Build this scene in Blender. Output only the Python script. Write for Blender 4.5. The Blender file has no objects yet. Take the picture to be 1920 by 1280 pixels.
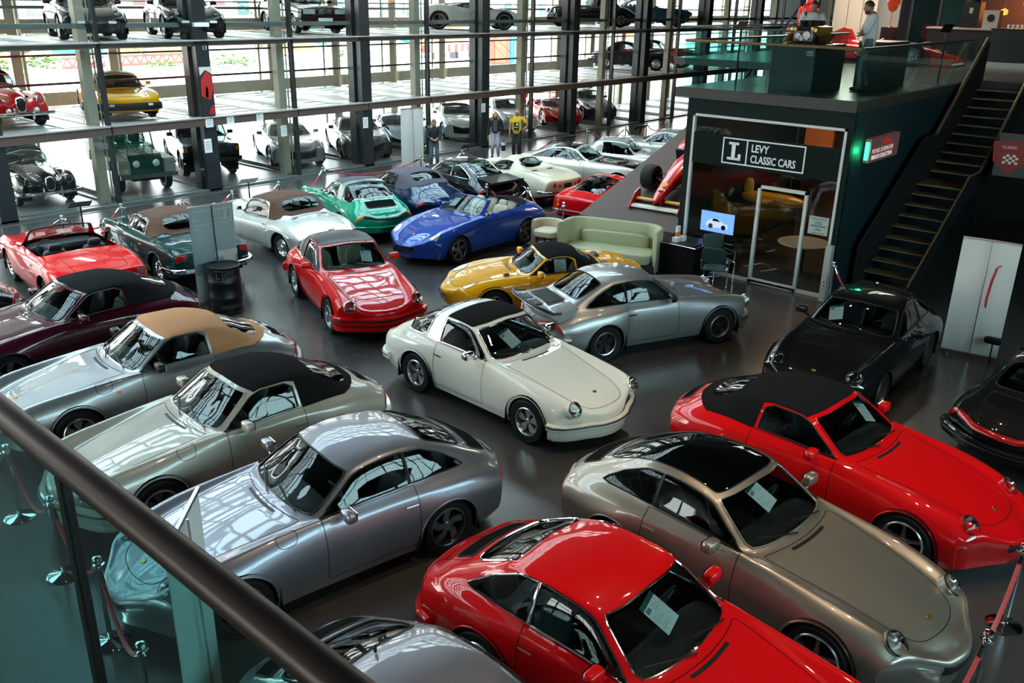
import bpy, bmesh, math, random
import numpy as np
from mathutils import Vector, Matrix, geometry
random.seed(7)
SC = bpy.context.scene
COL = SC.collection
PI = math.pi
R = math.radians

# ---------------------------------------------------------------- camera, sky, sun, exposure
CAM_H = 5.55
def make_camera():
    cd = bpy.data.cameras.new('camera'); co = bpy.data.objects.new('camera', cd); COL.objects.link(co)
    p, r, y = R(21.156), R(1.0955), R(49.663)
    fw = Vector((math.sin(y)*math.cos(p), math.cos(y)*math.cos(p), -math.sin(p)))
    rt0 = Vector((math.cos(y), -math.sin(y), 0)); up0 = rt0.cross(fw)
    rt = math.cos(r)*rt0 + math.sin(r)*up0; up = rt.cross(fw)
    m = Matrix((rt, up, -fw)).transposed().to_4x4(); m.translation = (0, 0, CAM_H)
    co.matrix_world = m
    cd.sensor_width = 36.0; cd.lens = 1667.38/1920*36.0
    cd.clip_start = 0.02; cd.clip_end = 400
    SC.camera = co
make_camera()
SC.view_settings.view_transform = 'Standard'
SC.view_settings.look = 'None'
SC.view_settings.gamma = 1
SC.view_settings.use_curve_mapping = False
SC.view_settings.exposure = 0.6
SC.cycles.max_bounces = 9
SC.cycles.diffuse_bounces = 3
SC.cycles.glossy_bounces = 4
SC.cycles.transmission_bounces = 6
SC.cycles.transparent_max_bounces = 24
SC.cycles.caustics_reflective = False
SC.cycles.caustics_refractive = False
SC.cycles.sample_clamp_indirect = 6.0

world = bpy.data.worlds.new('world'); SC.world = world; world.use_nodes = True
_n = world.node_tree.nodes; _l = world.node_tree.links
_bg = _n['Background']
_tc = _n.new('ShaderNodeTexCoord'); _sep = _n.new('ShaderNodeSeparateXYZ'); _cr = _n.new('ShaderNodeValToRGB')
_l.new(_tc.outputs['Generated'], _sep.inputs[0]); _l.new(_sep.outputs['Z'], _cr.inputs[0]); _l.new(_cr.outputs[0], _bg.inputs[0])
_e = _cr.color_ramp.elements
_e[0].position = 0.0; _e[0].color = (1.0, 0.97, 0.93, 1)
_e[1].position = 0.7; _e[1].color = (0.62, 0.86, 1.0, 1)
_bg.inputs[1].default_value = 7.0

def light(kind, name, loc, energy, color=(1, 1, 1), rot=(0, 0, 0), **kw):
    d = bpy.data.lights.new(name, kind); d.energy = energy; d.color = color
    for k, v in kw.items(): setattr(d, k, v)
    o = bpy.data.objects.new(name, d); COL.objects.link(o); o.location = loc; o.rotation_euler = rot
    return o
# sun: high over the yard behind the glazed parking tower
sun = light('SUN', 'sun', (0, 60, 40), 9.0, (1.0, 0.93, 0.82), angle=R(0.6))
sun.rotation_euler = Vector((-0.93, -0.22, -0.27)).to_track_quat('-Z', 'Y').to_euler()
# ---------------------------------------------------------------- materials
MATS = {}
def principled(name, col, rough=0.5, metal=0.0, coat=0.0, emit=None, estr=0.0, spec=0.5, noise=None, bump=None, sheen=0.0):
    if name in MATS: return MATS[name]
    m = bpy.data.materials.new(name); m.use_nodes = True
    nt = m.node_tree; b = nt.nodes['Principled BSDF']
    c = (*col, 1)
    b.inputs['Base Color'].default_value = c
    b.inputs['Roughness'].default_value = rough; b.inputs['Metallic'].default_value = metal
    b.inputs['Coat Weight'].default_value = coat; b.inputs['Coat Roughness'].default_value = 0.03
    b.inputs['Specular IOR Level'].default_value = spec
    if sheen: b.inputs['Sheen Weight'].default_value = sheen
    if emit: b.inputs['Emission Color'].default_value = (*emit, 1); b.inputs['Emission Strength'].default_value = estr
    if noise:      # (scale, amount, rough amount)
        tx = nt.nodes.new('ShaderNodeTexCoord'); nz = nt.nodes.new('ShaderNodeTexNoise'); nz.inputs['Scale'].default_value = noise[0]; nz.inputs['Detail'].default_value = 5
        nt.links.new(tx.outputs['Object'], nz.inputs['Vector'])
        mx = nt.nodes.new('ShaderNodeMix'); mx.data_type = 'RGBA'
        a = noise[1]
        mx.inputs[6].default_value = (*[max(0, v*(1-a)) for v in col], 1); mx.inputs[7].default_value = (*[min(1, v*(1+a)) for v in col], 1)
        nt.links.new(nz.outputs['Fac'], mx.inputs[0]); nt.links.new(mx.outputs[2], b.inputs['Base Color'])
        if len(noise) > 2:
            mr = nt.nodes.new('ShaderNodeMapRange'); mr.inputs[3].default_value = max(0.02, rough-noise[2]); mr.inputs[4].default_value = rough+noise[2]
            nt.links.new(nz.outputs['Fac'], mr.inputs[0]); nt.links.new(mr.outputs[0], b.inputs['Roughness'])
    if bump:
        tx = nt.nodes.new('ShaderNodeTexCoord'); nz = nt.nodes.new('ShaderNodeTexNoise'); nz.inputs['Scale'].default_value = bump[0]
        bp = nt.nodes.new('ShaderNodeBump'); bp.inputs['Strength'].default_value = bump[1]; bp.inputs['Distance'].default_value = 0.01
        nt.links.new(tx.outputs['Object'], nz.inputs['Vector']); nt.links.new(nz.outputs['Fac'], bp.inputs['Height']); nt.links.new(bp.outputs[0], b.inputs['Normal'])
    MATS[name] = m
    return m
def glass(name, tint, ior=1.5, rough=0.0):
    if name in MATS: return MATS[name]
    m = bpy.data.materials.new(name); m.use_nodes = True; nt = m.node_tree
    for n in list(nt.nodes): nt.nodes.remove(n)
    out = nt.nodes.new('ShaderNodeOutputMaterial'); mix = nt.nodes.new('ShaderNodeMixShader')
    tr = nt.nodes.new('ShaderNodeBsdfTransparent'); gl = nt.nodes.new('ShaderNodeBsdfGlossy'); lw = nt.nodes.new('ShaderNodeLayerWeight'); lw.inputs[0].default_value = 0.5
    tr.inputs[0].default_value = (*tint, 1); gl.inputs['Roughness'].default_value = rough; 
    f0 = ((ior-1)/(ior+1))**2
    pw = nt.nodes.new('ShaderNodeMath'); pw.operation = 'POWER'; pw.inputs[1].default_value = 5; nt.links.new(lw.outputs['Facing'], pw.inputs[0])
    fr = nt.nodes.new('ShaderNodeMath'); fr.operation = 'MULTIPLY_ADD'; fr.inputs[1].default_value = 1-f0; fr.inputs[2].default_value = f0; nt.links.new(pw.outputs[0], fr.inputs[0])
    nt.links.new(fr.outputs[0], mix.inputs[0]); nt.links.new(tr.outputs[0], mix.inputs[1]); nt.links.new(gl.outputs[0], mix.inputs[2]); nt.links.new(mix.outputs[0], out.inputs[0])
    MATS[name] = m
    return m
def emis(name, col, s):
    return principled(name, (0.02, 0.02, 0.02), 0.5, emit=col, estr=s)
def paint(name, col, metal=0.0, rough=0.35):
    return principled('paint_'+name, col, rough, metal, coat=1.0, spec=0.5 if metal > .3 else 0.06)

M_RUB = principled('rubber', (0.012, 0.012, 0.013), 0.6, spec=.25)
M_BLK = principled('black_trim', (0.010, 0.010, 0.011), 0.35, spec=.3)
M_DARK = principled('dark_void', (0.006, 0.006, 0.007), 0.95, spec=.04)
M_CHR = principled('chrome', (0.82, 0.82, 0.82), 0.08, 1.0)
M_ALU = principled('aluminium', (0.62, 0.63, 0.64), 0.28, 1.0)
M_GREYM = principled('dark_grey_metal', (0.10, 0.10, 0.105), 0.35, 0.8)
M_GUN = principled('gunmetal', (0.2, 0.2, 0.21), 0.3, 0.9)
M_GLS = glass('car_glass', (0.50, 0.60, 0.60), 1.65)
M_GLSD = glass('dark_car_glass', (0.16, 0.22, 0.23), 1.7)
M_LENS = glass('lens_glass', (0.9, 0.92, 0.92), 1.5)
M_RED = principled('red_lens', (0.45, 0.01, 0.008), 0.12, coat=1)
M_ORA = principled('orange_lens', (0.8, 0.2, 0.015), 0.12, coat=1)
M_CLR = principled('clear_lens', (0.7, 0.72, 0.72), 0.1, 0.3, coat=1)
M_LEAB = principled('black_leather', (0.02, 0.02, 0.021), 0.45, bump=(60, 0.15))
M_LEAT = principled('cream_leather', (0.52, 0.45, 0.34), 0.5, bump=(60, 0.15))
M_LEAR = principled('red_leather', (0.3, 0.02, 0.02), 0.45)
M_FABB = principled('black_canvas', (0.010, 0.010, 0.011), 0.9, bump=(350, 0.3), spec=0.06)
M_FABT = principled('tan_canvas', (0.60, 0.27, 0.125), 0.85, bump=(350, 0.3), spec=0.25)
M_FABN = principled('brown_canvas', (0.105, 0.05, 0.032), 0.85, bump=(350, 0.3), spec=0.25)
M_FABG = principled('grey_canvas', (0.10, 0.085, 0.105), 0.85, bump=(350, 0.3), spec=0.25)
M_PAPER = principled('white_paper', (0.86, 0.87, 0.85), 0.6)
M_PGRN = principled('green_print', (0.01, 0.11, 0.09), 0.6)
M_INK = principled('grey_print', (0.25, 0.26, 0.26), 0.7)
M_GOLD = principled('badge_gold', (0.6, 0.36, 0.08), 0.3, 0.9)
M_ROPE = principled('red_velvet_rope', (0.45, 0.008, 0.014), 0.7, sheen=0.4)

# ---------------------------------------------------------------- mesh helpers
def link(name, me, parent=None, mat=None):
    o = bpy.data.objects.new(name, me); COL.objects.link(o)
    if mat is not None and me is not None and not me.materials: me.materials.append(mat)
    if parent is not None: o.parent = parent
    return o
def pymesh(name, v, f, mat, parent=None, smooth=True, normals=None, sharp=None):
    me = bpy.data.meshes.new(name)
    me.from_pydata([tuple(p) for p in v], [], [tuple(int(i) for i in q) for q in f])
    if smooth:
        me.polygons.foreach_set('use_smooth', [True]*len(me.polygons))
        if sharp: me.set_sharp_from_angle(angle=R(sharp))
        if normals is not None: me.normals_split_custom_set_from_vertices([tuple(n) for n in normals])
    me.update()
    return link(name, me, parent, mat)
class MB:
    """collects simple solids; build() links them as one mesh object"""
    def __init__(s): s.v = []; s.f = []; s.m = []; s.mats = []; s.cur = 0
    def mat(s, m):
        if m not in s.mats: s.mats.append(m)
        s.cur = s.mats.index(m); return s
    def add(s, v, f, M=None):
        b = len(s.v)
        if M is not None: v = [tuple(M @ Vector(p)) for p in v]
        s.v += [tuple(p) for p in v]; s.f += [tuple(b+int(i) for i in q) for q in f]; s.m += [s.cur]*len(f)
        return s
    def box(s, x0, y0, z0, x1, y1, z1, M=None):
        v = [(x, y, z) for z in (z0, z1) for y in (y0, y1) for x in (x0, x1)]
        return s.add(v, [(0, 2, 3, 1), (4, 5, 7, 6), (0, 1, 5, 4), (2, 6, 7, 3), (0, 4, 6, 2), (1, 3, 7, 5)], M)
    def cbox(s, c, d, M=None):
        return s.box(c[0]-d[0]/2, c[1]-d[1]/2, c[2]-d[2]/2, c[0]+d[0]/2, c[1]+d[1]/2, c[2]+d[2]/2, M)
    def tube(s, pts, r, n=8, closed=False, caps=True, up=None):
        P = [Vector(p) for p in pts]; k = len(P); v = []; f = []
        rs = r if isinstance(r, (list, tuple)) else [r]*k
        prev = None
        for i in range(k):
            if closed: t = P[(i+1) % k]-P[i-1]
            else: t = P[min(i+1, k-1)]-P[max(i-1, 0)]
            t.normalize()
            if prev is None:
                a = Vector((0, 0, 1)) if abs(t.z) < 0.9 else Vector((1, 0, 0))
                u = t.cross(a).normalized()
            else:
                u = (prev - t*prev.dot(t))
                u = u.normalized() if u.length > 1e-6 else t.orthogonal().normalized()
            prev = u; w = t.cross(u)
            for j in range(n):
                q = 2*PI*j/n
                v.append(P[i]+(u*math.cos(q)+w*math.sin(q))*rs[i])
        m = k if closed else k-1
        for i in range(m):
            for j in range(n):
                a = i*n+j; b = i*n+(j+1) % n; c = ((i+1) % k)*n+(j+1) % n; d = ((i+1) % k)*n+j
                f.append((a, b, c, d))
        if caps and not closed:
            f.append(tuple(range(n-1, -1, -1))); f.append(tuple(range((k-1)*n, k*n)))
        return s.add(v, f)
    def lathe(s, prof, n=20, M=None, axis='z', caps=False):
        """prof: (radius, height) pairs"""
        v = []; f = []
        for (r, h) in prof:
            for j in range(n):
                q = 2*PI*j/n
                if axis == 'z': v.append((r*math.cos(q), r*math.sin(q), h))
                elif axis == 'y': v.append((r*math.cos(q), h, r*math.sin(q)))
                else: v.append((h, r*math.cos(q), r*math.sin(q)))
        for i in range(len(prof)-1):
            for j in range(n):
                a = i*n+j; b = i*n+(j+1) % n
                q = (a, b, b+n, a+n)
                f.append(q if axis != 'y' else q[::-1])
        if caps: f.append(tuple(range(n-1, -1, -1))); f.append(tuple(range((len(prof)-1)*n, len(prof)*n)))
        return s.add(v, f, M)
    def pillow(s, c, h, e=0.45, M=None, nu=16, nv=10):
        """superellipsoid cushion with half sizes h"""
        sp = lambda a: math.copysign(abs(a)**e, a)
        v = []; f = []
        for i in range(nv+1):
            la = -PI/2+PI*i/nv
            for j in range(nu):
                lo = 2*PI*j/nu
                v.append((c[0]+h[0]*sp(math.cos(la))*sp(math.cos(lo)), c[1]+h[1]*sp(math.cos(la))*sp(math.sin(lo)), c[2]+h[2]*sp(math.sin(la))))
        for i in range(nv):
            for j in range(nu):
                f.append((i*nu+j, i*nu+(j+1) % nu, (i+1)*nu+(j+1) % nu, (i+1)*nu+j))
        return s.add(v, f, M)
    def prism(s, poly, a0, a1, axis='y', M=None):
        """polygon (2D) extruded along an axis"""
        n = len(poly)
        g = {'y': lambda p, a: (p[0], a, p[1]), 'z': lambda p, a: (p[0], p[1], a), 'x': lambda p, a: (a, p[0], p[1])}[axis]
        v = [g(p, a0) for p in poly]+[g(p, a1) for p in poly]
        f = [tuple(range(n)), tuple(range(2*n-1, n-1, -1))]+[(i, i+n, (i+1) % n+n, (i+1) % n) for i in range(n)]
        return s.add(v, f, M)
    def build(s, name, mat=None, parent=None, smooth=True, sharp=35, loc=None):
        me = bpy.data.meshes.new(name); me.from_pydata(s.v, [], s.f)
        bm = bmesh.new(); bm.from_mesh(me); bmesh.ops.recalc_face_normals(bm, faces=bm.faces); bm.to_mesh(me); bm.free()
        if s.mats:
            for m in s.mats: me.materials.append(m)
            me.polygons.foreach_set('material_index', s.m)
        if smooth:
            me.polygons.foreach_set('use_smooth', [True]*len(me.polygons)); me.set_sharp_from_angle(angle=R(sharp))
        me.update()
        o = link(name, me, parent, mat)
        if loc: o.location = loc
        return o
def tag(o, label=None, cat=None, group=None, kind=None):
    if label: o['label'] = label
    if cat: o['category'] = cat
    if group: o['group'] = group
    if kind: o['kind'] = kind
    return o
def empty(name, loc, rz=0, label=None, cat=None, group=None):
    o = bpy.data.objects.new(name, None); COL.objects.link(o); o.location = loc; o.rotation_euler = (0, 0, rz)
    o.empty_display_size = 0.2
    return tag(o, label, cat, group)
def struct(name, mb, mat, smooth=False):
    return tag(mb.build(name, mat, smooth=smooth), kind='structure')
def copy_tree(o, parent=None):
    c = o.copy(); COL.objects.link(c)
    if parent is not None: c.parent = parent
    for ch in list(o.children): copy_tree(ch, c)
    return c
def frame_mat(o, z, x=None):
    """matrix with local z along vector z at origin o"""
    z = Vector(z).normalized()
    a = Vector(x) if x is not None else (Vector((0, 0, 1)) if abs(z.z) < 0.95 else Vector((1, 0, 0)))
    xx = (a-z*a.dot(z)).normalized() if x is not None else a.cross(z).normalized()
    yy = z.cross(xx)
    m = Matrix((xx, yy, z)).transposed().to_4x4(); m.translation = Vector(o)
    return m
FONT = None
def text_mesh(name, txt, size, mat, parent, M, align='LEFT', ext=0.002, bold=0.0, width=1.0):
    cu = bpy.data.curves.new(name, 'FONT'); cu.body = txt; cu.size = size; cu.extrude = ext; cu.align_x = align
    cu.resolution_u = 3; cu.offset = bold
    ob = bpy.data.objects.new(name+'_tmp', cu); COL.objects.link(ob)
    dg = bpy.context.evaluated_depsgraph_get()
    me = bpy.data.meshes.new_from_object(ob.evaluated_get(dg))
    bpy.data.objects.remove(ob); bpy.data.curves.remove(cu)
    me.transform(M @ Matrix.Diagonal((width, 1, 1, 1)))
    me.name = name; me.materials.clear()
    return link(name, me, parent, mat)
# ---------------------------------------------------------------- the hall
M_FLOOR = principled('polished_floor', (0.060, 0.056, 0.054), 0.22, noise=(0.35, 0.35, 0.08), spec=0.45)
M_YARD = principled('yard_concrete', (0.80, 0.70, 0.62), 0.9, noise=(0.15, 0.12))
M_STEELD = principled('dark_painted_steel', (0.022, 0.027, 0.030), 0.32, noise=(3, 0.3))
M_STEELM = principled('grey_painted_steel', (0.12, 0.135, 0.13), 0.4, noise=(3, 0.2))
M_GALV = principled('galvanised_steel', (0.34, 0.33, 0.29), 0.45, 0.3, noise=(6, 0.25))
M_GALVB = principled('beige_steel', (0.36, 0.32, 0.25), 0.5, noise=(4, 0.2))
M_BEAM = principled('brown_beam', (0.105, 0.07, 0.058), 0.5, noise=(2, 0.15))
M_BEAMT = principled('pale_edge_strip', (0.42, 0.36, 0.34), 0.45)
M_PALLET = principled('pallet_steel', (0.62, 0.61, 0.57), 0.42, 0.15, noise=(4, 0.25))
M_RAILR = principled('oxide_red_rail', (0.09, 0.018, 0.018), 0.45)
M_WALLG = principled('dark_green_wall', (0.005, 0.015, 0.015), 0.6, noise=(1.2, 0.2), spec=.15)
M_WALLB = principled('dark_teal_wall', (0.006, 0.026, 0.034), 0.55, noise=(1.2, 0.2))
M_WALLK = principled('black_wall', (0.008, 0.009, 0.009), 0.7)
M_SLAB = principled('slab_edge', (0.042, 0.041, 0.036), 0.55)
M_MEZZ = principled('gallery_floor', (0.075, 0.08, 0.075), 0.25, noise=(0.8, 0.2, 0.06))
M_WHITEF = principled('white_frame', (0.66, 0.66, 0.64), 0.4)
M_GPANE = glass('pane_glass', (0.93, 0.96, 0.95), 1.45)
M_GTEAL = glass('teal_pane', (0.52, 0.80, 0.79), 1.45)
M_GRAIL = glass('railing_glass', (0.74, 0.90, 0.885), 1.25)
M_CEIL = principled('ceiling_dark', (0.018, 0.018, 0.018), 0.9, spec=.1)
M_WOOD = principled('oak_handrail', (0.22, 0.13, 0.06), 0.45, noise=(9, 0.25))
M_TREAD = principled('stair_tread', (0.20, 0.125, 0.06), 0.5, noise=(7, 0.25))
M_CRM = principled('white_wall', (0.75, 0.74, 0.70), 0.7)

RX = [-0.3, 2.6, 5.55, 8.5, 11.4, 14.36, 17.45, 20.35, 23.3, 26.3, 29.2, 32.0, 34.9, 37.6, 40.5, 43.4, 46.3, 49.2, 52.1, 55.0, 58.0, 61.0]
RY0, RY1 = 24.0, 29.6
X0, X1, Y0, Y1, ZC = -9.0, 62.0, -7.0, 24.0, 9.2
def S_(name, boxes, mat):
    b = MB()
    for q in boxes: b.box(*q)
    return struct(name, b, mat)
S_('floor', [(X0, Y0, -.2, X1, RY1+.2, 0)], M_FLOOR)
S_('ground', [(-120, RY1+.2, -.2, 260, 220, -.02)], M_YARD)
# ceiling: dark boarded over most of the hall, glazed strip before the tower
SKY = (-8.0, 15.0, 25.0, 23.0)      # x0 y0 x1 y1 of the glazed strip
S_('ceiling', [(X0, Y0, ZC, X1, SKY[1], ZC+.2), (X0, SKY[3], ZC, X1, RY1+.3, ZC+.2), (SKY[2], SKY[1], ZC, X1, SKY[3], ZC+.2), (X0, SKY[1], ZC, SKY[0], SKY[3], ZC+.2)], M_CEIL)
b = MB()
for i in range(23):
    x = SKY[0]+(SKY[2]-SKY[0])*i/22; b.box(x-.05, SKY[1], ZC-.02, x+.05, SKY[3], ZC+.16)
for i in range(9):
    y = SKY[1]+(SKY[3]-SKY[1])*i/8; w = .16 if i % 4 == 0 else .05; b.box(SKY[0], y-w, ZC-.05, SKY[2], y+w, ZC+.12)
for k in range(3):      # lattice girders under the glass
    y = SKY[1]+1.2+k*2.8
    for i in range(22):
        xa = SKY[0]+(SKY[2]-SKY[0])*i/22; xb = SKY[0]+(SKY[2]-SKY[0])*(i+1)/22
        b.tube([(xa, y, ZC-.1 if i % 2 else ZC-.9), (xb, y, ZC-.9 if i % 2 else ZC-.1)], .04, 6)
    b.box(SKY[0], y-.06, ZC-.98, SKY[2], y+.06, ZC-.86)
struct('trim_1', b, M_STEELD)
b = MB(); b.box(SKY[0], SKY[1], ZC+.06, SKY[2], SKY[3], ZC+.08); struct('window_1', b, M_GPANE)
# walls: right, behind the camera, left end
S_('wall_right', [(X1, Y0, 0, X1+.2, RY1, ZC)], M_WALLK)
S_('wall_back', [(X0, Y0-.2, 0, X1, Y0, 4.3), (X0, Y0-.2, 7.6, X1, Y0, ZC), (15, Y0-.2, 4.3, X1, Y0, 7.6)], M_WALLK)
b = MB()
for i in range(17): x = X0+i*1.5; b.box(x-.06, Y0-.16, 4.3, x+.06, Y0-.04, 7.6)
b.box(X0, Y0-.16, 5.9, 15, Y0-.04, 6.02); struct('trim_2', b, M_STEELD)
b = MB(); b.box(X0, Y0-.11, 4.3, 15, Y0-.09, 7.6); struct('window_2', b, glass('pale_teal_pane', (.78, .94, .95), 1.45))
S_('wall_left', [(X0-.2, Y0, 0, X0, 4, ZC), (X0-.2, 15, 0, X0, RY1, ZC), (X0-.2, 4, 0, X0, 15, .8), (X0-.2, 4, 5.5, X0, 15, ZC)], M_WALLK)
S_('trim_3', [(X0-.15, 4+1.1*i-.04, .8, X0-.05, 4+1.1*i+.04, 5.5) for i in range(11)]+[(X0-.15, 4, 3.1, X0-.05, 15, 3.2)], M_STEELD)
S_('window_3', [(X0-.11, 4, .8, X0-.10, 15, 5.5)], M_GPANE)

# ---------------------------------------------------------------- glazed parking tower
LV = [(1.90, 2.17), (4.07, 4.29), (6.22, 6.44), (8.4, 8.6)]
wi = 4
S_('trim_4', [(RX[0], RY0-.42, .0, RX[-1], RY0-.38, .012), (RX[0], RY0-.1, 0, RX[-1], RY0+.12, .05)], M_STEELM)
for k in range(len(RX)-1):
    xa, xb = RX[k], RX[k+1]
    b = MB()
    if k % 2 == 0: b.box(xa-.05, RY0-.06, 0, xa+.05, RY0+.1, ZC)
    else: b.box(xa-.22, RY0-.10, 0, xa+.20, RY0+.12, ZC); b.box(xa-.30, RY0+.2, 0, xa-.02, RY0+.5, ZC)
    tag(b.build('trim_%d' % (10+k), M_STEELD, smooth=False), kind='structure')
    b = MB()
    if k % 2 == 0: b.box(xa-.34, RY0+.30, 0, xa-.08, RY0+.56, ZC)
    b.box(xa-.18, RY1-.45, 0, xa+.10, RY1-.15, ZC); b.box(xa+.16, RY1-.4, 0, xa+.24, RY1-.32, ZC); b.box(xa-.55, RY1-.35, 0, xa-.47, RY1-.27, ZC)
    tag(b.build('trim_%d' % (40+k), M_GALVB, smooth=False), kind='structure')
    b = MB(); b.tube([(xa-.02, RY0+.28, .3), (xa-.02, RY0+.28, ZC-.1)], .022, 6)
    for zz in (2.0, 4.2, 6.3): b.tube([(xa-.02, RY0+.28, zz-.5), (xa-.02, RY0+.28, zz-.44)], .04, 6)
    tag(b.build('trim_%d' % (70+k), M_GALV), kind='structure')
    # decks
    for j, (z0, z1) in enumerate(LV):
        if z0 > ZC: continue
        b = MB()
        if j == 0: b.box(xa+.02, RY0-.16, z0, xb-.02, RY0+.06, z1-.05)
        else: b.box(xa+.02, RY0-.04, z0+.06, xb-.02, RY0+.10, z1-.05)
        struct('beam_%d' % (k*4+j+1), b, M_BEAM if j == 0 else M_STEELM)
        b = MB(); b.box(xa-.02, RY0-.19, z1-.05, xb+.02, RY0+.06, z1-.015); struct('ledge_%d' % (k*4+j+1), b, M_BEAMT)
        b = MB()
        b.box(xa+.16, RY1-.62, z1, xb-.24, RY1-.48, z1+.40); struct('beam_%d' % (200+k*4+j), b, M_GALVB)
        b = MB(); b.box(xa+.1, RY0+.1, z0+.02, xb-.1, RY0+.2, z0+.14); struct('beam_%d' % (300+k*4+j), b, M_GALVB)
        # parking pallet: a thing one could lift out
        empty_bay = (j == 0 and k in (6, 8, 9)) or (j == 1 and k in (3, 7))
        p = MB(); p.box(xa+.28, RY0+.22, z1-.10, xb-.28, RY1-.7, z1-.04)
        for sx in (0, 1):
            xs = xa+.38 if sx == 0 else xb-1.08
            p.box(xs, RY0+.22, z1-.04, xs+.7, RY1-.7, z1-.015)
        for q in range(7): yy = RY0+.5+q*.7; p.box(xa+1.1, yy, z1-.04, xb-1.1, yy+.05, z1-.02)
        p.box(xa+.24, RY0+.22, z1-.1, xa+.30, RY1-.7, z1-.017); p.box(xb-.30, RY0+.22, z1-.1, xb-.24, RY1-.7, z1-.017)
        o = p.build('parking_pallet', M_PALLET, smooth=False)
        tag(o, 'grey steel parking pallet lying on a deck of the glazed car tower', 'pallet', 'parking pallets on the tower decks')
    # ground platform
    p = MB(); p.box(xa+.2, RY0+.2, 0.0, xb-.2, RY1-.7, .05); p.box(xa+.2, RY0+.2, .05, xa+.26, RY1-.7, .10); p.box(xb-.26, RY0+.2, .05, xb-.2, RY1-.7, .10)
    struct('platform_%d' % (k+1), p, principled('platform_steel', (.26, .26, .25), .35, .2, noise=(4, .25)))
    # rails and wire braces
    b = MB()
    if k >= 2:
        b.box(xa, RY0+.62, 3.20, xb, RY0+.67, 3.26)
        b.box(xa, RY1-.5, 3.62, xb, RY1-.45, 3.68)
    struct('rail_%d' % (k+1), b, M_RAILR if k < 5 else M_STEELD)
    b = MB(); b.box(xa, RY0+.28, 4.60, xb, RY0+.36, 4.72); b.box(xa, RY1-.5, 4.98, xb, RY1-.45, 5.06); b.box(xa, RY1-.5, 5.2, xb, RY1-.46, 5.24); struct('rail_%d' % (100+k), b, M_STEELM)
    b = MB()
    if k % 2 == 0:
        b.tube([(xa+.3, RY0+.7, 2.3), (xb-.2, RY1-.6, 4.0)], .010, 5)
        b.tube([(xa+.3, RY1-.6, 6.0), (xb-.3, RY1-.6, 4.5)], .010, 5)
    else: b.tube([(xb-.3, RY1-.55, 2.5), (xa+.3, RY1-.55, 4.0)], .010, 5); b.tube([(xa+.3, RY1-.6, 4.5), (xb-.3, RY1-.6, 6.0)], .010, 5)
    struct('brace_%d' % (k+1), b, M_STEELD)
    for j, (za, zb) in enumerate([(.06, 1.88), (2.17, 4.05), (4.3, 6.2), (6.45, 8.38)]):
        b = MB(); b.box(xa+.06, RY0-.015, za, xb-.06, RY0+.0, zb); wi += 1; struct('window_%d' % wi, b, M_GPANE)
b = MB(); text_mesh('bay_number', '13', .16, principled('white_paint', (.8, .8, .8), .6), tag(empty('bay_number_sign', (0, 0, 0), 0, 'white painted number on the dark stanchion above the yellow car', 'sign'), None), Matrix.Translation((14.34, RY0-.105, 4.0)) @ Matrix.Rotation(PI/2, 4, 'X'))
# red and white art poster wrapped on the stanchion of bay thirteen
o = MB().box(14.16, RY0-.112, 2.2, 14.57, RY0-.104, 3.55).build('poster', principled('poster_black', (.02, .02, .022), .5), None, smooth=False)
tag(o, 'red and white art poster on the dark tower stanchion beside the yellow car', 'poster')
for nm, poly, c in (('red_figure', [(14.17, 2.75), (14.45, 2.62), (14.56, 2.9), (14.55, 3.3), (14.38, 3.42), (14.2, 3.2)], (.5, .02, .02)), ('white_patch', [(14.18, 3.3), (14.36, 3.46), (14.56, 3.34), (14.56, 3.54), (14.17, 3.54)], (.62, .6, .58)), ('yellow_flame', [(14.3, 2.72), (14.38, 2.68), (14.4, 2.95), (14.34, 3.02)], (.7, .35, .03)), ('red_stroke', [(14.36, 2.22), (14.56, 2.22), (14.56, 2.5), (14.44, 2.42)], (.4, .02, .02))):
    q = MB(); q.prism(poly, RY0-.116, RY0-.112, 'y'); q.build(nm, principled(nm, c, .5), o, smooth=False)
# ---------------------------------------------------------------- showroom office under the gallery
FX = 17.08; SY0, SY1 = 6.2, 9.75; MZ0, MZ1 = 3.655, 3.85
S_('wall_front', [(FX, SY0, 0, FX+.12, 6.33, MZ0), (FX, 9.56, 0, FX+.12, SY1, MZ0), (FX, 6.33, 3.33, FX+.12, 9.56, MZ0)], M_WALLG)
S_('wall_side', [(FX+.125, SY0, 0, 36, SY0+.12, MZ0)], M_WALLB)
S_('wall_side_left', [(FX+.125, SY1-.12, 0, 36, SY1, MZ0)], M_WALLG)
S_('wall_office_rear', [(23.2, SY0+.12, 0, 23.3, SY1-.12, MZ0)], principled('warm_office_wall', (.20, .11, .06), .7))
S_('slab', [(FX-.06, SY0-.02, MZ0, 47, 10.05, MZ1), (27.5, -7, MZ0, 47, SY0-.02, MZ1), (26, 10.05, MZ0, 47, 15.5, MZ1)], M_SLAB)
S_('gallery_floor', [(FX-.02, SY0+.02, MZ1, 47, 10.0, MZ1+.012), (27.55, -7, MZ1, 47, SY0+.02, MZ1+.012), (26.05, 10.0, MZ1, 47, 15.45, MZ1+.012), (24.6, 4.95, MZ1, 27.6, SY0+.02, MZ1+.012)], M_MEZZ)
S_('slab_landing', [(24.6, 4.95, MZ0, 27.5, SY0-.02, MZ1)], M_SLAB)
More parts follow.
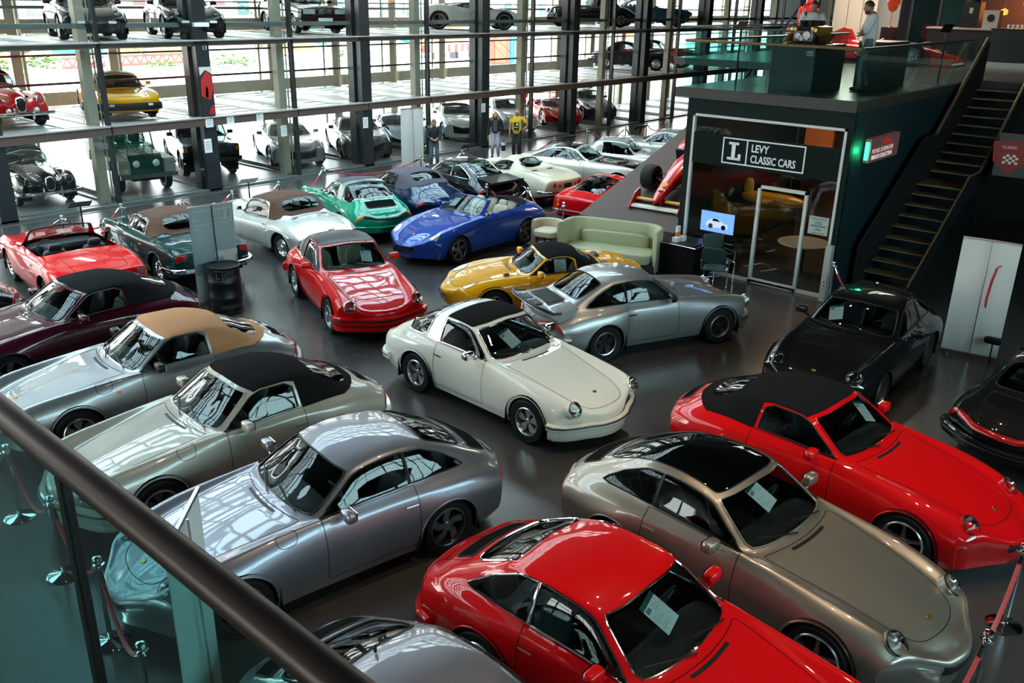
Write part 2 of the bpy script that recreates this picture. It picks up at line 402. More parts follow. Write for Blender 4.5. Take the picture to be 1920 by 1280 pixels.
# frame of the shop window
def fr(y0, z0, y1, z1, x=FX-.03): return (x, min(y0, y1), min(z0, z1), x+.08, max(y0, y1), max(z0, z1))
S_('trim_5', [fr(6.30, 0, 6.35, 3.35), fr(9.54, 0, 9.59, 3.35), fr(6.30, 3.30, 9.59, 3.35), fr(6.30, 0, 9.59, .06)], M_WHITEF)
b = MB(); b.box(FX+.01, 7.95, .06, FX+.022, 9.54, 3.30); struct('window_100', b, M_GPANE)
b = MB(); b.box(FX+.01, 6.35, .06, FX+.022, 6.90, 3.30); struct('window_101', b, M_GPANE)
b = MB(); b.box(FX+.01, 6.90, 2.04, FX+.022, 7.95, 3.30); struct('window_102', b, M_GPANE)
d = S_('door_1', [fr(6.89, 0, 6.95, 2.06), fr(7.89, 0, 7.95, 2.06), fr(6.89, 2.0, 7.95, 2.06), fr(6.95, .02, 7.89, .09)], M_WHITEF)
q = MB(); q.box(FX+.012, 6.95, .09, FX+.024, 7.89, 2.0); q.build('door_glass', M_GPANE, d, smooth=False)
q = MB(); q.tube([(FX-.09, 7.80, .98), (FX-.09, 7.70, .98)], .012, 6); q.tube([(FX-.09, 7.80, .98), (FX+.0, 7.80, .98)], .012, 6); q.build('door_handle', M_CHR, d)
# fascia sign
sg = tag(MB().box(FX-.02, 6.36, 2.34, FX+.0, 9.53, 2.97).build('shop_sign', principled('sign_green', (.002, .009, .009), .5, spec=.12), None, smooth=False), 'dark green shop sign with white lettering over the glass office door', 'sign')
M_SIGNW = principled('sign_white', (.62, .68, .68), .5, emit=(.8, .88, .88), estr=.12)
b = MB()
ya, yb, za, zb = 8.84, 7.05, 2.405, 2.935
for q in ((ya-.025, za, ya, zb), (yb, za, yb+.025, zb), (yb, za, ya, za+.025), (yb, zb-.025, ya, zb), (8.28, za, 8.305, zb)): b.box(FX-.03, q[0], q[1], FX-.02, q[2], q[3])
b.build('sign_border', M_SIGNW, sg, smooth=False)
MT = lambda y, z: Matrix.Translation((FX-.022, y, z)) @ Matrix.Rotation(-PI/2, 4, 'Z') @ Matrix.Rotation(PI/2, 4, 'X')
b = MB(); P = lambda y, z: (8.70-y, 2.49+z)
for (u0, v0, u1, v1) in ((.0, 0, .30, .05), (.02, .31, .24, .36), (.09, 0, .17, .36), (.24, 0, .30, .13)): b.box(FX-.03, 8.72-u1, 2.49+v0, FX-.02, 8.72-u0, 2.49+v1)
b.build('sign_initial', M_SIGNW, sg, smooth=False)
text_mesh('sign_text', 'LEVY', .215, M_SIGNW, sg, MT(8.20, 2.70), bold=.004, width=.80)
text_mesh('sign_text', 'CLASSIC CARS', .215, M_SIGNW, sg, MT(8.20, 2.485), bold=.004, width=.70)
# notice on the glass right of the door
nt = tag(MB().box(FX-.012, 6.40, 1.26, FX-.006, 6.80, 1.62).build('notice', principled('notice_paper', (.42, .50, .46), .6), None, smooth=False), 'pale green notice sheet stuck on the glass right of the office door', 'sign')
b = MB()
for z, w in ((1.57, .3), (1.51, .14), (1.48, .16), (1.44, .3), (1.42, .3), (1.37, .1), (1.35, .16), (1.29, .26)): b.box(FX-.014, 6.6-w/2, z-.007, FX-.012, 6.6+w/2, z+.007)
b.build('printed_text', principled('notice_ink', (.1, .13, .12), .6), nt, smooth=False)
# white service post at the corner
o = tag(MB().box(FX-.22, 6.19, 0, FX-.06, 6.31, 1.12).build('service_post', principled('post_white', (.5, .49, .45), .5), None, smooth=False), 'white service post with sockets at the corner of the dark office', 'post')
b = MB(); b.box(FX-.24, 6.2, .28, FX-.22, 6.27, .46); b.build('socket_plate', M_WHITEF, o, smooth=False)
b = MB()
for z in (.33, .40): b.lathe([(.017, FX-.246), (.0, FX-.246)], 10, Matrix.Translation((0, 6.235, z)), 'x')
b.build('socket', M_BLK, o)
# hanging light box on the side wall
M_LBOX = principled('lightbox_face', (.10, .055, .055), .4, emit=(.35, .16, .15), estr=.10)
lb = tag(MB().box(17.70, SY0-.16, 2.66, 19.30, SY0-.04, 3.12).build('light_box_sign', M_LBOX, None, smooth=False), 'brown light box sign with red emblem and green edge on the dark side wall', 'sign')
b = MB(); b.box(17.66, SY0-.13, 2.72, 17.695, SY0-.07, 3.06); b.build('green_tube', emis('green_glow', (.02, 1.0, .38), 5.0), lb, smooth=False)
M_LTX = principled('lightbox_text', (.6, .42, .36), .5, emit=(.9, .6, .5), estr=.35)
M2 = lambda x, z: Matrix.Translation((x, SY0-.163, z)) @ Matrix.Rotation(PI/2, 4, 'X')
text_mesh('sign_text', 'MICHAEL SCHUMACHER', .125, M_LTX, lb, M2(17.80, 2.83), width=.86)
text_mesh('sign_text', 'PRIVATE COLLECTION', .125, principled('lightbox_text2', (.7, .6, .58), .5, emit=(1, .85, .8), estr=.4), lb, M2(17.80, 2.71), width=.9)
b = MB(); b.prism([(18.3, 2.98), (18.5, 3.09), (18.68, 3.05), (18.9, 2.98), (18.72, 2.965), (18.62, 2.99), (18.5, 2.97)], SY0-.166, SY0-.16, 'y'); b.build('red_emblem', principled('emblem_red', (.5, .01, .01), .5, emit=(.8, .02, .02), estr=.25), lb, smooth=False)
light('POINT', 'green_tube_light', (17.55, SY0-.1, 2.9), 3.0, (.05, 1, .4), shadow_soft_size=.08)
# ---------------------------------------------------------------- stairs
def stairs():
    n1, n2 = 9, 10; xs, xl, xm, xe = 18.05, 20.95, 21.75, 24.6; zl = 1.85
    st = tag(empty('staircase', (xs, 5.55, 0)), 'dark staircase with timber treads climbing beside the green office', 'stairs')
    def P(b, nm, m, **k):
        o = b.build(nm, m, None, **k); o.parent = st; o.matrix_parent_inverse = st.matrix_basis.inverted(); return o
    for side, y in ((0, 6.03), (1, 4.97)):
        b = MB()
        prof = [(xs-.15, 0), (xs+.1, 0), (xl+.05, zl-.25), (xm+.1, zl-.25), (xe+.1, MZ1-.3), (xe+.1, MZ1+.85), (xe-.05, MZ1+.95), (xm, zl+.95), (xl, zl+.95), (xs-.15, .95)]
        if side == 1: prof = [(xs-.15, 0), (xs+.1, 0), (xl+.05, zl-.25), (xm+.1, zl-.25), (xe+.1, MZ1-.3), (xe+.1, MZ1+.2), (xe-.05, MZ1+.2), (xm, zl+.25), (xl, zl+.25), (xs-.15, .3)]
        b.prism(prof, y-.03, y+.03, 'y'); P(b, 'stringer', M_WALLK, smooth=False)
        b = MB(); top = prof[6:10]
        if side == 0: b.tube([(p[0], y, p[1]+.03) for p in top[:2]], .04, 8); P(b, 'handrail', M_WOOD); b = MB(); b.tube([(p[0], y, p[1]+.03) for p in top[1:]], .03, 8); P(b, 'handrail', M_STEELD)
        else: b.tube([(p[0], y, p[1]+.03) for p in top[:2]], .035, 8); P(b, 'handrail', M_WOOD); b = MB(); b.tube([(p[0], y, p[1]+.03) for p in top[1:]], .025, 8); P(b, 'handrail', M_WOOD)
    for i in range(n1):
        x = xs+(xl-xs)*i/n1; z = zl*(i+1)/(n1+1); b = MB(); b.box(x, 5.0, z-.03, x+.30, 6.0, z); P(b, 'tread', M_TREAD, smooth=False)
    b = MB(); b.box(xl-.05, 5.0, zl-.04, xm, 6.0, zl); P(b, 'landing', M_TREAD, smooth=False)
    for i in range(n2):
        x = xm+(xe-xm)*i/n2; z = zl+(MZ1-zl)*(i+1)/(n2+1); b = MB(); b.box(x, 5.0, z-.03, x+.28, 6.0, z); P(b, 'tread', M_TREAD, smooth=False)
stairs()
S_('wall_under_stairs', [(27.4, -7, 0, 27.55, SY0, MZ0)], M_WALLK)
# ---------------------------------------------------------------- glass balustrade of the gallery
def balustrade(pts, wood, label, posts=True):
    o = tag(empty('glass_balustrade', (*pts[0], MZ1)), label, 'railing')
    inv = o.matrix_basis.inverted()
    for (p, q) in zip(pts[:-1], pts[1:]):
        L = math.hypot(q[0]-p[0], q[1]-p[1]); n = max(1, round(L/1.6)); dx, dy = (q[0]-p[0])/L, (q[1]-p[1])/L
        for i in range(n):
            a = i*L/n+.015; c = (i+1)*L/n-.015
            b = MB(); b.prism([(p[0]+dx*a-dy*.006, p[1]+dy*a+dx*.006), (p[0]+dx*c-dy*.006, p[1]+dy*c+dx*.006), (p[0]+dx*c+dy*.006, p[1]+dy*c-dx*.006), (p[0]+dx*a+dy*.006, p[1]+dy*a-dx*.006)], MZ1+.0, MZ1+.90, 'z')
            w = b.build('glass_panel', M_GRAIL, None, smooth=False); w.parent = o; w.matrix_parent_inverse = inv
    b = MB(); b.tube([(x, y, MZ1+.93) for x, y in pts], .028, 8); w = b.build('handrail', wood, None); w.parent = o; w.matrix_parent_inverse = inv
    return o
balustrade([(17.12, 9.95), (17.12, 6.28)], M_WOOD, 'glass balustrade with timber handrail along the front edge of the gallery')
balustrade([(17.14, 6.26), (24.5, 6.26)], M_STEELD, 'glass balustrade with dark handrail beside the stairs')
balustrade([(17.16, 9.97), (26.0, 9.97)], M_STEELD, 'glass balustrade with dark handrail on the far side of the gallery')
balustrade([(26.1, 10.2), (26.1, 15.4), (40, 15.4)], M_STEELD, 'glass balustrade with dark handrail on the walkway toward the tower')
# ---------------------------------------------------------------- foreground railing and its glass
fr_ = tag(empty('foreground_railing', (.42, 3, 3.85)), 'brown handrail with tinted glass panels in front of the viewer', 'railing')
inv = fr_.matrix_basis.inverted()
M_HRAIL = principled('bronze_rail', (.060, .040, .032), .38, .5, noise=(30, .12))
b = MB(); b.tube([(.320, -2.5, 4.93), (.763, 12.0, 4.93)], .0215, 20); w = b.build('handrail', M_HRAIL); w.parent = fr_; w.matrix_parent_inverse = inv
for (ya, yb) in ((-2.2, -.62), (-.6, 1.20), (1.215, 3.0), (3.015, 4.8), (4.815, 6.6), (6.615, 8.4)):
    q = lambda y: .3963+.0306*y
    b = MB(); b.prism([(q(ya)-.006, ya), (q(ya)+.006, ya), (q(yb)+.006, yb), (q(yb)-.006, yb)], 3.86, 4.91, 'z'); w = b.build('glass_panel', M_GTEAL, None, smooth=False); w.parent = fr_; w.matrix_parent_inverse = inv
    b = MB(); b.box(q(yb)-.008, yb, 3.86, q(yb)+.008, yb+.014, 4.91); w = b.build('panel_joint', M_BLK, None, smooth=False); w.parent = fr_; w.matrix_parent_inverse = inv
S_('gallery_floor_near', [(-6, -7, 3.65, .50, 14, 3.85)], M_SLAB)
# ---------------------------------------------------------------- gallery back wall
S_('wall_gallery', [(38, -7, MZ1, 38.2, 4.2, ZC)], M_WALLK)
S_('wall_gallery_pale', [(36.5, 12.2, MZ1, 36.6, 14.25, ZC)], M_CRM)
b = MB(); b.box(36.0, 9.6, MZ1, 36.02, 11.6, ZC); struct('window_103', b, M_GTEAL)
S_('trim_8', [(35.95, y-.05, MZ1, 36.07, y+.05, ZC) for y in (9.6, 10.6, 11.6)], M_STEELD)
S_('wall_gallery_rear', [(39.5, 9.9, MZ1, 39.6, 11.7, ZC)], principled('grey_plaster', (.16, .15, .13), .8, noise=(.8, .4)))
# ---------------------------------------------------------------- lamps of the hall
def spots():
    k = 0
    lamp = None
    for (x, y, w) in [(6, 2, 230), (9, 1, 230), (12, 2.5, 60), (8, 4.5, 230), (11, 5.5, 200), (14, 5.2, 30), (14.5, 8.5, 100), (5, 5, 150), (18, 11, 200), (21.5, 12.5, 400)]:
        l = light('SPOT', 'ceiling_spot', (x, y, ZC-.35), w, (1.0, .80, .56), (0, 0, 0), spot_size=R(75), spot_blend=.6, shadow_soft_size=.10)
        b = MB(); b.lathe([(.14, 0), (.15, .25), (.05, .3), (.05, .36)], 16); o = b.build('ceiling_lamp', M_STEELD, None, loc=(x, y, ZC-.36))
        tag(o, 'dark ceiling spot lamp over the showroom cars', 'lamp', 'ceiling spot lamps')
spots()
light('AREA', 'office_lamp', (20, 8, 3.5), 25, (1.0, .62, .32), (0, 0, 0), size=1.5)
light('AREA', 'gallery_fill', (30, 10, 8.8), 260, (1.0, .85, .68), (0, 0, 0), size=4)  # added fill light without a fixture, brightens the gallery
# ---------------------------------------------------------------- car body surface
def pchip(tab):
    xs = np.array([p[0] for p in tab], float); ys = np.array([p[1] for p in tab], float)
    n = len(xs)
    if n == 1: return lambda x: np.full(np.shape(x), ys[0])
    h = np.diff(xs); d = np.diff(ys)/h; m = np.zeros(n); m[0] = d[0]; m[-1] = d[-1]
    for i in range(1, n-1):
        if d[i-1]*d[i] > 0:
            w1 = 2*h[i]+h[i-1]; w2 = h[i]+2*h[i-1]; m[i] = (w1+w2)/(w1/d[i-1]+w2/d[i])
    def f(x):
        x = np.clip(np.asarray(x, float), xs[0], xs[-1]); i = np.clip(np.searchsorted(xs, x)-1, 0, n-2)
        t = (x-xs[i])/h[i]; t2 = t*t; t3 = t2*t
        return (2*t3-3*t2+1)*ys[i]+(t3-2*t2+t)*h[i]*m[i]+(3*t2-2*t3)*ys[i+1]+(t3-t2)*h[i]*m[i+1]
    return f
KJ = np.array([0, 0.1, 0.42, 0.7, 0.86, 1, 1, 1])
class Surf:
    def __init__(s, sp):
        s.sp = sp; s.L = sp['zc'][-1][0]
        s.F = {}
        for k in ('zc', 'y2', 'z2', 'y3', 'z3', 'w', 'zw', 'zl', 'bow'):
            xs = np.linspace(sp[k][0][0]-.001, sp[k][-1][0]+.001, 1400) if len(sp[k]) > 1 else np.array([0., 1.])
            s.F[k] = (lambda xs, ys: lambda x: np.interp(x, xs, ys))(xs, pchip(sp[k])(xs))
        s.sh = sp.get('sh', (0.72, 0.38)); s.cap = sp.get('cap', (0.10, 0.42, 0.10, 0.5, 0.6))
        s.ox = sp['fa']+sp['wb']/2
    def xyz(s, S, T):
        S = np.asarray(S, float); T = np.asarray(T, float); sc = np.clip(S, 0, s.L)
        F = s.F; X = sc[:, None]+F['bow'](sc)[:, None]*KJ[None, :]
        n = len(S); Y = np.zeros((n, 8)); Z = np.zeros((n, 8))
        y2 = F['y2'](X[:, 1]); z2 = F['z2'](X[:, 1]); zc = F['zc'](X[:, 0])
        Y[:, 1] = .55*y2; Z[:, 1] = z2+(zc-z2)*.72; Z[:, 0] = zc
        Y[:, 2] = F['y2'](X[:, 2]); Z[:, 2] = F['z2'](X[:, 2])
        Y[:, 3] = F['y3'](X[:, 3]); Z[:, 3] = F['z3'](X[:, 3])
        w4 = F['w'](X[:, 4]); y34 = F['y3'](X[:, 4]); z34 = F['z3'](X[:, 4]); zw4 = F['zw'](X[:, 4])
        Y[:, 4] = y34+(w4-y34)*s.sh[0]; Z[:, 4] = z34-(z34-zw4)*s.sh[1]
        w = F['w'](X[:, 5]); zw = F['zw'](X[:, 5]); zl = F['zl'](X[:, 5])
        Y[:, 5] = w; Z[:, 5] = zw; Y[:, 6] = w-s.sp.get('tuck', (.012, .06))[0]; Z[:, 6] = zl+(zw-zl)*.45
        Y[:, 7] = w-s.sp.get('tuck', (.012, .06))[1]; Z[:, 7] = zl
        for C in (Y,): pass
        T = np.clip(T, 0, 7); i = np.clip(np.floor(T).astype(int), 0, 6); u = T-i; a = np.arange(n)
        def ip(C, flat0):
            d = np.diff(C, axis=1); m = np.zeros_like(C); m[:, 0] = 0 if flat0 else d[:, 0]; m[:, -1] = d[:, -1]
            p = d[:, :-1]*d[:, 1:]
            m[:, 1:-1] = np.where(p > 0, 2*p/np.where(np.abs(d[:, :-1]+d[:, 1:]) < 1e-9, 1, d[:, :-1]+d[:, 1:]), 0)
            u2 = u*u; u3 = u2*u
            return (2*u3-3*u2+1)*C[a, i]+(u3-2*u2+u)*m[a, i]+(3*u2-2*u3)*C[a, i+1]+(u3-u2)*m[a, i+1]
        x = ip(X, True); y = ip(Y, False); z = ip(Z, True)
        df, zf, dr, zr, pe = s.cap
        th = np.clip(-S, 0, 1)*PI/2; c = np.cos(th)**pe
        fr = S < 0
        if fr.any():
            tf = np.clip((5.2-(i+u))/2.4, 0, 1); x = np.where(fr, x-df*tf*np.sin(1.75*th), x); y = np.where(fr, y*(1-.10*(1-c)), y); z = np.where(fr, zf+(z-zf)*c, z)
        th = np.clip(S-s.L, 0, 1)*PI/2; c = np.cos(th)**pe
        rr = S > s.L
        if rr.any():
            tf = np.clip((5.2-(i+u))/2.4, 0, 1); x = np.where(rr, x+dr*tf*np.sin(1.6*th), x); y = np.where(rr, y*(1-.10*(1-c)), y); z = np.where(rr, zr+(z-zr)*c, z)
        return np.stack([s.ox-x, y, z], 1)      # car frame: nose along +x, left = +y
    def nrm(s, S, T):
        e = 1e-3
        a = s.xyz(np.minimum(S+e, s.L+.999), T)-s.xyz(np.maximum(S-e, -.999), T)
        b = s.xyz(S, np.minimum(T+e, 7))-s.xyz(S, np.maximum(T-e, 0))
        n = np.cross(b, a)
        ln = np.linalg.norm(n, axis=1)
        bad = ln < 1e-9
        n = n/np.where(bad, 1, ln)[:, None]
        n[bad] = 0; n[bad, 0] = np.where(np.asarray(S)[bad] < s.L/2, 1, -1)
        n[np.asarray(T) < 1e-4, 1] = 0
        return n/np.linalg.norm(n, axis=1)[:, None]
    # inverse maps; x = distance behind the nose
    def xt(s, x, t):
        x = np.atleast_1d(np.asarray(x, float)); t = np.atleast_1d(np.asarray(t, float)); q = x.copy()
        for _ in range(7):
            q = np.clip(q-((s.ox-s.xyz(q, t)[:, 0])-x), 0, s.L)
        return np.stack([q, t], 1)
    def _bis(s, x, val, lo, hi, comp, dec):
        x = np.asarray(x, float); lo = np.full(len(x), float(lo)); hi = np.full(len(x), float(hi))
        for _ in range(15):
            m = (lo+hi)/2; st = s.xt(x, m); v = s.xyz(st[:, 0], st[:, 1])[:, comp]
            g = (v > val) if dec else (v < val)
            lo = np.where(g, m, lo); hi = np.where(g, hi, m)
        return s.xt(x, (lo+hi)/2)
    def xz(s, pts, lo=3, hi=7):
        p = np.array(pts, float); return s._bis(p[:, 0], p[:, 1], lo, hi, 2, True)
    def xy(s, pts, lo=0, hi=4.9):
        p = np.array(pts, float); return s._bis(p[:, 0], p[:, 1], lo, hi, 1, False)
    def pt(s, st, off=0.0):
        st = np.asarray(st, float).reshape(-1, 2); p = s.xyz(st[:, 0], st[:, 1])
        return p+off*s.nrm(st[:, 0], st[:, 1]) if off else p
def chaikin(p, it, closed):
    p = np.asarray(p, float)
    for _ in range(it):
        if closed:
            q = np.roll(p, -1, 0); p = np.stack([.75*p+.25*q, .25*p+.75*q], 1).reshape(-1, 2)
        else:
            a, b = p[:-1], p[1:]; m = np.stack([.75*a+.25*b, .25*a+.75*b], 1).reshape(-1, 2)
            p = np.concatenate([p[:1], m[1:-1], p[-1:]])
    return p
def dens(p, closed, d=.05, ts=.16):
    p = np.asarray(p, float); out = []
    n = len(p)
    for i in range(n if closed else n-1):
        a = p[i]; b = p[(i+1) % n]; l = math.hypot(b[0]-a[0], (b[1]-a[1])*ts); k = max(1, int(math.ceil(l/d)))
        for j in range(k): out.append(a+(b-a)*j/k)
    if not closed: out.append(p[-1])
    return np.array(out)
def inpoly(P, poly):
    x, y = P[:, 0], P[:, 1]; c = np.zeros(len(P), bool); n = len(poly); j = n-1
    for i in range(n):
        xi, yi = poly[i]; xj, yj = poly[j]
        if yi != yj:
            c ^= ((yi > y) != (yj > y)) & (x < (xj-xi)*(y-yi)/(yj-yi)+xi)
        j = i
    return c
def flipy(v): w = np.array(v, float); w[:, 1] *= -1; return w

class Region:
    """name, loop in (s,t), kind: c centre (open, ends on t=0) / s side (closed) / hole"""
    def __init__(s, name, kind, loop, mat=None, off=0.0, smooth=0, trim=None, label=None, sub=None):
        s.name, s.kind, s.mat, s.off, s.trim, s.label, s.sub = name, kind, mat, off, trim, label, sub
        p = np.asarray(loop, float)
        closed = kind[0] != 'c'
        if smooth: p = chaikin(p, smooth, closed)
        s.closed = closed; s.raw = p
def build_skin(S, regions, bodymat, root, lod=1.0, bodyname='body', lining=True, lips=()):
    ts = .16
    def m1(st):
        q = np.array(st, float).copy(); s_ = q[:, 0]
        q[:, 0] = np.where(s_ < 0, s_*.25, np.where(s_ > S.L, S.L+(s_-S.L)*.25, s_)); q[:, 1] *= ts; return q
    def m1i(q):
        q = np.array(q, float).copy(); s_ = q[:, 0]
        q[:, 0] = np.where(s_ < 0, s_*4, np.where(s_ > S.L, S.L+(s_-S.L)*4, s_)); q[:, 1] /= ts; return q
    ds = .058*lod
    ss = np.concatenate([np.linspace(-.9999, 0, int(9/lod)+2)[:-1], np.linspace(0, S.L, int(S.L/ds)+2), np.linspace(S.L, S.L+.9999, int(9/lod)+2)[1:]])
    nt = int(30/lod)
    tt = np.linspace(0, 7, nt+1)
    verts = []; edges = []
    def addpath(p, closed):
        b = len(verts); q = m1(p)
        verts.extend(map(tuple, q)); n = len(q)
        for i in range(n if closed else n-1): edges.append((b+i, b+(i+1) % n))
        return q
    bd = dens(np.array([(-.9999, 0), (S.L+.9999, 0), (S.L+.9999, 7), (-.9999, 7)]), True, .06*lod)
    addpath(bd, True)
    polys = []
    for rg in regions:
        p = dens(rg.raw, rg.closed, .045*lod); p[:, 1] = np.clip(p[:, 1], 0, 7); p[:, 0] = np.clip(p[:, 0], -.9999, S.L+.9999)
        rg.loop = p; addpath(p, rg.closed)
        polys.append(m1(rg.raw))
    con = np.array(verts)
    gs, gt = np.meshgrid(ss[1:-1], tt[1:-1], indexing='ij')
    g = m1(np.stack([gs.ravel(), gt.ravel()], 1))
    keep = np.ones(len(g), bool)
    for k in range(0, len(g), 400):
        d2 = ((g[k:k+400, None, :]-con[None])**2).sum(2).min(1); keep[k:k+400] = d2 > (.016*lod)**2
    g = g[keep]
    vv = [Vector(p) for p in verts]+[Vector(p) for p in g]
    ov, oe, of, *_ = geometry.delaunay_2d_cdt(vv, edges, [], 0, 1e-5)
    q = np.array([tuple(p) for p in ov]); tri = np.array([tuple(f) for f in of if len(f) == 3])
    st = m1i(q); st[:, 1] = np.clip(st[:, 1], 0, 7)
    P = S.xyz(st[:, 0], st[:, 1]); N = S.nrm(st[:, 0], st[:, 1])
    cen = q[tri].mean(1); rid = np.full(len(tri), -1)
    inside = (cen[:, 1] > 0)
    for k in range(len(regions)):
        rid[inpoly(cen, polys[k])] = k
    fn = np.cross(P[tri[:, 1]]-P[tri[:, 0]], P[tri[:, 2]]-P[tri[:, 0]])
    ar = np.linalg.norm(fn, axis=1)
    ok = ar > 1e-10
    flip = (fn*N[tri].mean(1)).sum(1) < 0
    tri[flip] = tri[flip][:, ::-1]
    def emit_part(name, mask, mat, off, side, parent, label=None, extra=None):
        t = tri[mask & ok]
        if len(t) == 0: return None
        u, inv = np.unique(t.ravel(), return_inverse=True); t = inv.reshape(-1, 3)
        p = P[u]+off*N[u]; n = N[u]
        if side == 'c':
            m = len(p); v = np.concatenate([p, flipy(p)]); nn = np.concatenate([n, flipy(n)]); f = np.concatenate([t, t[:, ::-1]+m])
        elif side == 'l': v, nn, f = p, n, t
        else: v, nn, f = flipy(p), flipy(n), t[:, ::-1]
        if extra:
            for (ev, ef, en) in extra:
                f = [tuple(q) for q in f]+[tuple(len(v)+i for i in q) for q in ef]; v = np.concatenate([v, ev]); nn = np.concatenate([nn, en])
        o = pymesh(name, v, f, mat, parent, True, nn)
        if label: o['label'] = label
        return o
    made = {}
    ex = []
    for path in lips:      # rolled edge of each wheel opening, part of the body shell
        for q, fl in ((path, False), (flipy(path), True)):
            m_ = MB(); m_.tube(q, .011, 6, caps=False); ev = np.array([tuple(p) for p in m_.v]); cen_ = np.repeat(np.asarray(q, float), 6, 0)
            ex.append((ev, m_.f, (ev-cen_)/np.linalg.norm(ev-cen_, axis=1)[:, None]))
    body = emit_part(bodyname, rid == -1, bodymat, 0, 'c', root, None, ex)
    made['body'] = body
    for k, rg in enumerate(regions):
        if rg.kind == 'hole': continue
        for side in (('c',) if rg.kind == 'c' else ('l', 'r')):
            o = emit_part(rg.name, rid == k, rg.mat, rg.off, side, root, rg.label)
            made.setdefault(rg.name, o)
            if o is None or not rg.trim: continue
            nm, mt, rad, kind = rg.trim; m_ = MB()
            p = S.pt(rg.loop, .002 if kind == 'tube' else .0)
            if kind == 'tube':
                if side == 'c':
                    full = np.concatenate([p, flipy(p)[::-1][1:]]); m_.tube(full if np.linalg.norm(full[0]-full[-1]) > 1e-3 else full[:-1], rad, 6, True)
                else: m_.tube(p if side == 'l' else flipy(p), rad, 6, True)
            elif side == 'c':
                lp = np.concatenate([rg.loop, rg.loop[::-1][1:]]); ribbon(m_, S, rg.loop, rad, False)
            else:
                ribbon(m_, S, rg.loop, rad, True, both=False)
                if side == 'r': m_.v = [(q[0], -q[1], q[2]) for q in m_.v]
            m_.build(nm, mt, o)
    if lining:
        msk = (rid == -1) | np.array([k >= 0 and regions[k].name in ('soft_top', 'door', 'roof_panel', 'roll_bar', 'c_pillar') for k in rid])
        ct = st[tri].mean(1)
        xm = S.sp.get('xc', 1.3); xe = S.sp.get('xr1', 3.4)
        msk &= (ct[:, 1] < 3.3) & (ct[:, 0] > xm-.05) & (ct[:, 0] < xe+.1)
        emit_part('headliner', msk, S.sp.get('lining', M_LEAB), -.022, 'c', root)
    return made
def ribbon(mb, S, st, w, closed, off=.0018, both=True):
    st = np.asarray(st, float); p = S.pt(st); n = S.nrm(st[:, 0], np.clip(st[:, 1], 0, 7))
    if closed: t = np.roll(p, -1, 0)-np.roll(p, 1, 0)
    else: t = np.gradient(p, axis=0)
    t /= np.maximum(np.linalg.norm(t, axis=1), 1e-9)[:, None]
    b = np.cross(n, t); a = p+b*w/2+n*off; c = p-b*w/2+n*off
    k = len(p); f = [(i, (i+1) % k, k+(i+1) % k, k+i) for i in range(k if closed else k-1)]
    v = np.concatenate([a, c]); mb.add(v, f)
    if both: mb.add(flipy(v), [q[::-1] for q in f])

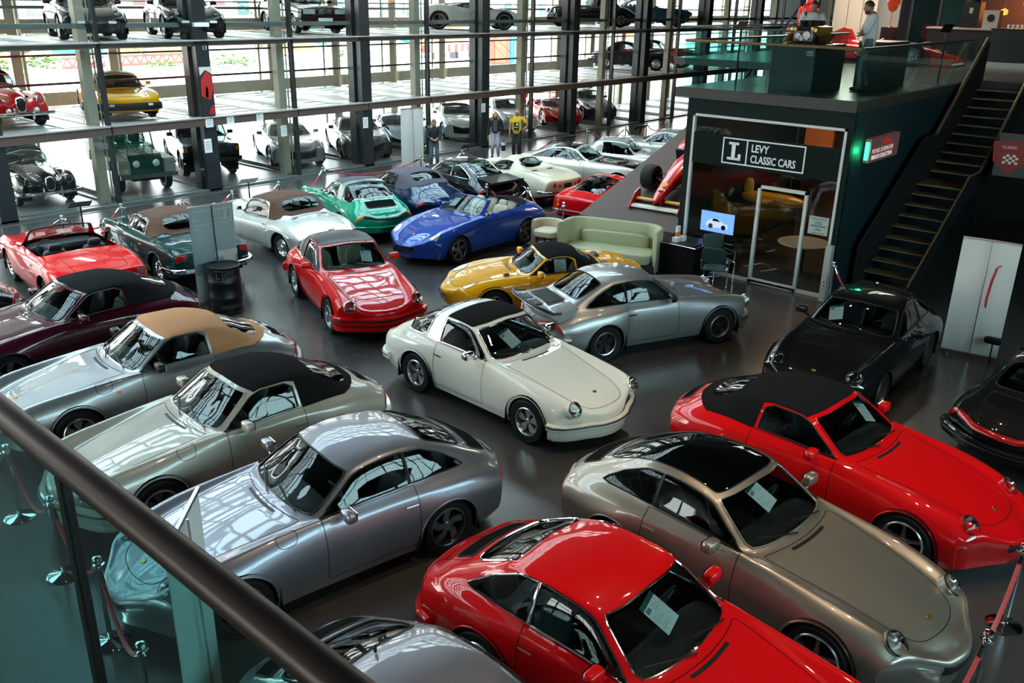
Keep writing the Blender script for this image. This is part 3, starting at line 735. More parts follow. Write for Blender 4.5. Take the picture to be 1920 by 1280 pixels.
# ---------------------------------------------------------------- wheels
WHEELS = {}
def wheel_proto(style, r, rr, tw, bodycol=None):
    key = (style, round(r, 3), round(rr, 3), round(tw, 3), bodycol.name if bodycol else '')
    if key in WHEELS: return WHEELS[key]
    h = tw/2
    T = MB(); T.lathe([(rr, -h*.8), (rr+.012, -h*.92), (r-.03, -h), (r-.008, -h*.8), (r, -h*.45), (r, h*.45), (r-.008, h*.8), (r-.03, h), (rr+.012, h*.92), (rr, h*.8)], 32, axis='y')
    Rm = MB()
    lip = lambda m: (Rm.mat(m), Rm.lathe([(rr+.004, h*.82), (rr-.008, h*.92), (rr-.022, h*.86), (rr-.03, h*.5), (rr-.034, -h*.7)], 32, axis='y'))
    back = lambda m, d: (Rm.mat(m), Rm.lathe([(rr-.03, d), (.02, d), (.0, d)], 28, axis='y'))
    def spokes(n, m, y0, y1, prof):
        Rm.mat(m)
        for k in range(n):
            M = Matrix.Rotation(2*PI*k/n, 4, 'Y')
            Rm.prism(prof, y0, y1, 'y', M)
    def hub(m, ra, y0, y1): Rm.mat(m); Rm.lathe([(ra, y0), (ra, y1-.006), (ra*.8, y1), (0, y1)], 16, axis='y')
    q = rr-.03
    if style == 'fuchs':
        lip(M_ALU); back(M_BLK, h*.2)
        spokes(5, M_ALU, h*.2, h*.5, [(-.022, .045), (.022, .045), (.052, q*.72), (.046, q*.93), (0, q*.99), (-.046, q*.93), (-.052, q*.72)])
        hub(M_ALU, .04, h*.2, h*.55)
    elif style == 'fuchsdark':
        lip(M_ALU); back(M_DARK, h*.1)
        spokes(5, M_BLK, h*.1, h*.4, [(-.03, .04), (.03, .04), (.062, q*.7), (.05, q*.95), (-.05, q*.95), (-.062, q*.7)])
        hub(M_BLK, .045, h*.1, h*.5)
    elif style == 'five':
        lip(M_ALU); back(M_DARK, -h*.1)
        spokes(5, M_ALU, h*.25, h*.62, [(-.04, .03), (.04, .03), (.03, q*.6), (.05, q*1.03), (-.05, q*1.03), (-.03, q*.6)])
        hub(M_ALU, .055, h*.2, h*.66)
    elif style == 'twist':
        lip(M_GUN); back(M_DARK, -h*.1)
        spokes(5, M_GUN, h*.2, h*.6, [(-.03, .03), (.03, .03), (.055, q*.5), (.02, q*1.03), (-.075, q*1.03), (-.02, q*.5)])
        hub(M_GUN, .05, h*.2, h*.64)
    elif style == 'star':
        lip(M_ALU); back(M_DARK, -h*.2)
        spokes(5, M_ALU, h*.35, h*.7, [(-.03, .02), (.03, .02), (.016, q*.55), (.02, q*1.03), (-.02, q*1.03), (-.016, q*.55)])
        hub(M_ALU, .045, h*.2, h*.72)
    elif style in ('mesh', 'meshgold', 'meshdark'):
        m = {'mesh': M_ALU, 'meshgold': principled('pale_gold_rim', (.55, .45, .28), .3, .9), 'meshdark': M_GUN}[style]
        lip(m); back(M_DARK, -h*.1)
        for a in (-.16, .16):
            spokes(9, m, h*.2, h*.5, [(-.008, .04), (.008, .04), (.008+a*q*.5, q*1.02), (-.008+a*q*.5, q*1.02)])
        hub(m, .055, h*.2, h*.55)
    elif style == 'cap':       # steel wheel with chrome hub cap and painted disc
        lip(M_CHR); back(bodycol or M_GUN, h*.35)
        Rm.mat(M_CHR); Rm.lathe([(q*.72, h*.36), (q*.70, h*.5), (q*.62, h*.58), (q*.35, h*.66), (.0, h*.72)], 24, axis='y')
    elif style == 'wire':
        lip(M_CHR); back(M_DARK, -h*.6)
        spokes(24, M_CHR, h*.15, h*.22, [(-.003, .03), (.003, .03), (.02, q), (.014, q)])
        spokes(24, M_CHR, h*.25, h*.32, [(-.003, .03), (.003, .03), (-.014, q), (-.02, q)])
        hub(M_CHR, .035, -h*.2, h*.6)
    elif style == 'steel':
        lip(M_GREYM); back(M_BLK, h*.2); hub(M_GREYM, .07, h*.2, h*.45)
        spokes(5, M_GREYM, h*.2, h*.3, [(-.025, .09), (.025, .09), (.03, .12), (-.03, .12)])
    elif style == 'ten':
        lip(M_ALU); back(M_DARK, -h*.1)
        spokes(10, M_ALU, h*.25, h*.55, [(-.012, .03), (.012, .03), (.016, q*1.02), (-.016, q*1.02)])
        hub(M_ALU, .05, h*.2, h*.6)
    t = T.build('wheel_tmp', M_RUB); rm = Rm.build('rim_tmp', None, sharp=30)
    res = (t.data, rm.data); bpy.data.objects.remove(t); bpy.data.objects.remove(rm)
    WHEELS[key] = res
    return res
def add_wheel(root, x, y, style, r, rr, tw, bodycol=None, z=None, steer=0):
    tm, rm = wheel_proto(style, r, rr, tw, bodycol)
    o = link('wheel', tm, root); o.location = (x, y-math.copysign(tw/2, y), z if z is not None else r)
    o.rotation_euler = (0, 0, (0 if y > 0 else PI)+steer)
    link('rim', rm, o)
    return o

# ---------------------------------------------------------------- car features
def add_headlight(root, p, n, r, ring=None, depth=.16, bucket=None, lens=None):
    for sy in (1, -1):
        pp = (p[0], p[1]*sy, p[2]); nn = Vector((n[0], n[1]*sy, n[2])).normalized(); M = frame_mat(pp, nn)
        b = MB()
        if bucket: b.mat(bucket); b.lathe([(r*1.16, -depth), (r*1.16, -.008), (r*1.08, .0)], 24, M)
        b.mat(ring or M_CHR); b.lathe([(r*1.10, -.02), (r*1.12, .004), (r*1.02, .012), (r*.97, .004)], 24, M)
        b.mat(M_CHR); b.lathe([(r*.97, .004), (r*.6, -.05), (r*.2, -.06), (0, -.06)], 20, M)
        h = b.build('headlight', None, root)
        d = MB(); d.lathe([(r*.99, .006), (r*.85, .022), (r*.5, .036), (0, .042)], 20, M); d.build('lens', lens or M_LENS, h)
def add_mirror(root, p, mat, size=(.06, .1, .065), stalk=True, both=True):
    for sy in ((1, -1) if both else (1,)):
        b = MB(); b.pillow((p[0], p[1]*sy, p[2]), size, .55)
        if stalk: b.tube([(p[0], p[1]*sy, p[2]-.03), (p[0]+.02, (p[1]-.14)*sy, p[2]-.09)], .016, 6)
        o = b.build('mirror', mat, root)
        g = MB(); g.prism([((p[1]-size[1]*.8)*sy, p[2]-size[2]*.75), ((p[1]+size[1]*.8)*sy, p[2]-size[2]*.75), ((p[1]+size[1]*.8)*sy, p[2]+size[2]*.75), ((p[1]-size[1]*.8)*sy, p[2]+size[2]*.75)], p[0]-size[0]-.003, p[0]-size[0]*.9, 'x')
        g.build('mirror_glass', M_CHR, o)
def add_bumper(root, half, z, hgt, dep, mat, name='bumper', strip=None, lip=.3):
    """half: plan outline (x, y) from the centre out; swept rounded bar"""
    h = chaikin(np.array(half, float), 2, False)
    path = np.concatenate([h[::-1], flipy(h)[1:]])
    n = len(path); b = MB(); prof = []
    for k in range(10):
        a = 2*PI*k/10; e = .6
        prof.append((dep/2*math.copysign(abs(math.cos(a))**e, math.cos(a)), hgt/2*math.copysign(abs(math.sin(a))**e, math.sin(a))))
    t = np.gradient(path, axis=0); t /= np.linalg.norm(t, axis=1)[:, None]
    v = []; f = []; m = len(prof)
    for i in range(n):
        nx, ny = t[i, 1], -t[i, 0]
        for (a, c) in prof: v.append((path[i, 0]+nx*a, path[i, 1]+ny*a, z+c))
    for i in range(n-1):
        for j in range(m): f.append((i*m+j, i*m+(j+1) % m, (i+1)*m+(j+1) % m, (i+1)*m+j))
    f.append(tuple(range(m))); f.append(tuple(range((n-1)*m, n*m)))
    b.add(v, f); o = b.build(name, mat, root)
    if strip:
        b2 = MB(); sgn = 1 if h[0][0] > 0 else -1
        q = path.copy(); t2 = np.stack([t[:, 1], -t[:, 0]], 1)
        s0 = np.sign((t2[:, 0]*sgn).mean()) or 1
        q = q+t2*s0*dep*.5
        b2.tube([(a[0], a[1], z+hgt*strip[2]) for a in q], strip[1], 6); b2.build('bumper_strip', strip[0], o)
    return o
def add_plate(root, x, z, facing, mat, wid=.52, hgt=.11, tilt=0):
    b = MB(); M = Matrix.Translation((x, 0, z)) @ Matrix.Rotation(tilt, 4, 'Y')
    b.cbox((0, 0, 0), (.012, wid, hgt), M); return b.build('license_plate', mat, root, smooth=False)
def add_seat(root, x, y, mat, zf=.30, lean=.35, hr=True, sc=1.0):
    o = None
    b = MB(); b.pillow((x, y, zf+.08), (.26*sc, .235*sc, .09), .5)
    M = Matrix.Translation((x-.24*sc, y, zf+.1)) @ Matrix.Rotation(-lean, 4, 'Y')
    b.pillow((0, 0, .28*sc), (.08, .225*sc, .30*sc), .5, M)
    o = b.build('seat', mat, root)
    if hr:
        c = MB(); c.pillow((0, 0, .60*sc), (.055, .12*sc, .10*sc), .6, M); c.build('headrest', mat, o)
    return o
def add_interior(root, S, x0, x1, zb, mat, seats=None, rear=None, steer=True, lean=.35, dashz=None):
    """tub, dashboard, seats; x in nose distance; zb = belt height"""
    ox = S.ox; hw = float(S.F['y3'](np.array([(x0+x1)/2]))[0])-.05
    b = MB(); z0 = .26; z1 = zb-.05
    A = [(ox-x0, -hw), (ox-x0, hw), (ox-x1, hw), (ox-x1, -hw)]
    b.add([(p[0], p[1], z0) for p in A]+[(p[0], p[1], z1) for p in A], [(0, 1, 2, 3), (0, 4, 5, 1), (1, 5, 6, 2), (2, 6, 7, 3), (3, 7, 4, 0)])
    b.build('cabin_tub', M_LEAB if mat is M_LEAB else principled('dark_carpet', (.02, .018, .017), .9), root, smooth=False)
    dz = dashz or zb
    d = MB(); d.pillow((ox-x0-.12, 0, dz-.12), (.2, hw, .11), .45); d.build('dashboard', M_LEAB, root)
    if steer:
        M = Matrix.Translation((ox-x0-.48, .36, dz-.06)) @ Matrix.Rotation(R(-65), 4, 'Y')
        w = MB(); w.tube([tuple(M @ Vector((.18*math.cos(2*PI*k/20), .18*math.sin(2*PI*k/20), 0))) for k in range(20)], .014, 6, True)
        for k in range(3):
            a = 2*PI*k/3+PI; w.tube([tuple(M @ Vector((0, 0, -.02))), tuple(M @ Vector((.17*math.cos(a), .17*math.sin(a), 0)))], .012, 5)
        w.pillow((0, 0, -.01), (.06, .06, .03), .8, M); w.build('steering_wheel', M_LEAB, root)
    for (sx, sy) in (seats or []): add_seat(root, ox-sx, sy, mat, lean=lean)
    for (sx, sy) in (rear or []): add_seat(root, ox-sx, sy, mat, zf=.38, lean=.3, hr=False, sc=.8)
def wells(root, S, arches, track):
    b = MB()
    for (xw, zw, rad) in arches:
        for sy in (1, -1):
            y1 = track+.01; y0 = track-.34; v = []; n = 14
            for i in range(n+1):
                a = PI*i/n
                for y in (y0, y1): v.append((S.ox-xw+(rad+.03)*math.cos(a), y*sy, max(zw*.4, zw+(rad+.03)*math.sin(a)) if 0 < i < n else zw*.5))
            b.add(v, [(2*i, 2*i+1, 2*i+3, 2*i+2) for i in range(n)]+[tuple(range(0, 2*n+2, 2))])
    u = b; L = S.L; zl = float(S.F['zl'](np.array([L/2]))[0])
    u.box(S.ox-L+.35, -track+.36, zl+.02, S.ox-.5, track-.36, zl+.16)
    a0 = arches[0][0]+arches[0][2]+.06; a1 = arches[1][0]-arches[1][2]-.06
    u.box(S.ox-a1, -track+.1, zl+.02, S.ox-a0, track-.1, zl+.12)
    u.build('underbody', M_DARK, root, smooth=False)
def arch_loop(S, xw, zw, rad):
    a = np.linspace(0, PI, 25); x = xw+rad*np.cos(a); z = zw+rad*np.sin(a)
    st = S.xz(np.stack([x, z], 1), 3.05, 7)
    e0 = S.xt([xw-rad], [7])[0]; e1 = S.xt([xw+rad], [7])[0]
    return np.concatenate([[[e1[0], 7.0]], st, [[e0[0], 7.0]]]), st
def price_sheet(S, root, x, y, zoff, label, tilt=None, w=.21, h=.30, yaw=0, st=None):
    """printed sheet lying just behind the windscreen: a thing of its own"""
    xy = S.xy([(x, abs(y))], 0, 2.4)
    p = S.pt(xy)[0]; n = S.nrm(xy[:, 0], xy[:, 1])[0]
    if y < 0: p = p*np.array([1, -1, 1]); n = n*np.array([1, -1, 1])
    up = Vector((-1, 0, 0)); n = Vector(n)
    M = root.matrix_basis @ frame_mat(Vector(p)-n*zoff, n, None)
    # local axes: z out, build x across, y up the glass
    zz = n; xx = Vector((0, 1, 0)); xx = (xx-zz*xx.dot(zz)).normalized(); yy = zz.cross(xx)
    if yy.z < 0: yy = -yy; xx = -xx
    m = Matrix((xx, yy, zz)).transposed().to_4x4(); m.translation = Vector(p)-n*zoff
    m = root.matrix_basis @ m @ Matrix.Rotation(yaw, 4, 'Z')
    b = MB(); b.box(-w/2, -h/2, 0, w/2, h/2, .002)
    o = b.build('price_sheet', M_PAPER, None, smooth=False); o.matrix_basis = m
    tag(o, label, 'sign', 'price sheets behind the windscreens')
    g = MB(); g.box(-w/2, h*.36, .002, w/2, h*.5, .003); g.build('printed_header', M_PGRN, o, smooth=False)
    g = MB(); g.box(-w*.42, h*.19, .002, -w*.14, h*.32, .003); g.build('printed_photo', M_INK, o, smooth=False)
    g = MB()
    for k in range(9):
        wd = w*(.2+.18*((k*7) % 3)); yk = h*(.28-.075*k); x0 = -w*.05 if k < 3 else -w*.42
        g.box(x0, yk-.003, .002, x0+wd, yk, .0028)
    g.build('printed_text', M_INK, o, smooth=False)
    return o
# ---------------------------------------------------------------- body tables (x = metres behind the nose)
T911 = dict(fa=.80, wb=2.27, r=.315, rr=.20, tw=.20, track=.80, cap=(.07, .24, .09, .30, .55),
  zc=[(0, .575), (.12, .62), (.35, .69), (.8, .785), (1.25, .862), (1.46, .892), (1.50, .912), (1.75, 1.095), (1.98, 1.255), (2.06, 1.285), (2.25, 1.31), (2.5, 1.32), (2.78, 1.303), (3.0, 1.255), (3.25, 1.14), (3.5, 1.0), (3.75, .87), (3.95, .745), (4.05, .66)],
  y2=[(0, .36), (.3, .45), (.8, .50), (1.4, .57), (1.62, .60), (2.1, .525), (2.5, .515), (3.0, .50), (3.5, .49), (4.05, .42)],
  z2=[(0, .57), (.12, .60), (.35, .67), (.8, .765), (1.4, .87), (1.60, .89), (1.64, .905), (1.85, 1.055), (2.09, 1.215), (2.2, 1.245), (2.5, 1.262), (2.78, 1.243), (3.0, 1.18), (3.25, 1.07), (3.5, .955), (3.75, .835), (4.05, .64)],
  y3=[(0, .50), (.12, .58), (.3, .61), (.8, .64), (1.3, .67), (1.7, .695), (2.6, .695), (3.1, .665), (3.5, .645), (3.8, .60), (4.05, .52)],
  z3=[(0, .58), (.1, .66), (.25, .755), (.45, .795), (.8, .832), (1.3, .873), (1.7, .893), (2.5, .905), (3.0, .90), (3.3, .885), (3.6, .835), (3.85, .74), (4.05, .63)],
  w=[(0, .60), (.12, .72), (.3, .775), (.55, .795), (.8, .805), (1.1, .795), (1.5, .785), (2.5, .785), (2.8, .80), (3.07, .82), (3.35, .815), (3.6, .79), (3.85, .735), (4.05, .66)],
  zw=[(0, .46), (.3, .50), (.8, .53), (1.5, .56), (2.5, .58), (3.1, .58), (3.6, .56), (4.05, .50)],
  zl=[(0, .26), (.4, .22), (.9, .19), (3, .19), (3.5, .22), (4.05, .30)],
  bow=[(0, .30), (.4, .20), (.8, .14), (1.48, .28), (2.0, .20), (2.5, .03), (3.0, -.03), (3.5, -.10), (4.05, -.24)],
  arches=[(.80, .315, .345), (3.07, .315, .355)],
  xc=1.48, xh=1.99, xb=2.62, xq=3.36, xr0=2.98, xr1=3.47, door=(1.66, 2.66), lid=(3.56, 3.98), grille=(3.55, 3.76, .34), hoodf=.03,
  hl=((.115, .605, .672), (.82, .12, .5), .093), tail=(3.0, 4.7), tails=(.12, .5), band=True, mirror=(1.86, .84, .96), badge=.30)
def upd(d, **k): e = dict(d); e.update(k); return e
# soft top roofline: taller, ends on the deck
def softtop(d, **k):
    x = d['xb']; z0 = 1.30
    e = dict(d)
    e['zc'] = [p for p in d['zc'] if p[0] <= 2.3]+[(2.55, 1.312), (2.85, 1.275), (3.1, 1.175), (3.35, 1.045), (3.55, .965), (3.6, .945)]+[p for p in d['zc'] if p[0] > 3.7]
    e['z2'] = [p for p in d['z2'] if p[0] <= 2.3]+[(2.6, 1.245), (2.85, 1.19), (3.1, 1.07), (3.3, .97), (3.45, .92)]+[p for p in d['z2'] if p[0] > 3.7]
    e.update(k); return e
T993 = dict(fa=.93, wb=2.272, r=.315, rr=.225, tw=.225, track=.835, cap=(.09, .19, .06, .28, .55),
  zc=[(0, .50), (.15, .585), (.4, .67), (.95, .79), (1.4, .86), (1.60, .885), (1.64, .905), (1.9, 1.085), (2.14, 1.235), (2.22, 1.262), (2.4, 1.292), (2.65, 1.308), (2.95, 1.29), (3.2, 1.235), (3.45, 1.135), (3.7, 1.01), (3.95, .89), (4.1, .79), (4.2, .69)],
  y2=[(0, .36), (.4, .46), (.95, .53), (1.5, .60), (1.78, .625), (2.26, .545), (2.65, .53), (3.2, .51), (3.7, .50), (4.2, .40)],
  z2=[(0, .48), (.15, .56), (.4, .655), (.95, .778), (1.5, .855), (1.74, .882), (1.78, .897), (2.0, 1.045), (2.25, 1.195), (2.36, 1.225), (2.65, 1.25), (2.95, 1.23), (3.2, 1.165), (3.45, 1.065), (3.7, .95), (3.95, .835), (4.2, .66)],
  y3=[(0, .48), (.2, .57), (.4, .62), (.95, .68), (1.5, .70), (1.85, .715), (2.8, .715), (3.25, .69), (3.65, .66), (3.95, .60), (4.2, .50)],
  z3=[(0, .49), (.2, .60), (.45, .715), (.7, .775), (.95, .815), (1.4, .862), (1.85, .89), (2.6, .905), (3.1, .912), (3.4, .895), (3.7, .845), (4.0, .74), (4.2, .62)],
  w=[(0, .58), (.2, .715), (.45, .80), (.93, .862), (1.3, .845), (1.7, .832), (2.5, .835), (2.9, .855), (3.2, .88), (3.6, .868), (3.9, .81), (4.2, .70)],
  zw=[(0, .38), (.4, .46), (.93, .53), (1.7, .56), (2.6, .58), (3.2, .60), (3.7, .58), (4.2, .50)],
  zl=[(0, .18), (.5, .17), (3, .18), (3.7, .22), (4.2, .30)],
  bow=[(0, .34), (.4, .24), (.95, .14), (1.62, .30), (2.15, .20), (2.65, .03), (3.2, -.04), (3.7, -.12), (4.2, -.28)],
  arches=[(.93, .315, .345), (3.202, .315, .352)],
  xc=1.62, xh=2.15, xb=2.80, xq=3.50, xr0=3.14, xr1=3.66, door=(1.80, 2.84), lid=(3.70, 4.14), grille=(3.73, 3.95, .42), hoodf=.16,
  hl=((.33, .575, .672), (.64, .12, .76), .10), hlring=M_BLK, hldepth=.17, tail=(3.0, 4.6), tails=(.02, .42), mirror=(2.0, .90, .95), badge=.30)
def nosecut(d, k):
    fa = d['fa']; c = fa*(1-k); m = lambda x: (x if x >= fa else fa-(fa-x)*k)-c
    e = dict(d)
    for q in ('zc', 'y2', 'z2', 'y3', 'z3', 'w', 'zw', 'zl', 'bow'): e[q] = [(m(x), v) for x, v in d[q]]
    for q in ('fa', 'xc', 'xh', 'xb', 'xq', 'xr0', 'xr1', 'hoodf', 'badge'): e[q] = m(d[q])
    e['arches'] = [(m(a), b, c_) for a, b, c_ in d['arches']]; e['door'] = tuple(m(x) for x in d['door']); e['lid'] = tuple(m(x) for x in d['lid'])
    g = d['grille']; e['grille'] = (m(g[0]), m(g[1]), g[2]); mm = d['mirror']; e['mirror'] = (m(mm[0]), mm[1], mm[2])
    (p, n, r) = d['hl']; e['hl'] = ((m(p[0]), p[1], p[2]), n, r); return e
T993 = nosecut(T993, .92)
def soft993(d): 
    e = dict(d)
    e['zc'] = [p for p in d['zc'] if p[0] <= 2.45]+[(2.7, 1.30), (3.0, 1.265), (3.3, 1.15), (3.55, 1.035), (3.72, .965), (3.77, .94)]+[p for p in d['zc'] if p[0] > 3.9]
    e['z2'] = [p for p in d['z2'] if p[0] <= 2.4]+[(2.75, 1.235), (3.0, 1.18), (3.3, 1.045), (3.5, .96), (3.6, .925)]+[p for p in d['z2'] if p[0] > 3.9]
    return e

# ---------------------------------------------------------------- generic car assembly
def closed_regions(S, sp, style, pm, M):
    """regions shared by all cars; M: dict of materials"""
    xc, xh, xb, xq = sp['xc'], sp['xh'], sp['xb'], sp['xq']; L = S.L
    X = lambda pts: S.xt([p[0] for p in pts], [p[1] for p in pts])
    rg = []
    g = M.get('glass', M_GLS); sg = M.get('sideglass', g)
    tr = ('window_trim', M.get('trim', M_BLK), sp.get('trimr', .009), 'tube'); gap = ('panel_gap', M_DARK, .007, 'rib')
    xa = float(S.xyz(np.array([xc]), np.array([2.0]))[0, 0]); xa = S.ox-xa          # true x of the A pillar foot
    xha = S.ox-float(S.xyz(np.array([xh]), np.array([2.0]))[0, 0])
    # doors, lids
    d0, d1 = sp['door']; zs = sp.get('sill', .27)
    front = S.xz([(d0, z) for z in np.linspace(.80, zs+.03, 7)]); rear = S.xz([(d1, z) for z in np.linspace(zs+.03, .80, 7)])
    top = X([(d1, 3.02), (d0, 3.02)])
    if sp.get('doors', True): rg.append(Region('door', 's', np.concatenate([front, S.xz([(d0+.03, zs), (d1-.03, zs)]), rear, top]), pm, trim=gap))
    if sp.get('hood', True):
        hf = sp.get('hoodf', .05); hy = sp.get('hoodt', 1.97)
        rg.append(Region('hood', 'c', [(hf, 0), (hf, 1.3), (hf+.02, hy-.25), (hf+.22, hy), (xc-.3, hy), (xc-.10, hy-.1), (xc-.07, hy-.35), (xc-.07, 0)], pm, trim=gap, smooth=1))
    if sp.get('lid'):
        l0, l1 = sp['lid']; ly = sp.get('lidt', 1.75)
        rg.append(Region('rear_lid', 'c', [(l0, 0), (l0, ly-.15), (l0+.05, ly), (l1-.08, ly), (l1, ly-.3), (l1, 0)], pm, trim=gap, smooth=1))
    if sp.get('grille'):
        g0, g1, gy = sp['grille']
        st = S.xy([(g0, gy), (g0+.02, gy+.03), (g1-.02, gy+.03), (g1, gy)], 0, 2.2)
        rg.append(Region('engine_grille', 'c', np.concatenate([[[st[0, 0]+.0, 0]], st, [[st[-1, 0], 0]]]), M_DARK, off=.003, trim=('grille_frame', M.get('grille_frame', M_BLK), .008, 'tube')))
    # windscreen
    ws = [(xc+.025, 0), (xc+.025, 1.55), (xc+.03, 1.80), (xc+.09, 1.90), (xh-.09, 1.88), (xh-.03, 1.78), (xh-.025, 1.5), (xh-.025, 0)]
    roof = []
    tt = sp.get('wt', 2.15); tb = sp.get('wb_', 2.93)
    if style in ('coupe', 'targa', 'soft', 'panorama'):
        if style != 'soft' or True:
            fr = [(xa+.10, tb), (xa+.05, tb-.25), (xa+.16, tt+.16), (xha-.02, tt), (xb-.005, tt), (xb+.0, tb)]
            if style == 'soft': fr = [(xa+.10, tb), (xa+.05, tb-.25), (xa+.16, tt+.16), (xha-.02, tt+.03), (xb-.12, tt+.05), (xb-.03, tt+.2), (xb-.02, tb)]
            win = Region('side_window', 's', X(fr), sg, off=-.006, trim=tr)
    if style in ('coupe', 'panorama'):
        r0, r1 = sp['xr0'], sp['xr1']
        rw = sp.get('rwt', 1.72)
        if style == 'panorama':
            rg.append(Region('roof_panel', 'c', [(xh+.03, 0), (xh+.03, 1.5), (xh+.05, 1.70), (xh+.12, 1.74), (r1-.2, 1.62), (r1-.06, 1.5), (r1, 1.2), (r1, 0)], M['roofglass'], off=.004, smooth=1, trim=('roof_seam', M_BLK, .006, 'tube')))
        else:
            rg.append(Region('rear_window', 'c', [(r0, 0), (r0, rw-.35), (r0+.02, rw-.1), (r0+.09, rw), (r1-.1, rw+.02), (r1-.02, rw-.12), (r1, rw-.4), (r1, 0)], g, off=-.004, trim=tr, smooth=1))
        rg.append(win)
        if xq > xb+.1:
            qw = sp.get('quarter') or [(xb+.018, tb), (xb+.013, tt), (xb+.22, tt+.02), (xq-.22, tt+.2), (xq-.06, tt+.45), (xq, tb-.12), (xq-.1, tb-.01), (xq-.3, tb+.02)]
            rg.append(Region('quarter_window', 's', X(qw), sg, off=-.006, trim=tr))
    elif style == 'targa':
        r1 = sp['xr1']; b0, b1 = xb+.02, xb+.22
        rg.append(Region('roof_panel', 'c', [(xh+.04, 0), (xh+.04, 1.9), (xh+.08, 2.03), (S.xt([xb], [2.05])[0, 0], 2.05), (xb, 1.9), (xb, 0)], M['roof'], off=.006))
        hoop = [(b0, 0), (b0, 1.9)]
        rg.append(Region('roll_bar', 'c', [(b0, 0), (b0, 1.9), *X([(b0, 2.1), (b0, 2.97), (b1+.06, 2.97), (b1+.0, 2.2)]), (b1-.02, 1.9), (b1-.02, 0)], M.get('hoop', M_ALU), off=.004))
        rg.append(win)
        rg.append(Region('rear_window', 'c', [(b1+.02, 0), (b1+.02, 1.9), *X([(b1+.05, 2.25), (b1+.11, 2.9), (xq-.12, 2.9), (xq+.0, 2.75)]), (r1-.05, 2.0), (r1, 1.6), (r1, 0)], g, off=.0, trim=tr, smooth=1))
    elif style == 'soft':
        se = sp.get('softend', 3.6); sb = sp.get('softbelt', 3.42)
        rg.append(Region('soft_top', 'c', [(xh+.03, 0), (xh+.03, 1.8), *X([(xha+.04, 2.08), (xb-.1, 2.1), (xb+.02, 2.2), (xb+.04, 3.0), (sb-.15, 3.0)]), (sb+.02, 2.6), (se-.06, 1.9), (se, 1.2), (se, 0)], M['roof'], off=.007, trim=('soft_top_seam', M['roof'], .010, 'tube')))
        w0, w1, wy = sp.get('softwin', (3.06, 3.44, 1.45))
        rg.append(Region('rear_window', 'c', [(w0, 0), (w0, wy-.3), (w0+.03, wy), (w1-.1, wy+.15), (w1-.01, wy-.2), (w1, 0)], M.get('rearglass', g), off=.010, smooth=2, trim=('window_trim', M['roof'], .009, 'tube')))
        rg.append(win)
    if style == 'open':
        ce = sp['cockpit_end']; cy = sp.get('cockpit_t', 2.93)
        rg.append(Region('cockpit', 'hole', [(xh, -.5), (xh, 1.75), (xh-.0, 2.08), *X([(xha-.05, 2.2), (xa+.2, 2.35), (xa+.08, tb-.22), (xa+.13, cy)]), *X([(ce-.15, cy), (ce-.03, cy-.3)]), (ce, 2.0), (ce, -.5)]))
    rg.append(Region('windshield', 'c', ws, M.get('wsglass', g), off=-.003, trim=('windshield_trim', M.get('wstrim', M.get('trim', M_BLK)), sp.get('wtr', .010), 'tube')))
    for rx in sp.get('extra', []): rg.append(rx(S, pm, M))
    return rg
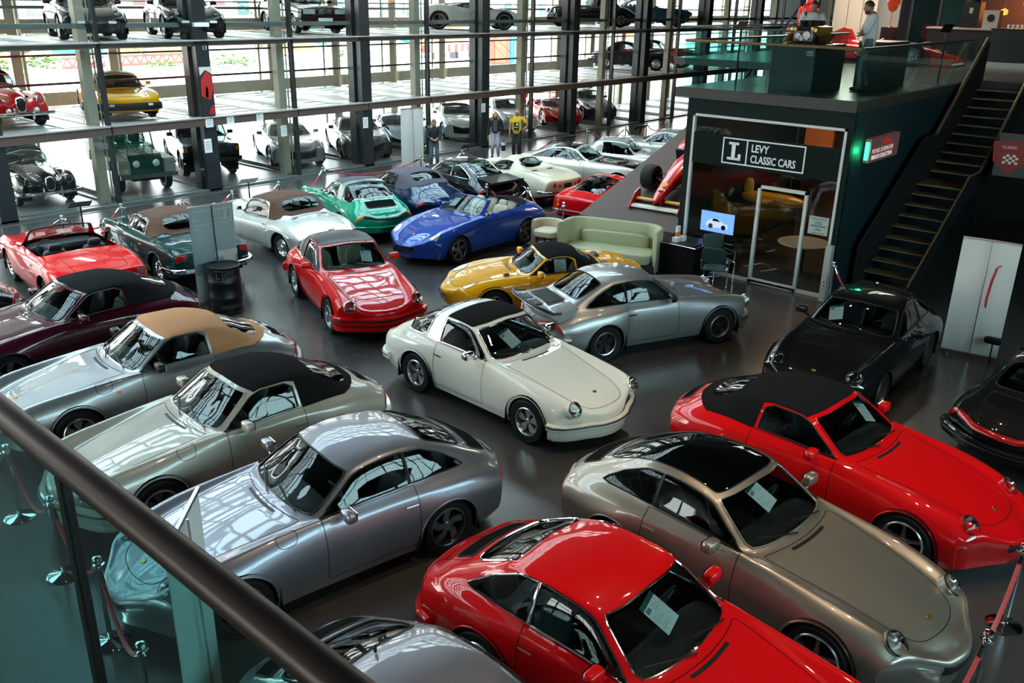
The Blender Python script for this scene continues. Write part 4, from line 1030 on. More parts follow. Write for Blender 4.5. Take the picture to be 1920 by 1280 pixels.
def build_car(name, sp, style, pm, M, loc, head, label, cat='car', group=None, lod=1.0, wheel='fuchs', z=0.0, lights=True, seats=M_LEAB, top_detail=True, far=False):
    root = empty(name, (loc[0], loc[1], z), R(head), label, cat, group)
    S = Surf(sp); L = S.L
    rg = closed_regions(S, sp, style, pm, M)
    for (xw, zw, rad) in sp['arches']:
        lp, st = arch_loop(S, xw, zw, rad); rg.append(Region('arch', 'hole', lp))
    # tail lamps
    if sp.get('tail') and lights:
        t0, t1 = sp['tail']; e = sp.get('tails', (-.02, .55))
        rg.append(Region('taillight', 's', [(L+e[0], t0), (L+e[1], t0), (L+e[1], t1), (L+e[0], t1)], M.get('tail', M_RED), off=.004, smooth=1))
    if sp.get('band') and lights:
        e = sp.get('tails', (-.02, .55)); rg.append(Region('reflector_band', 'c', [(L+e[0], 0), (L+e[0], sp['tail'][0]-.1), (L+e[1], sp['tail'][0]-.1), (L+e[1], 0)], M.get('band', M_RED), off=.004))
    if sp.get('oval') and lights:
        cx, cy, a, b = sp['oval']; q = np.linspace(0, 2*PI, 25)[:-1]
        rg.append(Region('headlight', 's', S.xy([(cx+a*math.cos(k)+.25*b*math.sin(k), cy+b*math.sin(k)) for k in q], .2, 4.95), M.get('lamp', principled('lamp_glass', (.55, .57, .58), .08, .55, coat=1)), off=.006, trim=('headlight_seal', M_BLK, .006, 'tube')))
    if sp.get('lampst') and lights:
        rg.append(Region('headlight', 's', np.array(sp['lampst'](S)), M.get('lamp', principled('lamp_glass', (.55, .57, .58), .08, .55, coat=1)), off=.005, smooth=1, trim=('headlight_seal', M_BLK, .005, 'tube')))
    made = build_skin(S, rg, pm, root, lod, lining=style not in ('open',), lips=[S.pt(arch_loop(S, *q)[1], -.004) for q in sp['arches']])
    wells(root, S, sp['arches'], sp['track'])
    f = sp['arches'][0]; r_ = sp['arches'][1]
    stl = wheel if isinstance(wheel, tuple) else (wheel, wheel)
    for (a, st_) in ((f, stl[0]), (r_, stl[1])):
        for sy in (1, -1):
            add_wheel(root, S.ox-a[0], sp['track']*sy, st_, sp['r'], sp['rr'], sp['tw'] if a is f else sp.get('twr', sp['tw']+.02), M.get('cap'))
    zb = float(S.F['z3'](np.array([sp['xb']-.3]))[0])
    if sp.get('interior', True):
        xs = sp['xh']+.32
        rear = [(sp['xb']+.35, .33), (sp['xb']+.35, -.33)] if sp.get('rearseats', style not in ('open',)) else None
        add_interior(root, S, sp['xc']+.10, sp.get('cockpit_end', sp['xb']+.75) if style == 'open' else sp['xb']+.7, zb, seats, [(xs, .36), (xs, -.36)], rear)
    if sp.get('hl') and lights:
        (hx, hy, hz), hn, hr = sp['hl']; add_headlight(root, (S.ox-hx, hy, hz), hn, hr, sp.get('hlring', M_CHR), bucket=pm, depth=sp.get('hldepth', .2))
    if sp.get('mirror'):
        mx, my, mz = sp['mirror']; add_mirror(root, (S.ox-mx, my, mz), M.get('mirror', pm), sp.get('mirrorsize', (.055, .095, .06)))
    if top_detail:
        # wipers, cowl vent, door handles, badge
        b = MB(); xc = sp['xc']
        for y0 in (-.05, .45):
            xx = [xc-.01, xc+.05, xc+.10]; yy = [y0, y0-.22, y0-.46]
            pts = []
            for k in range(3):
                st = S.xy([(xx[k]+.30*(yy[k])**2, abs(yy[k]))], 0, 1.95); p = S.pt(st, .022)[0]; pts.append((p[0], p[1]*(1 if yy[k] >= 0 else -1), p[2]))
            b.tube(pts, .008, 5)
        b.build('wiper', M_BLK, root)
        if sp.get('vent', True):
            b = MB(); st = [(xc-.12, t) for t in np.linspace(0, .85, 6)]; ribbon(b, S, st, .035, False); b.build('cowl_vent', M_BLK, root)
        if sp.get('badge'):
            st = S.xy([(sp['badge'], 0.0005)], 0, 2); p = S.pt(st, .002)[0]; n = S.nrm(st[:, 0], np.array([0.0]))[0]
            b = MB(); b.lathe([(.034, 0), (.03, .006), (0, .008)], 12, frame_mat(p, n) @ Matrix.Diagonal((1, .75, 1, 1))); b.build('badge', M.get('badge', M_GOLD), root)
        if sp.get('doors', True):
            st = S.xz([(sp['door'][1]-.16, sp.get('handlez', .74)), (sp['door'][1]-.02, sp.get('handlez', .74))]); p = S.pt(st, .016)
            b = MB(); b.tube(p, .012, 6); b.tube(flipy(p), .012, 6); b.build('door_handle', M.get('handle', pm), root)
    return root, S, made
def plan(S, xs, t=5.0, off=.02, rear=False):
    """plan outline (car frame) of the body at a height parameter from centre to side"""
    st = np.array(xs)
    return S.pt(st, off)
def nose_outline(S, x1, off, front=True, n=12, W=None):
    """half outline round the end of the bodywork, centre -> side, ends at nose distance x1"""
    L = S.L; q = -.62 if front else L+.62
    st = [(q, t) for t in np.linspace(0, 5, 26)]
    st += [(s_, 5.0) for s_ in (np.linspace(0, 1, 20)*1.3 if front else L-np.linspace(0, 1, 20)*1.3)]
    p = S.pt(np.array(st), off)[:, :2]; p = p[np.linalg.norm(np.diff(p, axis=0, prepend=[[9, 9]]), axis=1) > .012]; x = S.ox-p[:, 0]
    keep = (x <= x1) if front else (x >= x1)
    p = p[keep]; p[0, 1] = 0
    m = np.maximum.accumulate(p[:, 1]); p = p[p[:, 1] >= m-1e-6]
    return p
def whale_tail(root, S):
    ox = S.ox; b = MB(); n = 17; rows = []
    prof = [(3.50, .985), (3.62, .985), (3.95, .955), (4.14, .965), (4.22, 1.0), (4.245, .985), (4.19, .93), (3.98, .80), (3.72, .86)]
    v = []
    for i in range(n):
        u = -1+2*i/(n-1); y = .66*u; k = abs(u)**3
        for (x, z) in prof: v.append((ox-(x-.22*k*(x-3.4)), y*(1 if x > 3.7 else .92), z-.05*k-(.02*u*u)))
    m = len(prof); f = [(i*m+j, (i+1)*m+j, (i+1)*m+(j+1) % m, i*m+(j+1) % m) for i in range(n-1) for j in range(m)]
    f += [tuple(range(m)), tuple(range((n-1)*m, n*m))]
    b.add(v, f); o = b.build('tail_spoiler', P_SILV, root, sharp=50)
    b = MB()
    edge = [v[i*m+4] for i in range(n)]
    b.tube([v[2], v[3]]+edge+[v[(n-1)*m+3], v[(n-1)*m+2]], .022, 8); b.build('rubber_lip', M_BLK, o)
    b = MB()
    for k in range(12): x = 3.60+.026*k; b.box(ox-x-.008, -.33, .985-.083*(x-3.62), ox-x+.008, .33, .998-.083*(x-3.62))
    b.box(ox-4.12, -.3, .957, ox-3.98, -.06, .972); b.box(ox-4.12, .06, .957, ox-3.98, .3, .972)
    b.build('engine_grille', M_BLK, o, smooth=False)
def rear_band(root, S, mat=M_RED, t1=3.3, s0=.18, s1=.55):
    pass
# ---------------------------------------------------------------- other body shapes
TABS = ('zc', 'y2', 'z2', 'y3', 'z3', 'w', 'zw', 'zl', 'bow')
def sx(d, k, **kw):
    e = dict(d)
    for q in TABS: e[q] = [(x*k, v) for x, v in d[q]]
    for q in ('fa', 'wb', 'xc', 'xh', 'xb', 'xq', 'xr0', 'xr1', 'hoodf', 'badge', 'softend', 'softbelt'):
        if d.get(q) is not None: e[q] = d[q]*k
    e['door'] = tuple(x*k for x in d['door']); e['arches'] = [(a*k, b, c) for a, b, c in d['arches']]
    if d.get('lid'): e['lid'] = tuple(x*k for x in d['lid'])
    if d.get('grille'): e['grille'] = (d['grille'][0]*k, d['grille'][1]*k, d['grille'][2])
    e['mirror'] = (d['mirror'][0]*k, *d['mirror'][1:]) if d.get('mirror') else None
    e.update(kw); return e
def cut(t, a, mid, b): return [p for p in t if p[0] <= a]+mid+[p for p in t if p[0] >= b]
def front_grille(t0=0.0, t1=2.3, s0=-.85, s1=-.3, mat=None, nm='grille'):
    return lambda S, pm, M: Region(nm, 'c', [(s0, 0), (s0, t1), (s1, t1), (s1, 0)], mat or M_BLK, off=.004)
_x993 = [front_grille(0, 1.5, -.80, -.52, nm='air_intake'),
    lambda S, pm, M: Region('indicator', 's', [(-.26, 3.4), (-.10, 3.4), (-.10, 4.1), (-.26, 4.1)], M.get('indicator', M_CLR), off=.004, smooth=1)]
T993['extra'] = _x993
T996 = sx(T993, 1.035, hoodf=.10, hl=None)
T996['lampst'] = lambda S: S.xy([(.30+.17*math.cos(k)*(1.0)+.10*math.sin(k), .60+.085*math.sin(k)-.05*math.cos(k)) for k in np.linspace(0, 2*PI, 19)[:-1]], .2, 4.9)
T996O = upd(T996, zc=cut(T996['zc'], 2.31, [(2.8, .985), (3.2, .99), (3.6, .975), (3.85, .945)], 4.05), z2=cut(T996['z2'], 2.36, [(2.6, .99), (2.85, .935), (3.2, .945), (3.65, .915)], 3.9), cockpit_end=3.25, grille=None)
T996O['extra'] = _x993[:1]+[lambda S, pm, M: Region('tonneau_cover', 'c', [(3.27, 0), (3.27, 2.0), *S.xt([3.3, 3.55], [2.6, 2.5]), (3.72, 1.6), (3.76, 0)], M_FABB, off=.012, smooth=1)]
BARC = dict(fa=.80, wb=2.275, r=.295, rr=.195, tw=.195, track=.80, cap=(.09, .20, .08, .28, .55),
  zc=[(0, .50), (.2, .615), (.6, .72), (1.1, .80), (1.28, .825), (1.32, .845), (1.70, 1.12), (1.78, 1.155), (2.1, 1.185), (2.35, 1.165), (2.65, 1.02), (2.85, .905), (2.9, .89), (3.4, .86), (3.75, .78)],
  y2=[(0, .35), (.5, .48), (1.3, .56), (1.5, .58), (1.9, .50), (2.4, .48), (2.9, .52), (3.75, .42)],
  z2=[(0, .48), (.5, .675), (1.2, .79), (1.43, .82), (1.47, .835), (1.83, 1.085), (2.1, 1.13), (2.4, 1.08), (2.65, .95), (2.8, .87), (3.3, .84), (3.75, .74)],
  y3=[(0, .50), (.4, .62), (.9, .67), (1.6, .68), (2.6, .69), (3.2, .66), (3.75, .52)],
  z3=[(0, .49), (.3, .645), (.7, .755), (1.1, .80), (1.6, .82), (2.5, .86), (3.0, .88), (3.4, .85), (3.75, .74)],
  w=[(0, .62), (.3, .76), (.8, .815), (1.4, .80), (2.3, .80), (3.07, .82), (3.5, .77), (3.75, .68)],
  zw=[(0, .42), (1, .50), (3, .55), (3.75, .48)], zl=[(0, .18), (3, .18), (3.75, .26)],
  bow=[(0, .34), (.4, .22), (.9, .12), (1.3, .26), (1.8, .18), (2.3, .03), (2.9, -.06), (3.75, -.24)],
  arches=[(.80, .295, .345), (3.075, .295, .345)], xc=1.30, xh=1.71, xb=2.34, xq=2.34, xr0=2.4, xr1=2.8, softend=2.88, softbelt=2.78, softwin=(2.45, 2.74, 1.2),
  door=(1.46, 2.44), lid=(2.98, 3.66), hoodf=.10, oval=(.36, .58, .17, .075), tail=(3.0, 4.2), tails=(.0, .4), mirror=(1.62, .86, .88), badge=.12)
PAG = dict(fa=.82, wb=2.40, r=.325, rr=.19, tw=.185, track=.80, cap=(.05, .30, .05, .34, .4), sh=(.80, .30),
  zc=[(0, .72), (.1, .80), (.4, .84), (1.0, .89), (1.38, .92), (1.42, .94), (1.72, 1.21), (1.80, 1.255), (2.2, 1.30), (2.6, 1.295), (2.75, 1.25), (2.95, 1.08), (3.05, .96), (3.1, .945), (3.6, .905), (4.1, .82)],
  y2=[(0, .45), (.4, .52), (1.35, .58), (1.55, .60), (1.85, .55), (2.6, .54), (3.05, .55), (4.1, .52)],
  z2=[(0, .70), (.4, .82), (1.3, .90), (1.48, .915), (1.52, .93), (1.83, 1.2), (2.2, 1.245), (2.6, 1.235), (2.8, 1.15), (3.0, .99), (3.1, .925), (3.6, .885), (4.1, .80)],
  y3=[(0, .60), (.2, .66), (.8, .70), (1.5, .72), (2.8, .73), (3.4, .71), (4.1, .64)],
  z3=[(0, .72), (.15, .80), (.5, .84), (1.3, .885), (2.5, .90), (3.1, .91), (3.6, .88), (4.1, .78)],
  w=[(0, .72), (.3, .80), (.8, .85), (2, .865), (3.2, .865), (3.8, .82), (4.1, .74)],
  zw=[(0, .55), (4, .58)], zl=[(0, .30), (.8, .22), (3.3, .22), (4.1, .32)],
  bow=[(0, .14), (.3, .09), (.9, .06), (1.4, .14), (2, .06), (3, -.03), (4.1, -.12)],
  arches=[(.82, .325, .375), (3.22, .325, .37)], xc=1.40, xh=1.74, xb=2.55, xq=2.55, xr0=2.7, xr1=3.0, softend=3.08, softbelt=3.02, softwin=(2.74, 3.0, 1.5),
  door=(1.62, 2.66), lid=(3.16, 4.02), lidt=1.7, hoodf=.10, hl=((.02, .64, .64), (1, .05, .05), .10), hldepth=.05, tail=(2.2, 4.4), tails=(.25, .75), mirror=(1.75, .88, 1.0), mirrorsize=(.03, .06, .05), badge=None)
PAGO = upd(PAG, zc=cut(PAG['zc'], 1.82, [(2.3, .95), (2.75, .955), (3.1, .945)], 3.5), z2=cut(PAG['z2'], 1.84, [(2.1, 1.0), (2.3, .925), (2.75, .93)], 3.5), cockpit_end=2.82)
SL19 = upd(PAG, zc=cut(PAG['zc'], 3.0, [(3.1, .955), (3.5, .91), (3.8, .83), (4.0, .74)], 9)+[(4.15, .64)], z2=cut(PAG['z2'], 2.8, [(3.0, .98), (3.1, .92), (3.5, .86), (3.8, .77), (4.15, .60)], 9), sh=(.72, .38),
  y3=[(0, .52), (.2, .60), (.8, .66), (1.5, .66), (2.5, .66), (3.2, .69), (3.7, .66), (4.15, .48)], z3=[(0, .66), (.15, .76), (.6, .84), (1.2, .82), (2.0, .82), (2.6, .85), (3.1, .88), (3.5, .85), (3.9, .72), (4.15, .58)],
  w=[(0, .62), (.3, .78), (.8, .845), (1.6, .82), (2.4, .815), (2.9, .84), (3.3, .865), (3.8, .80), (4.15, .62)], bow=[(0, .26), (.4, .16), (.9, .08), (1.4, .16), (2, .06), (3, -.04), (4.15, -.24)], lid=(3.16, 4.05), tail=(3.2, 4.2), tails=(.15, .6), hl=((.08, .58, .68), (1, .08, .1), .10))
C3 = dict(fa=.98, wb=2.49, r=.34, rr=.20, tw=.22, track=.82, cap=(.05, .34, .06, .36, .4),
  zc=[(0, .60), (.3, .70), (.9, .80), (1.6, .86), (1.70, .875), (1.74, .89), (2.2, 1.15), (2.28, 1.185), (2.5, 1.21), (2.75, 1.20), (2.82, 1.16), (3.1, .94), (3.16, .92), (3.7, .90), (4.2, .88), (4.42, .80)],
  y2=[(0, .35), (.9, .5), (1.65, .60), (1.85, .62), (2.35, .50), (2.8, .48), (3.4, .52), (4.42, .55)],
  z2=[(0, .58), (.9, .76), (1.6, .83), (1.85, .85), (1.9, .87), (2.35, 1.11), (2.55, 1.14), (2.8, 1.12), (3.1, 1.02), (3.4, .93), (3.7, .89), (4.2, .87), (4.42, .79)],
  y3=[(0, .5), (.3, .62), (.95, .68), (1.8, .67), (2.5, .67), (3.2, .71), (4, .70), (4.42, .66)],
  z3=[(0, .58), (.4, .75), (.95, .87), (1.5, .84), (2.1, .83), (2.6, .86), (3.2, .94), (3.6, .93), (4.1, .87), (4.42, .76)],
  w=[(0, .66), (.4, .80), (.95, .87), (1.7, .80), (2.3, .79), (2.9, .84), (3.4, .88), (4, .84), (4.42, .76)],
  zw=[(0, .45), (1, .55), (3.4, .58), (4.42, .55)], zl=[(0, .26), (.9, .20), (3.4, .20), (4.42, .38)],
  bow=[(0, .30), (.4, .18), (.95, .10), (1.7, .26), (2.3, .16), (2.8, .0), (3.5, -.03), (4.42, -.10)],
  arches=[(.98, .34, .40), (3.47, .34, .40)], xc=1.72, xh=2.22, xb=2.80, xq=2.8, xr0=2.80, xr1=3.10, rwt=1.35, door=(1.9, 2.82), lid=None, hoodf=.12, tail=None, mirror=(2.0, .84, .92), mirrorsize=(.04, .07, .05), badge=None)
TZ = dict(fa=.80, wb=2.25, r=.31, rr=.195, tw=.19, track=.77, cap=(.10, .24, .05, .30, .45),
  zc=[(0, .46), (.3, .62), (.9, .74), (1.3, .79), (1.34, .81), (1.85, 1.10), (1.95, 1.13), (2.2, 1.15), (2.5, 1.13), (3.0, 1.02), (3.5, .87), (3.8, .80)],
  y2=[(0, .3), (.9, .45), (1.45, .56), (1.95, .48), (2.5, .47), (3.2, .46), (3.8, .45)],
  z2=[(0, .45), (.9, .70), (1.45, .775), (1.5, .79), (1.95, 1.05), (2.2, 1.09), (2.5, 1.06), (3.0, .94), (3.5, .82), (3.8, .77)],
  y3=[(0, .42), (.3, .56), (.8, .62), (1.6, .62), (2.6, .64), (3.1, .65), (3.8, .60)],
  z3=[(0, .46), (.3, .66), (.8, .79), (1.4, .77), (2, .78), (2.6, .82), (3.05, .86), (3.5, .82), (3.8, .76)],
  w=[(0, .52), (.3, .70), (.8, .79), (1.5, .75), (2.4, .76), (3.05, .81), (3.5, .78), (3.8, .73)],
  zw=[(0, .38), (1, .50), (3.05, .55), (3.8, .52)], zl=[(0, .2), (3, .2), (3.8, .30)],
  bow=[(0, .36), (.4, .22), (.9, .12), (1.32, .26), (1.9, .16), (2.4, .0), (3.2, -.03), (3.8, -.06)],
  arches=[(.80, .31, .36), (3.05, .31, .37)], xc=1.32, xh=1.86, xb=2.50, xq=2.95, xr0=2.35, xr1=3.42, rwt=1.92, door=(1.5, 2.5), lid=None, hoodf=.1, oval=(.36, .52, .16, .07), tail=None, mirror=None, badge=None)
# long bonnet grand tourer of the sixties (two-box glasshouse)
GT60 = dict(fa=.85, wb=2.66, r=.33, rr=.20, tw=.20, track=.82, cap=(.05, .32, .05, .36, .4), sh=(.78, .32),
  zc=[(0, .70), (.1, .76), (.9, .88), (1.7, .95), (1.74, .97), (2.2, 1.26), (2.3, 1.295), (2.6, 1.33), (3.0, 1.31), (3.5, 1.15), (3.9, .98), (4.2, .92), (4.45, .82)],
  y2=[(0, .45), (.9, .55), (1.65, .62), (1.85, .64), (2.35, .55), (3.0, .54), (3.8, .55), (4.45, .50)],
  z2=[(0, .68), (.9, .86), (1.85, .94), (1.9, .96), (2.35, 1.23), (2.6, 1.27), (3.0, 1.25), (3.5, 1.10), (3.9, .95), (4.45, .80)],
  y3=[(0, .58), (.3, .67), (.9, .71), (2, .73), (3.2, .73), (3.9, .69), (4.45, .6)],
  z3=[(0, .70), (.2, .78), (.9, .87), (2, .91), (3, .93), (3.6, .93), (4.1, .86), (4.45, .76)],
  w=[(0, .70), (.3, .80), (.9, .86), (2, .87), (3.3, .87), (4, .83), (4.45, .74)],
  zw=[(0, .52), (4.45, .56)], zl=[(0, .28), (.9, .22), (3.4, .22), (4.45, .34)],
  bow=[(0, .18), (.4, .10), (.9, .06), (1.7, .20), (2.3, .10), (3, -.02), (4.45, -.14)],
  arches=[(.85, .33, .38), (3.51, .33, .38)], xc=1.72, xh=2.22, xb=2.95, xq=3.72, xr0=3.05, xr1=3.78, door=(1.92, 3.0), lid=None, hoodf=.1, hl=((.02, .58, .62), (1, .03, .03), .085), hldepth=.04, tail=(3, 4.3), tails=(.1, .6), mirror=(2.1, .9, 1.0), mirrorsize=(.03, .06, .045), badge=None)
# fifties roadster with separate wings
XK = dict(fa=.75, wb=2.59, r=.345, rr=.20, tw=.165, track=.74, cap=(.06, .42, .06, .34, .45),
  zc=[(0, .74), (.06, .86), (.4, .95), (1.2, 1.01), (1.66, 1.03), (1.70, 1.05), (1.98, 1.28), (2.06, 1.32), (2.5, 1.38), (2.9, 1.34), (3.2, 1.15), (3.4, 1.0), (4.0, .85), (4.3, .65)],
  y2=[(0, .22), (.4, .34), (1.2, .44), (1.7, .52), (1.95, .54), (2.15, .48), (3, .46), (4.3, .35)],
  z2=[(0, .60), (.1, .66), (.4, .70), (1.2, .82), (1.8, .95), (1.84, .97), (2.12, 1.24), (2.5, 1.31), (2.9, 1.27), (3.2, 1.08), (3.4, .95), (4.3, .6)],
  y3=[(0, .50), (.3, .60), (.8, .62), (1.6, .62), (2.5, .63), (3.3, .64), (4.3, .45)],
  z3=[(0, .66), (.1, .78), (.5, .90), (.9, .88), (1.5, .84), (2, .88), (2.6, .90), (3.0, .90), (3.4, .92), (3.9, .78), (4.3, .55)],
  w=[(0, .62), (.3, .76), (.75, .81), (1.6, .77), (2.6, .78), (3.35, .82), (3.9, .75), (4.3, .55)],
  zw=[(0, .5), (.75, .58), (3.35, .6), (4.3, .5)], zl=[(0, .34), (.75, .26), (3.4, .26), (4.3, .34)],
  bow=[(0, .10), (.4, .06), (1, .04), (1.7, .10), (2.1, .06), (3, -.03), (4.3, -.25)],
  arches=[(.75, .345, .40), (3.34, .345, .37)], xc=1.68, xh=2.0, xb=2.66, xq=2.66, xr0=2.9, xr1=3.3, softend=3.38, softbelt=3.28, softwin=(3.0, 3.25, .9),
  door=(1.86, 2.66), lid=None, hood=True, hoodt=1.5, hoodf=.14, hl=((.02, .50, .72), (1, .04, .05), .095), hldepth=.2, tail=None, mirror=None, badge=None)
P914 = dict(fa=.85, wb=2.45, r=.31, rr=.195, tw=.17, track=.78, cap=(.05, .26, .05, .32, .4), sh=(.85, .25),
  zc=[(0, .66), (.1, .69), (.8, .76), (1.22, .80), (1.26, .82), (1.62, 1.13), (1.70, 1.17), (2.0, 1.21), (2.3, 1.20), (2.42, 1.16), (2.5, .90), (2.56, .87), (3.3, .83), (3.85, .76)],
  y2=[(0, .50), (1.2, .56), (1.4, .60), (1.75, .53), (2.4, .53), (2.6, .55), (3.85, .54)],
  z2=[(0, .65), (.8, .75), (1.35, .79), (1.4, .81), (1.72, 1.11), (2.0, 1.15), (2.4, 1.12), (2.7, .98), (2.95, .86), (3.85, .75)],
  y3=[(0, .66), (.2, .70), (1.5, .72), (2.8, .73), (3.85, .68)], z3=[(0, .68), (.1, .74), (.5, .785), (1.3, .80), (2.5, .82), (3.3, .83), (3.85, .75)],
  w=[(0, .76), (.2, .80), (.85, .825), (3.2, .825), (3.85, .77)], zw=[(0, .5), (3.85, .52)], zl=[(0, .24), (3.85, .26)],
  bow=[(0, .10), (.3, .06), (1.24, .14), (1.7, .06), (2.4, 0), (3.85, -.08)],
  arches=[(.85, .31, .36), (3.30, .31, .36)], xc=1.24, xh=1.64, xb=2.28, xq=2.28, xr0=2.44, xr1=2.54, door=(1.4, 2.36), lid=None, hoodf=.08, tail=(3, 4.6), tails=(.2, .7), mirror=(1.55, .84, .9), mirrorsize=(.04, .07, .05), badge=None)
GTM = dict(fa=.86, wb=2.70, r=.35, rr=.26, tw=.25, track=.90, cap=(.08, .20, .06, .34, .5),
  zc=[(0, .62), (.2, .72), (.8, .83), (1.56, .92), (1.60, .94), (2.25, 1.21), (2.35, 1.24), (2.7, 1.27), (3.1, 1.22), (3.7, 1.03), (4.1, .92), (4.38, .88)],
  y2=[(0, .40), (.8, .56), (1.5, .66), (1.75, .68), (2.35, .56), (2.9, .54), (3.7, .54), (4.38, .5)],
  z2=[(0, .60), (.8, .81), (1.72, .90), (1.76, .915), (2.38, 1.17), (2.7, 1.21), (3.1, 1.15), (3.7, .96), (4.38, .86)],
  y3=[(0, .56), (.4, .70), (.9, .75), (1.9, .76), (2.8, .74), (3.5, .76), (4.38, .66)],
  z3=[(0, .60), (.35, .76), (.9, .87), (1.9, .90), (2.8, .95), (3.4, .98), (4.0, .92), (4.38, .84)],
  w=[(0, .70), (.35, .87), (.86, .95), (1.8, .90), (2.6, .91), (3.5, .96), (4.1, .92), (4.38, .84)], zw=[(0, .45), (1, .55), (3.5, .62), (4.38, .6)], zl=[(0, .17), (3.5, .2), (4.38, .32)],
  bow=[(0, .36), (.4, .22), (.9, .10), (1.58, .30), (2.3, .18), (2.8, .02), (3.6, -.05), (4.38, -.20)],
  arches=[(.86, .35, .385), (3.56, .35, .39)], xc=1.58, xh=2.28, xb=2.86, xq=3.40, xr0=3.0, xr1=3.72, door=(1.86, 2.9), lid=None, hoodf=.14, oval=(.52, .70, .20, .06), tail=(3, 4.4), tails=(.1, .35), mirror=(2.05, .98, .98), badge=.2)
GTM['extra'] = [front_grille(0, 2.6, -.92, -.28)]
GTMS = upd(GTM, zc=cut(GTM['zc'], 2.7, [(3.1, 1.23), (3.4, 1.05), (3.55, .98), (3.6, .965)], 4.1), z2=cut(GTM['z2'], 2.7, [(3.1, 1.13), (3.35, .99), (3.5, .945)], 4.3), softend=3.6, softbelt=3.45, softwin=(3.15, 3.45, 1.1))
MID = upd(GTM, fa=1.02, wb=2.66, arches=[(1.02, .35, .385), (3.68, .35, .40)],
  zc=[(0, .42), (.3, .54), (1.0, .74), (1.18, .78), (1.22, .80), (1.95, 1.06), (2.05, 1.08), (2.4, 1.10), (2.8, 1.08), (3.4, 1.0), (4.0, .92), (4.38, .88)],
  z2=[(0, .41), (.9, .70), (1.36, .79), (1.4, .80), (2.05, 1.02), (2.4, 1.05), (2.8, 1.02), (3.4, .93), (4.38, .85)],
  z3=[(0, .42), (.5, .66), (1.0, .81), (1.6, .80), (2.4, .82), (3.2, .93), (3.7, .96), (4.38, .84)], xc=1.20, xh=1.96, xb=2.50, xq=2.95, xr0=2.7, xr1=3.4, door=(1.55, 2.55), oval=(.62, .66, .22, .06), mirror=(1.75, .98, .92))
SEDAN = dict(fa=.78, wb=2.665, r=.31, rr=.20, tw=.2, track=.80, cap=(.04, .26, .04, .34, .35), sh=(.9, .2),
  zc=[(0, .84), (.05, .87), (1.1, .96), (1.3, .98), (1.34, 1.0), (1.95, 1.32), (2.05, 1.35), (2.5, 1.375), (3.0, 1.35), (3.1, 1.32), (3.6, 1.03), (3.65, 1.01), (4.3, .98)],
  y2=[(0, .6), (1.3, .64), (1.5, .66), (2.05, .56), (3.1, .56), (3.65, .62), (4.3, .62)],
  z2=[(0, .83), (1.1, .95), (1.4, .975), (1.45, .99), (2.03, 1.29), (2.5, 1.32), (3.05, 1.29), (3.6, .99), (4.3, .96)],
  y3=[(0, .74), (.2, .77), (4.3, .76)], z3=[(0, .80), (1.2, .90), (2.5, .93), (4.3, .93)], w=[(0, .80), (.3, .84), (4, .84), (4.3, .80)], zw=[(0, .55), (4.3, .6)], zl=[(0, .22), (4.3, .26)],
  bow=[(0, .05), (1.3, .10), (2, .05), (3, -.02), (3.6, -.06), (4.3, -.05)],
  arches=[(.78, .31, .36), (3.445, .31, .36)], xc=1.32, xh=1.97, xb=2.55, xq=3.25, xr0=3.1, xr1=3.58, door=(1.5, 2.56), lid=None, hoodf=.06, tail=(2.6, 4.4), tails=(.2, .7), mirror=(1.7, .92, 1.0), badge=None)
RROV = dict(fa=.75, wb=2.54, r=.37, rr=.21, tw=.21, track=.83, cap=(.03, .55, .03, .6, .3), sh=(.92, .15), tuck=(.01, .04),
  zc=[(0, 1.08), (.04, 1.10), (1.0, 1.14), (1.26, 1.15), (1.30, 1.17), (1.70, 1.66), (1.78, 1.70), (2.4, 1.76), (4.0, 1.73), (4.1, 1.70), (4.32, 1.3), (4.36, 1.1)],
  y2=[(0, .72), (1.2, .74), (1.4, .76), (1.78, .66), (4.0, .66), (4.36, .72)], z2=[(0, 1.07), (1.2, 1.12), (1.32, 1.13), (1.36, 1.15), (1.75, 1.63), (2.4, 1.70), (4.05, 1.67), (4.36, 1.08)],
  y3=[(0, .80), (4.36, .80)], z3=[(0, 1.06), (1.2, 1.09), (4.36, 1.07)], w=[(0, .85), (.2, .87), (4.2, .87), (4.36, .85)], zw=[(0, .85), (4.36, .85)], zl=[(0, .48), (4.36, .48)],
  bow=[(0, .02), (1.3, .06), (2, .02), (4.36, -.02)], arches=[(.75, .40, .46), (3.29, .40, .46)], xc=1.28, xh=1.70, xb=2.55, xq=4.0, xr0=4.06, xr1=4.28, sill=.52, handlez=.95,
  quarter=[(2.60, 2.93), (2.60, 2.16), (3.3, 2.16), (3.96, 2.16), (4.02, 2.93), (3.3, 2.93)], door=(1.40, 2.58), lid=None, hoodf=.06, hl=((.0, .58, .93), (1, 0, 0), .09), hldepth=.03, tail=None, mirror=(1.6, .95, 1.22), badge=None)
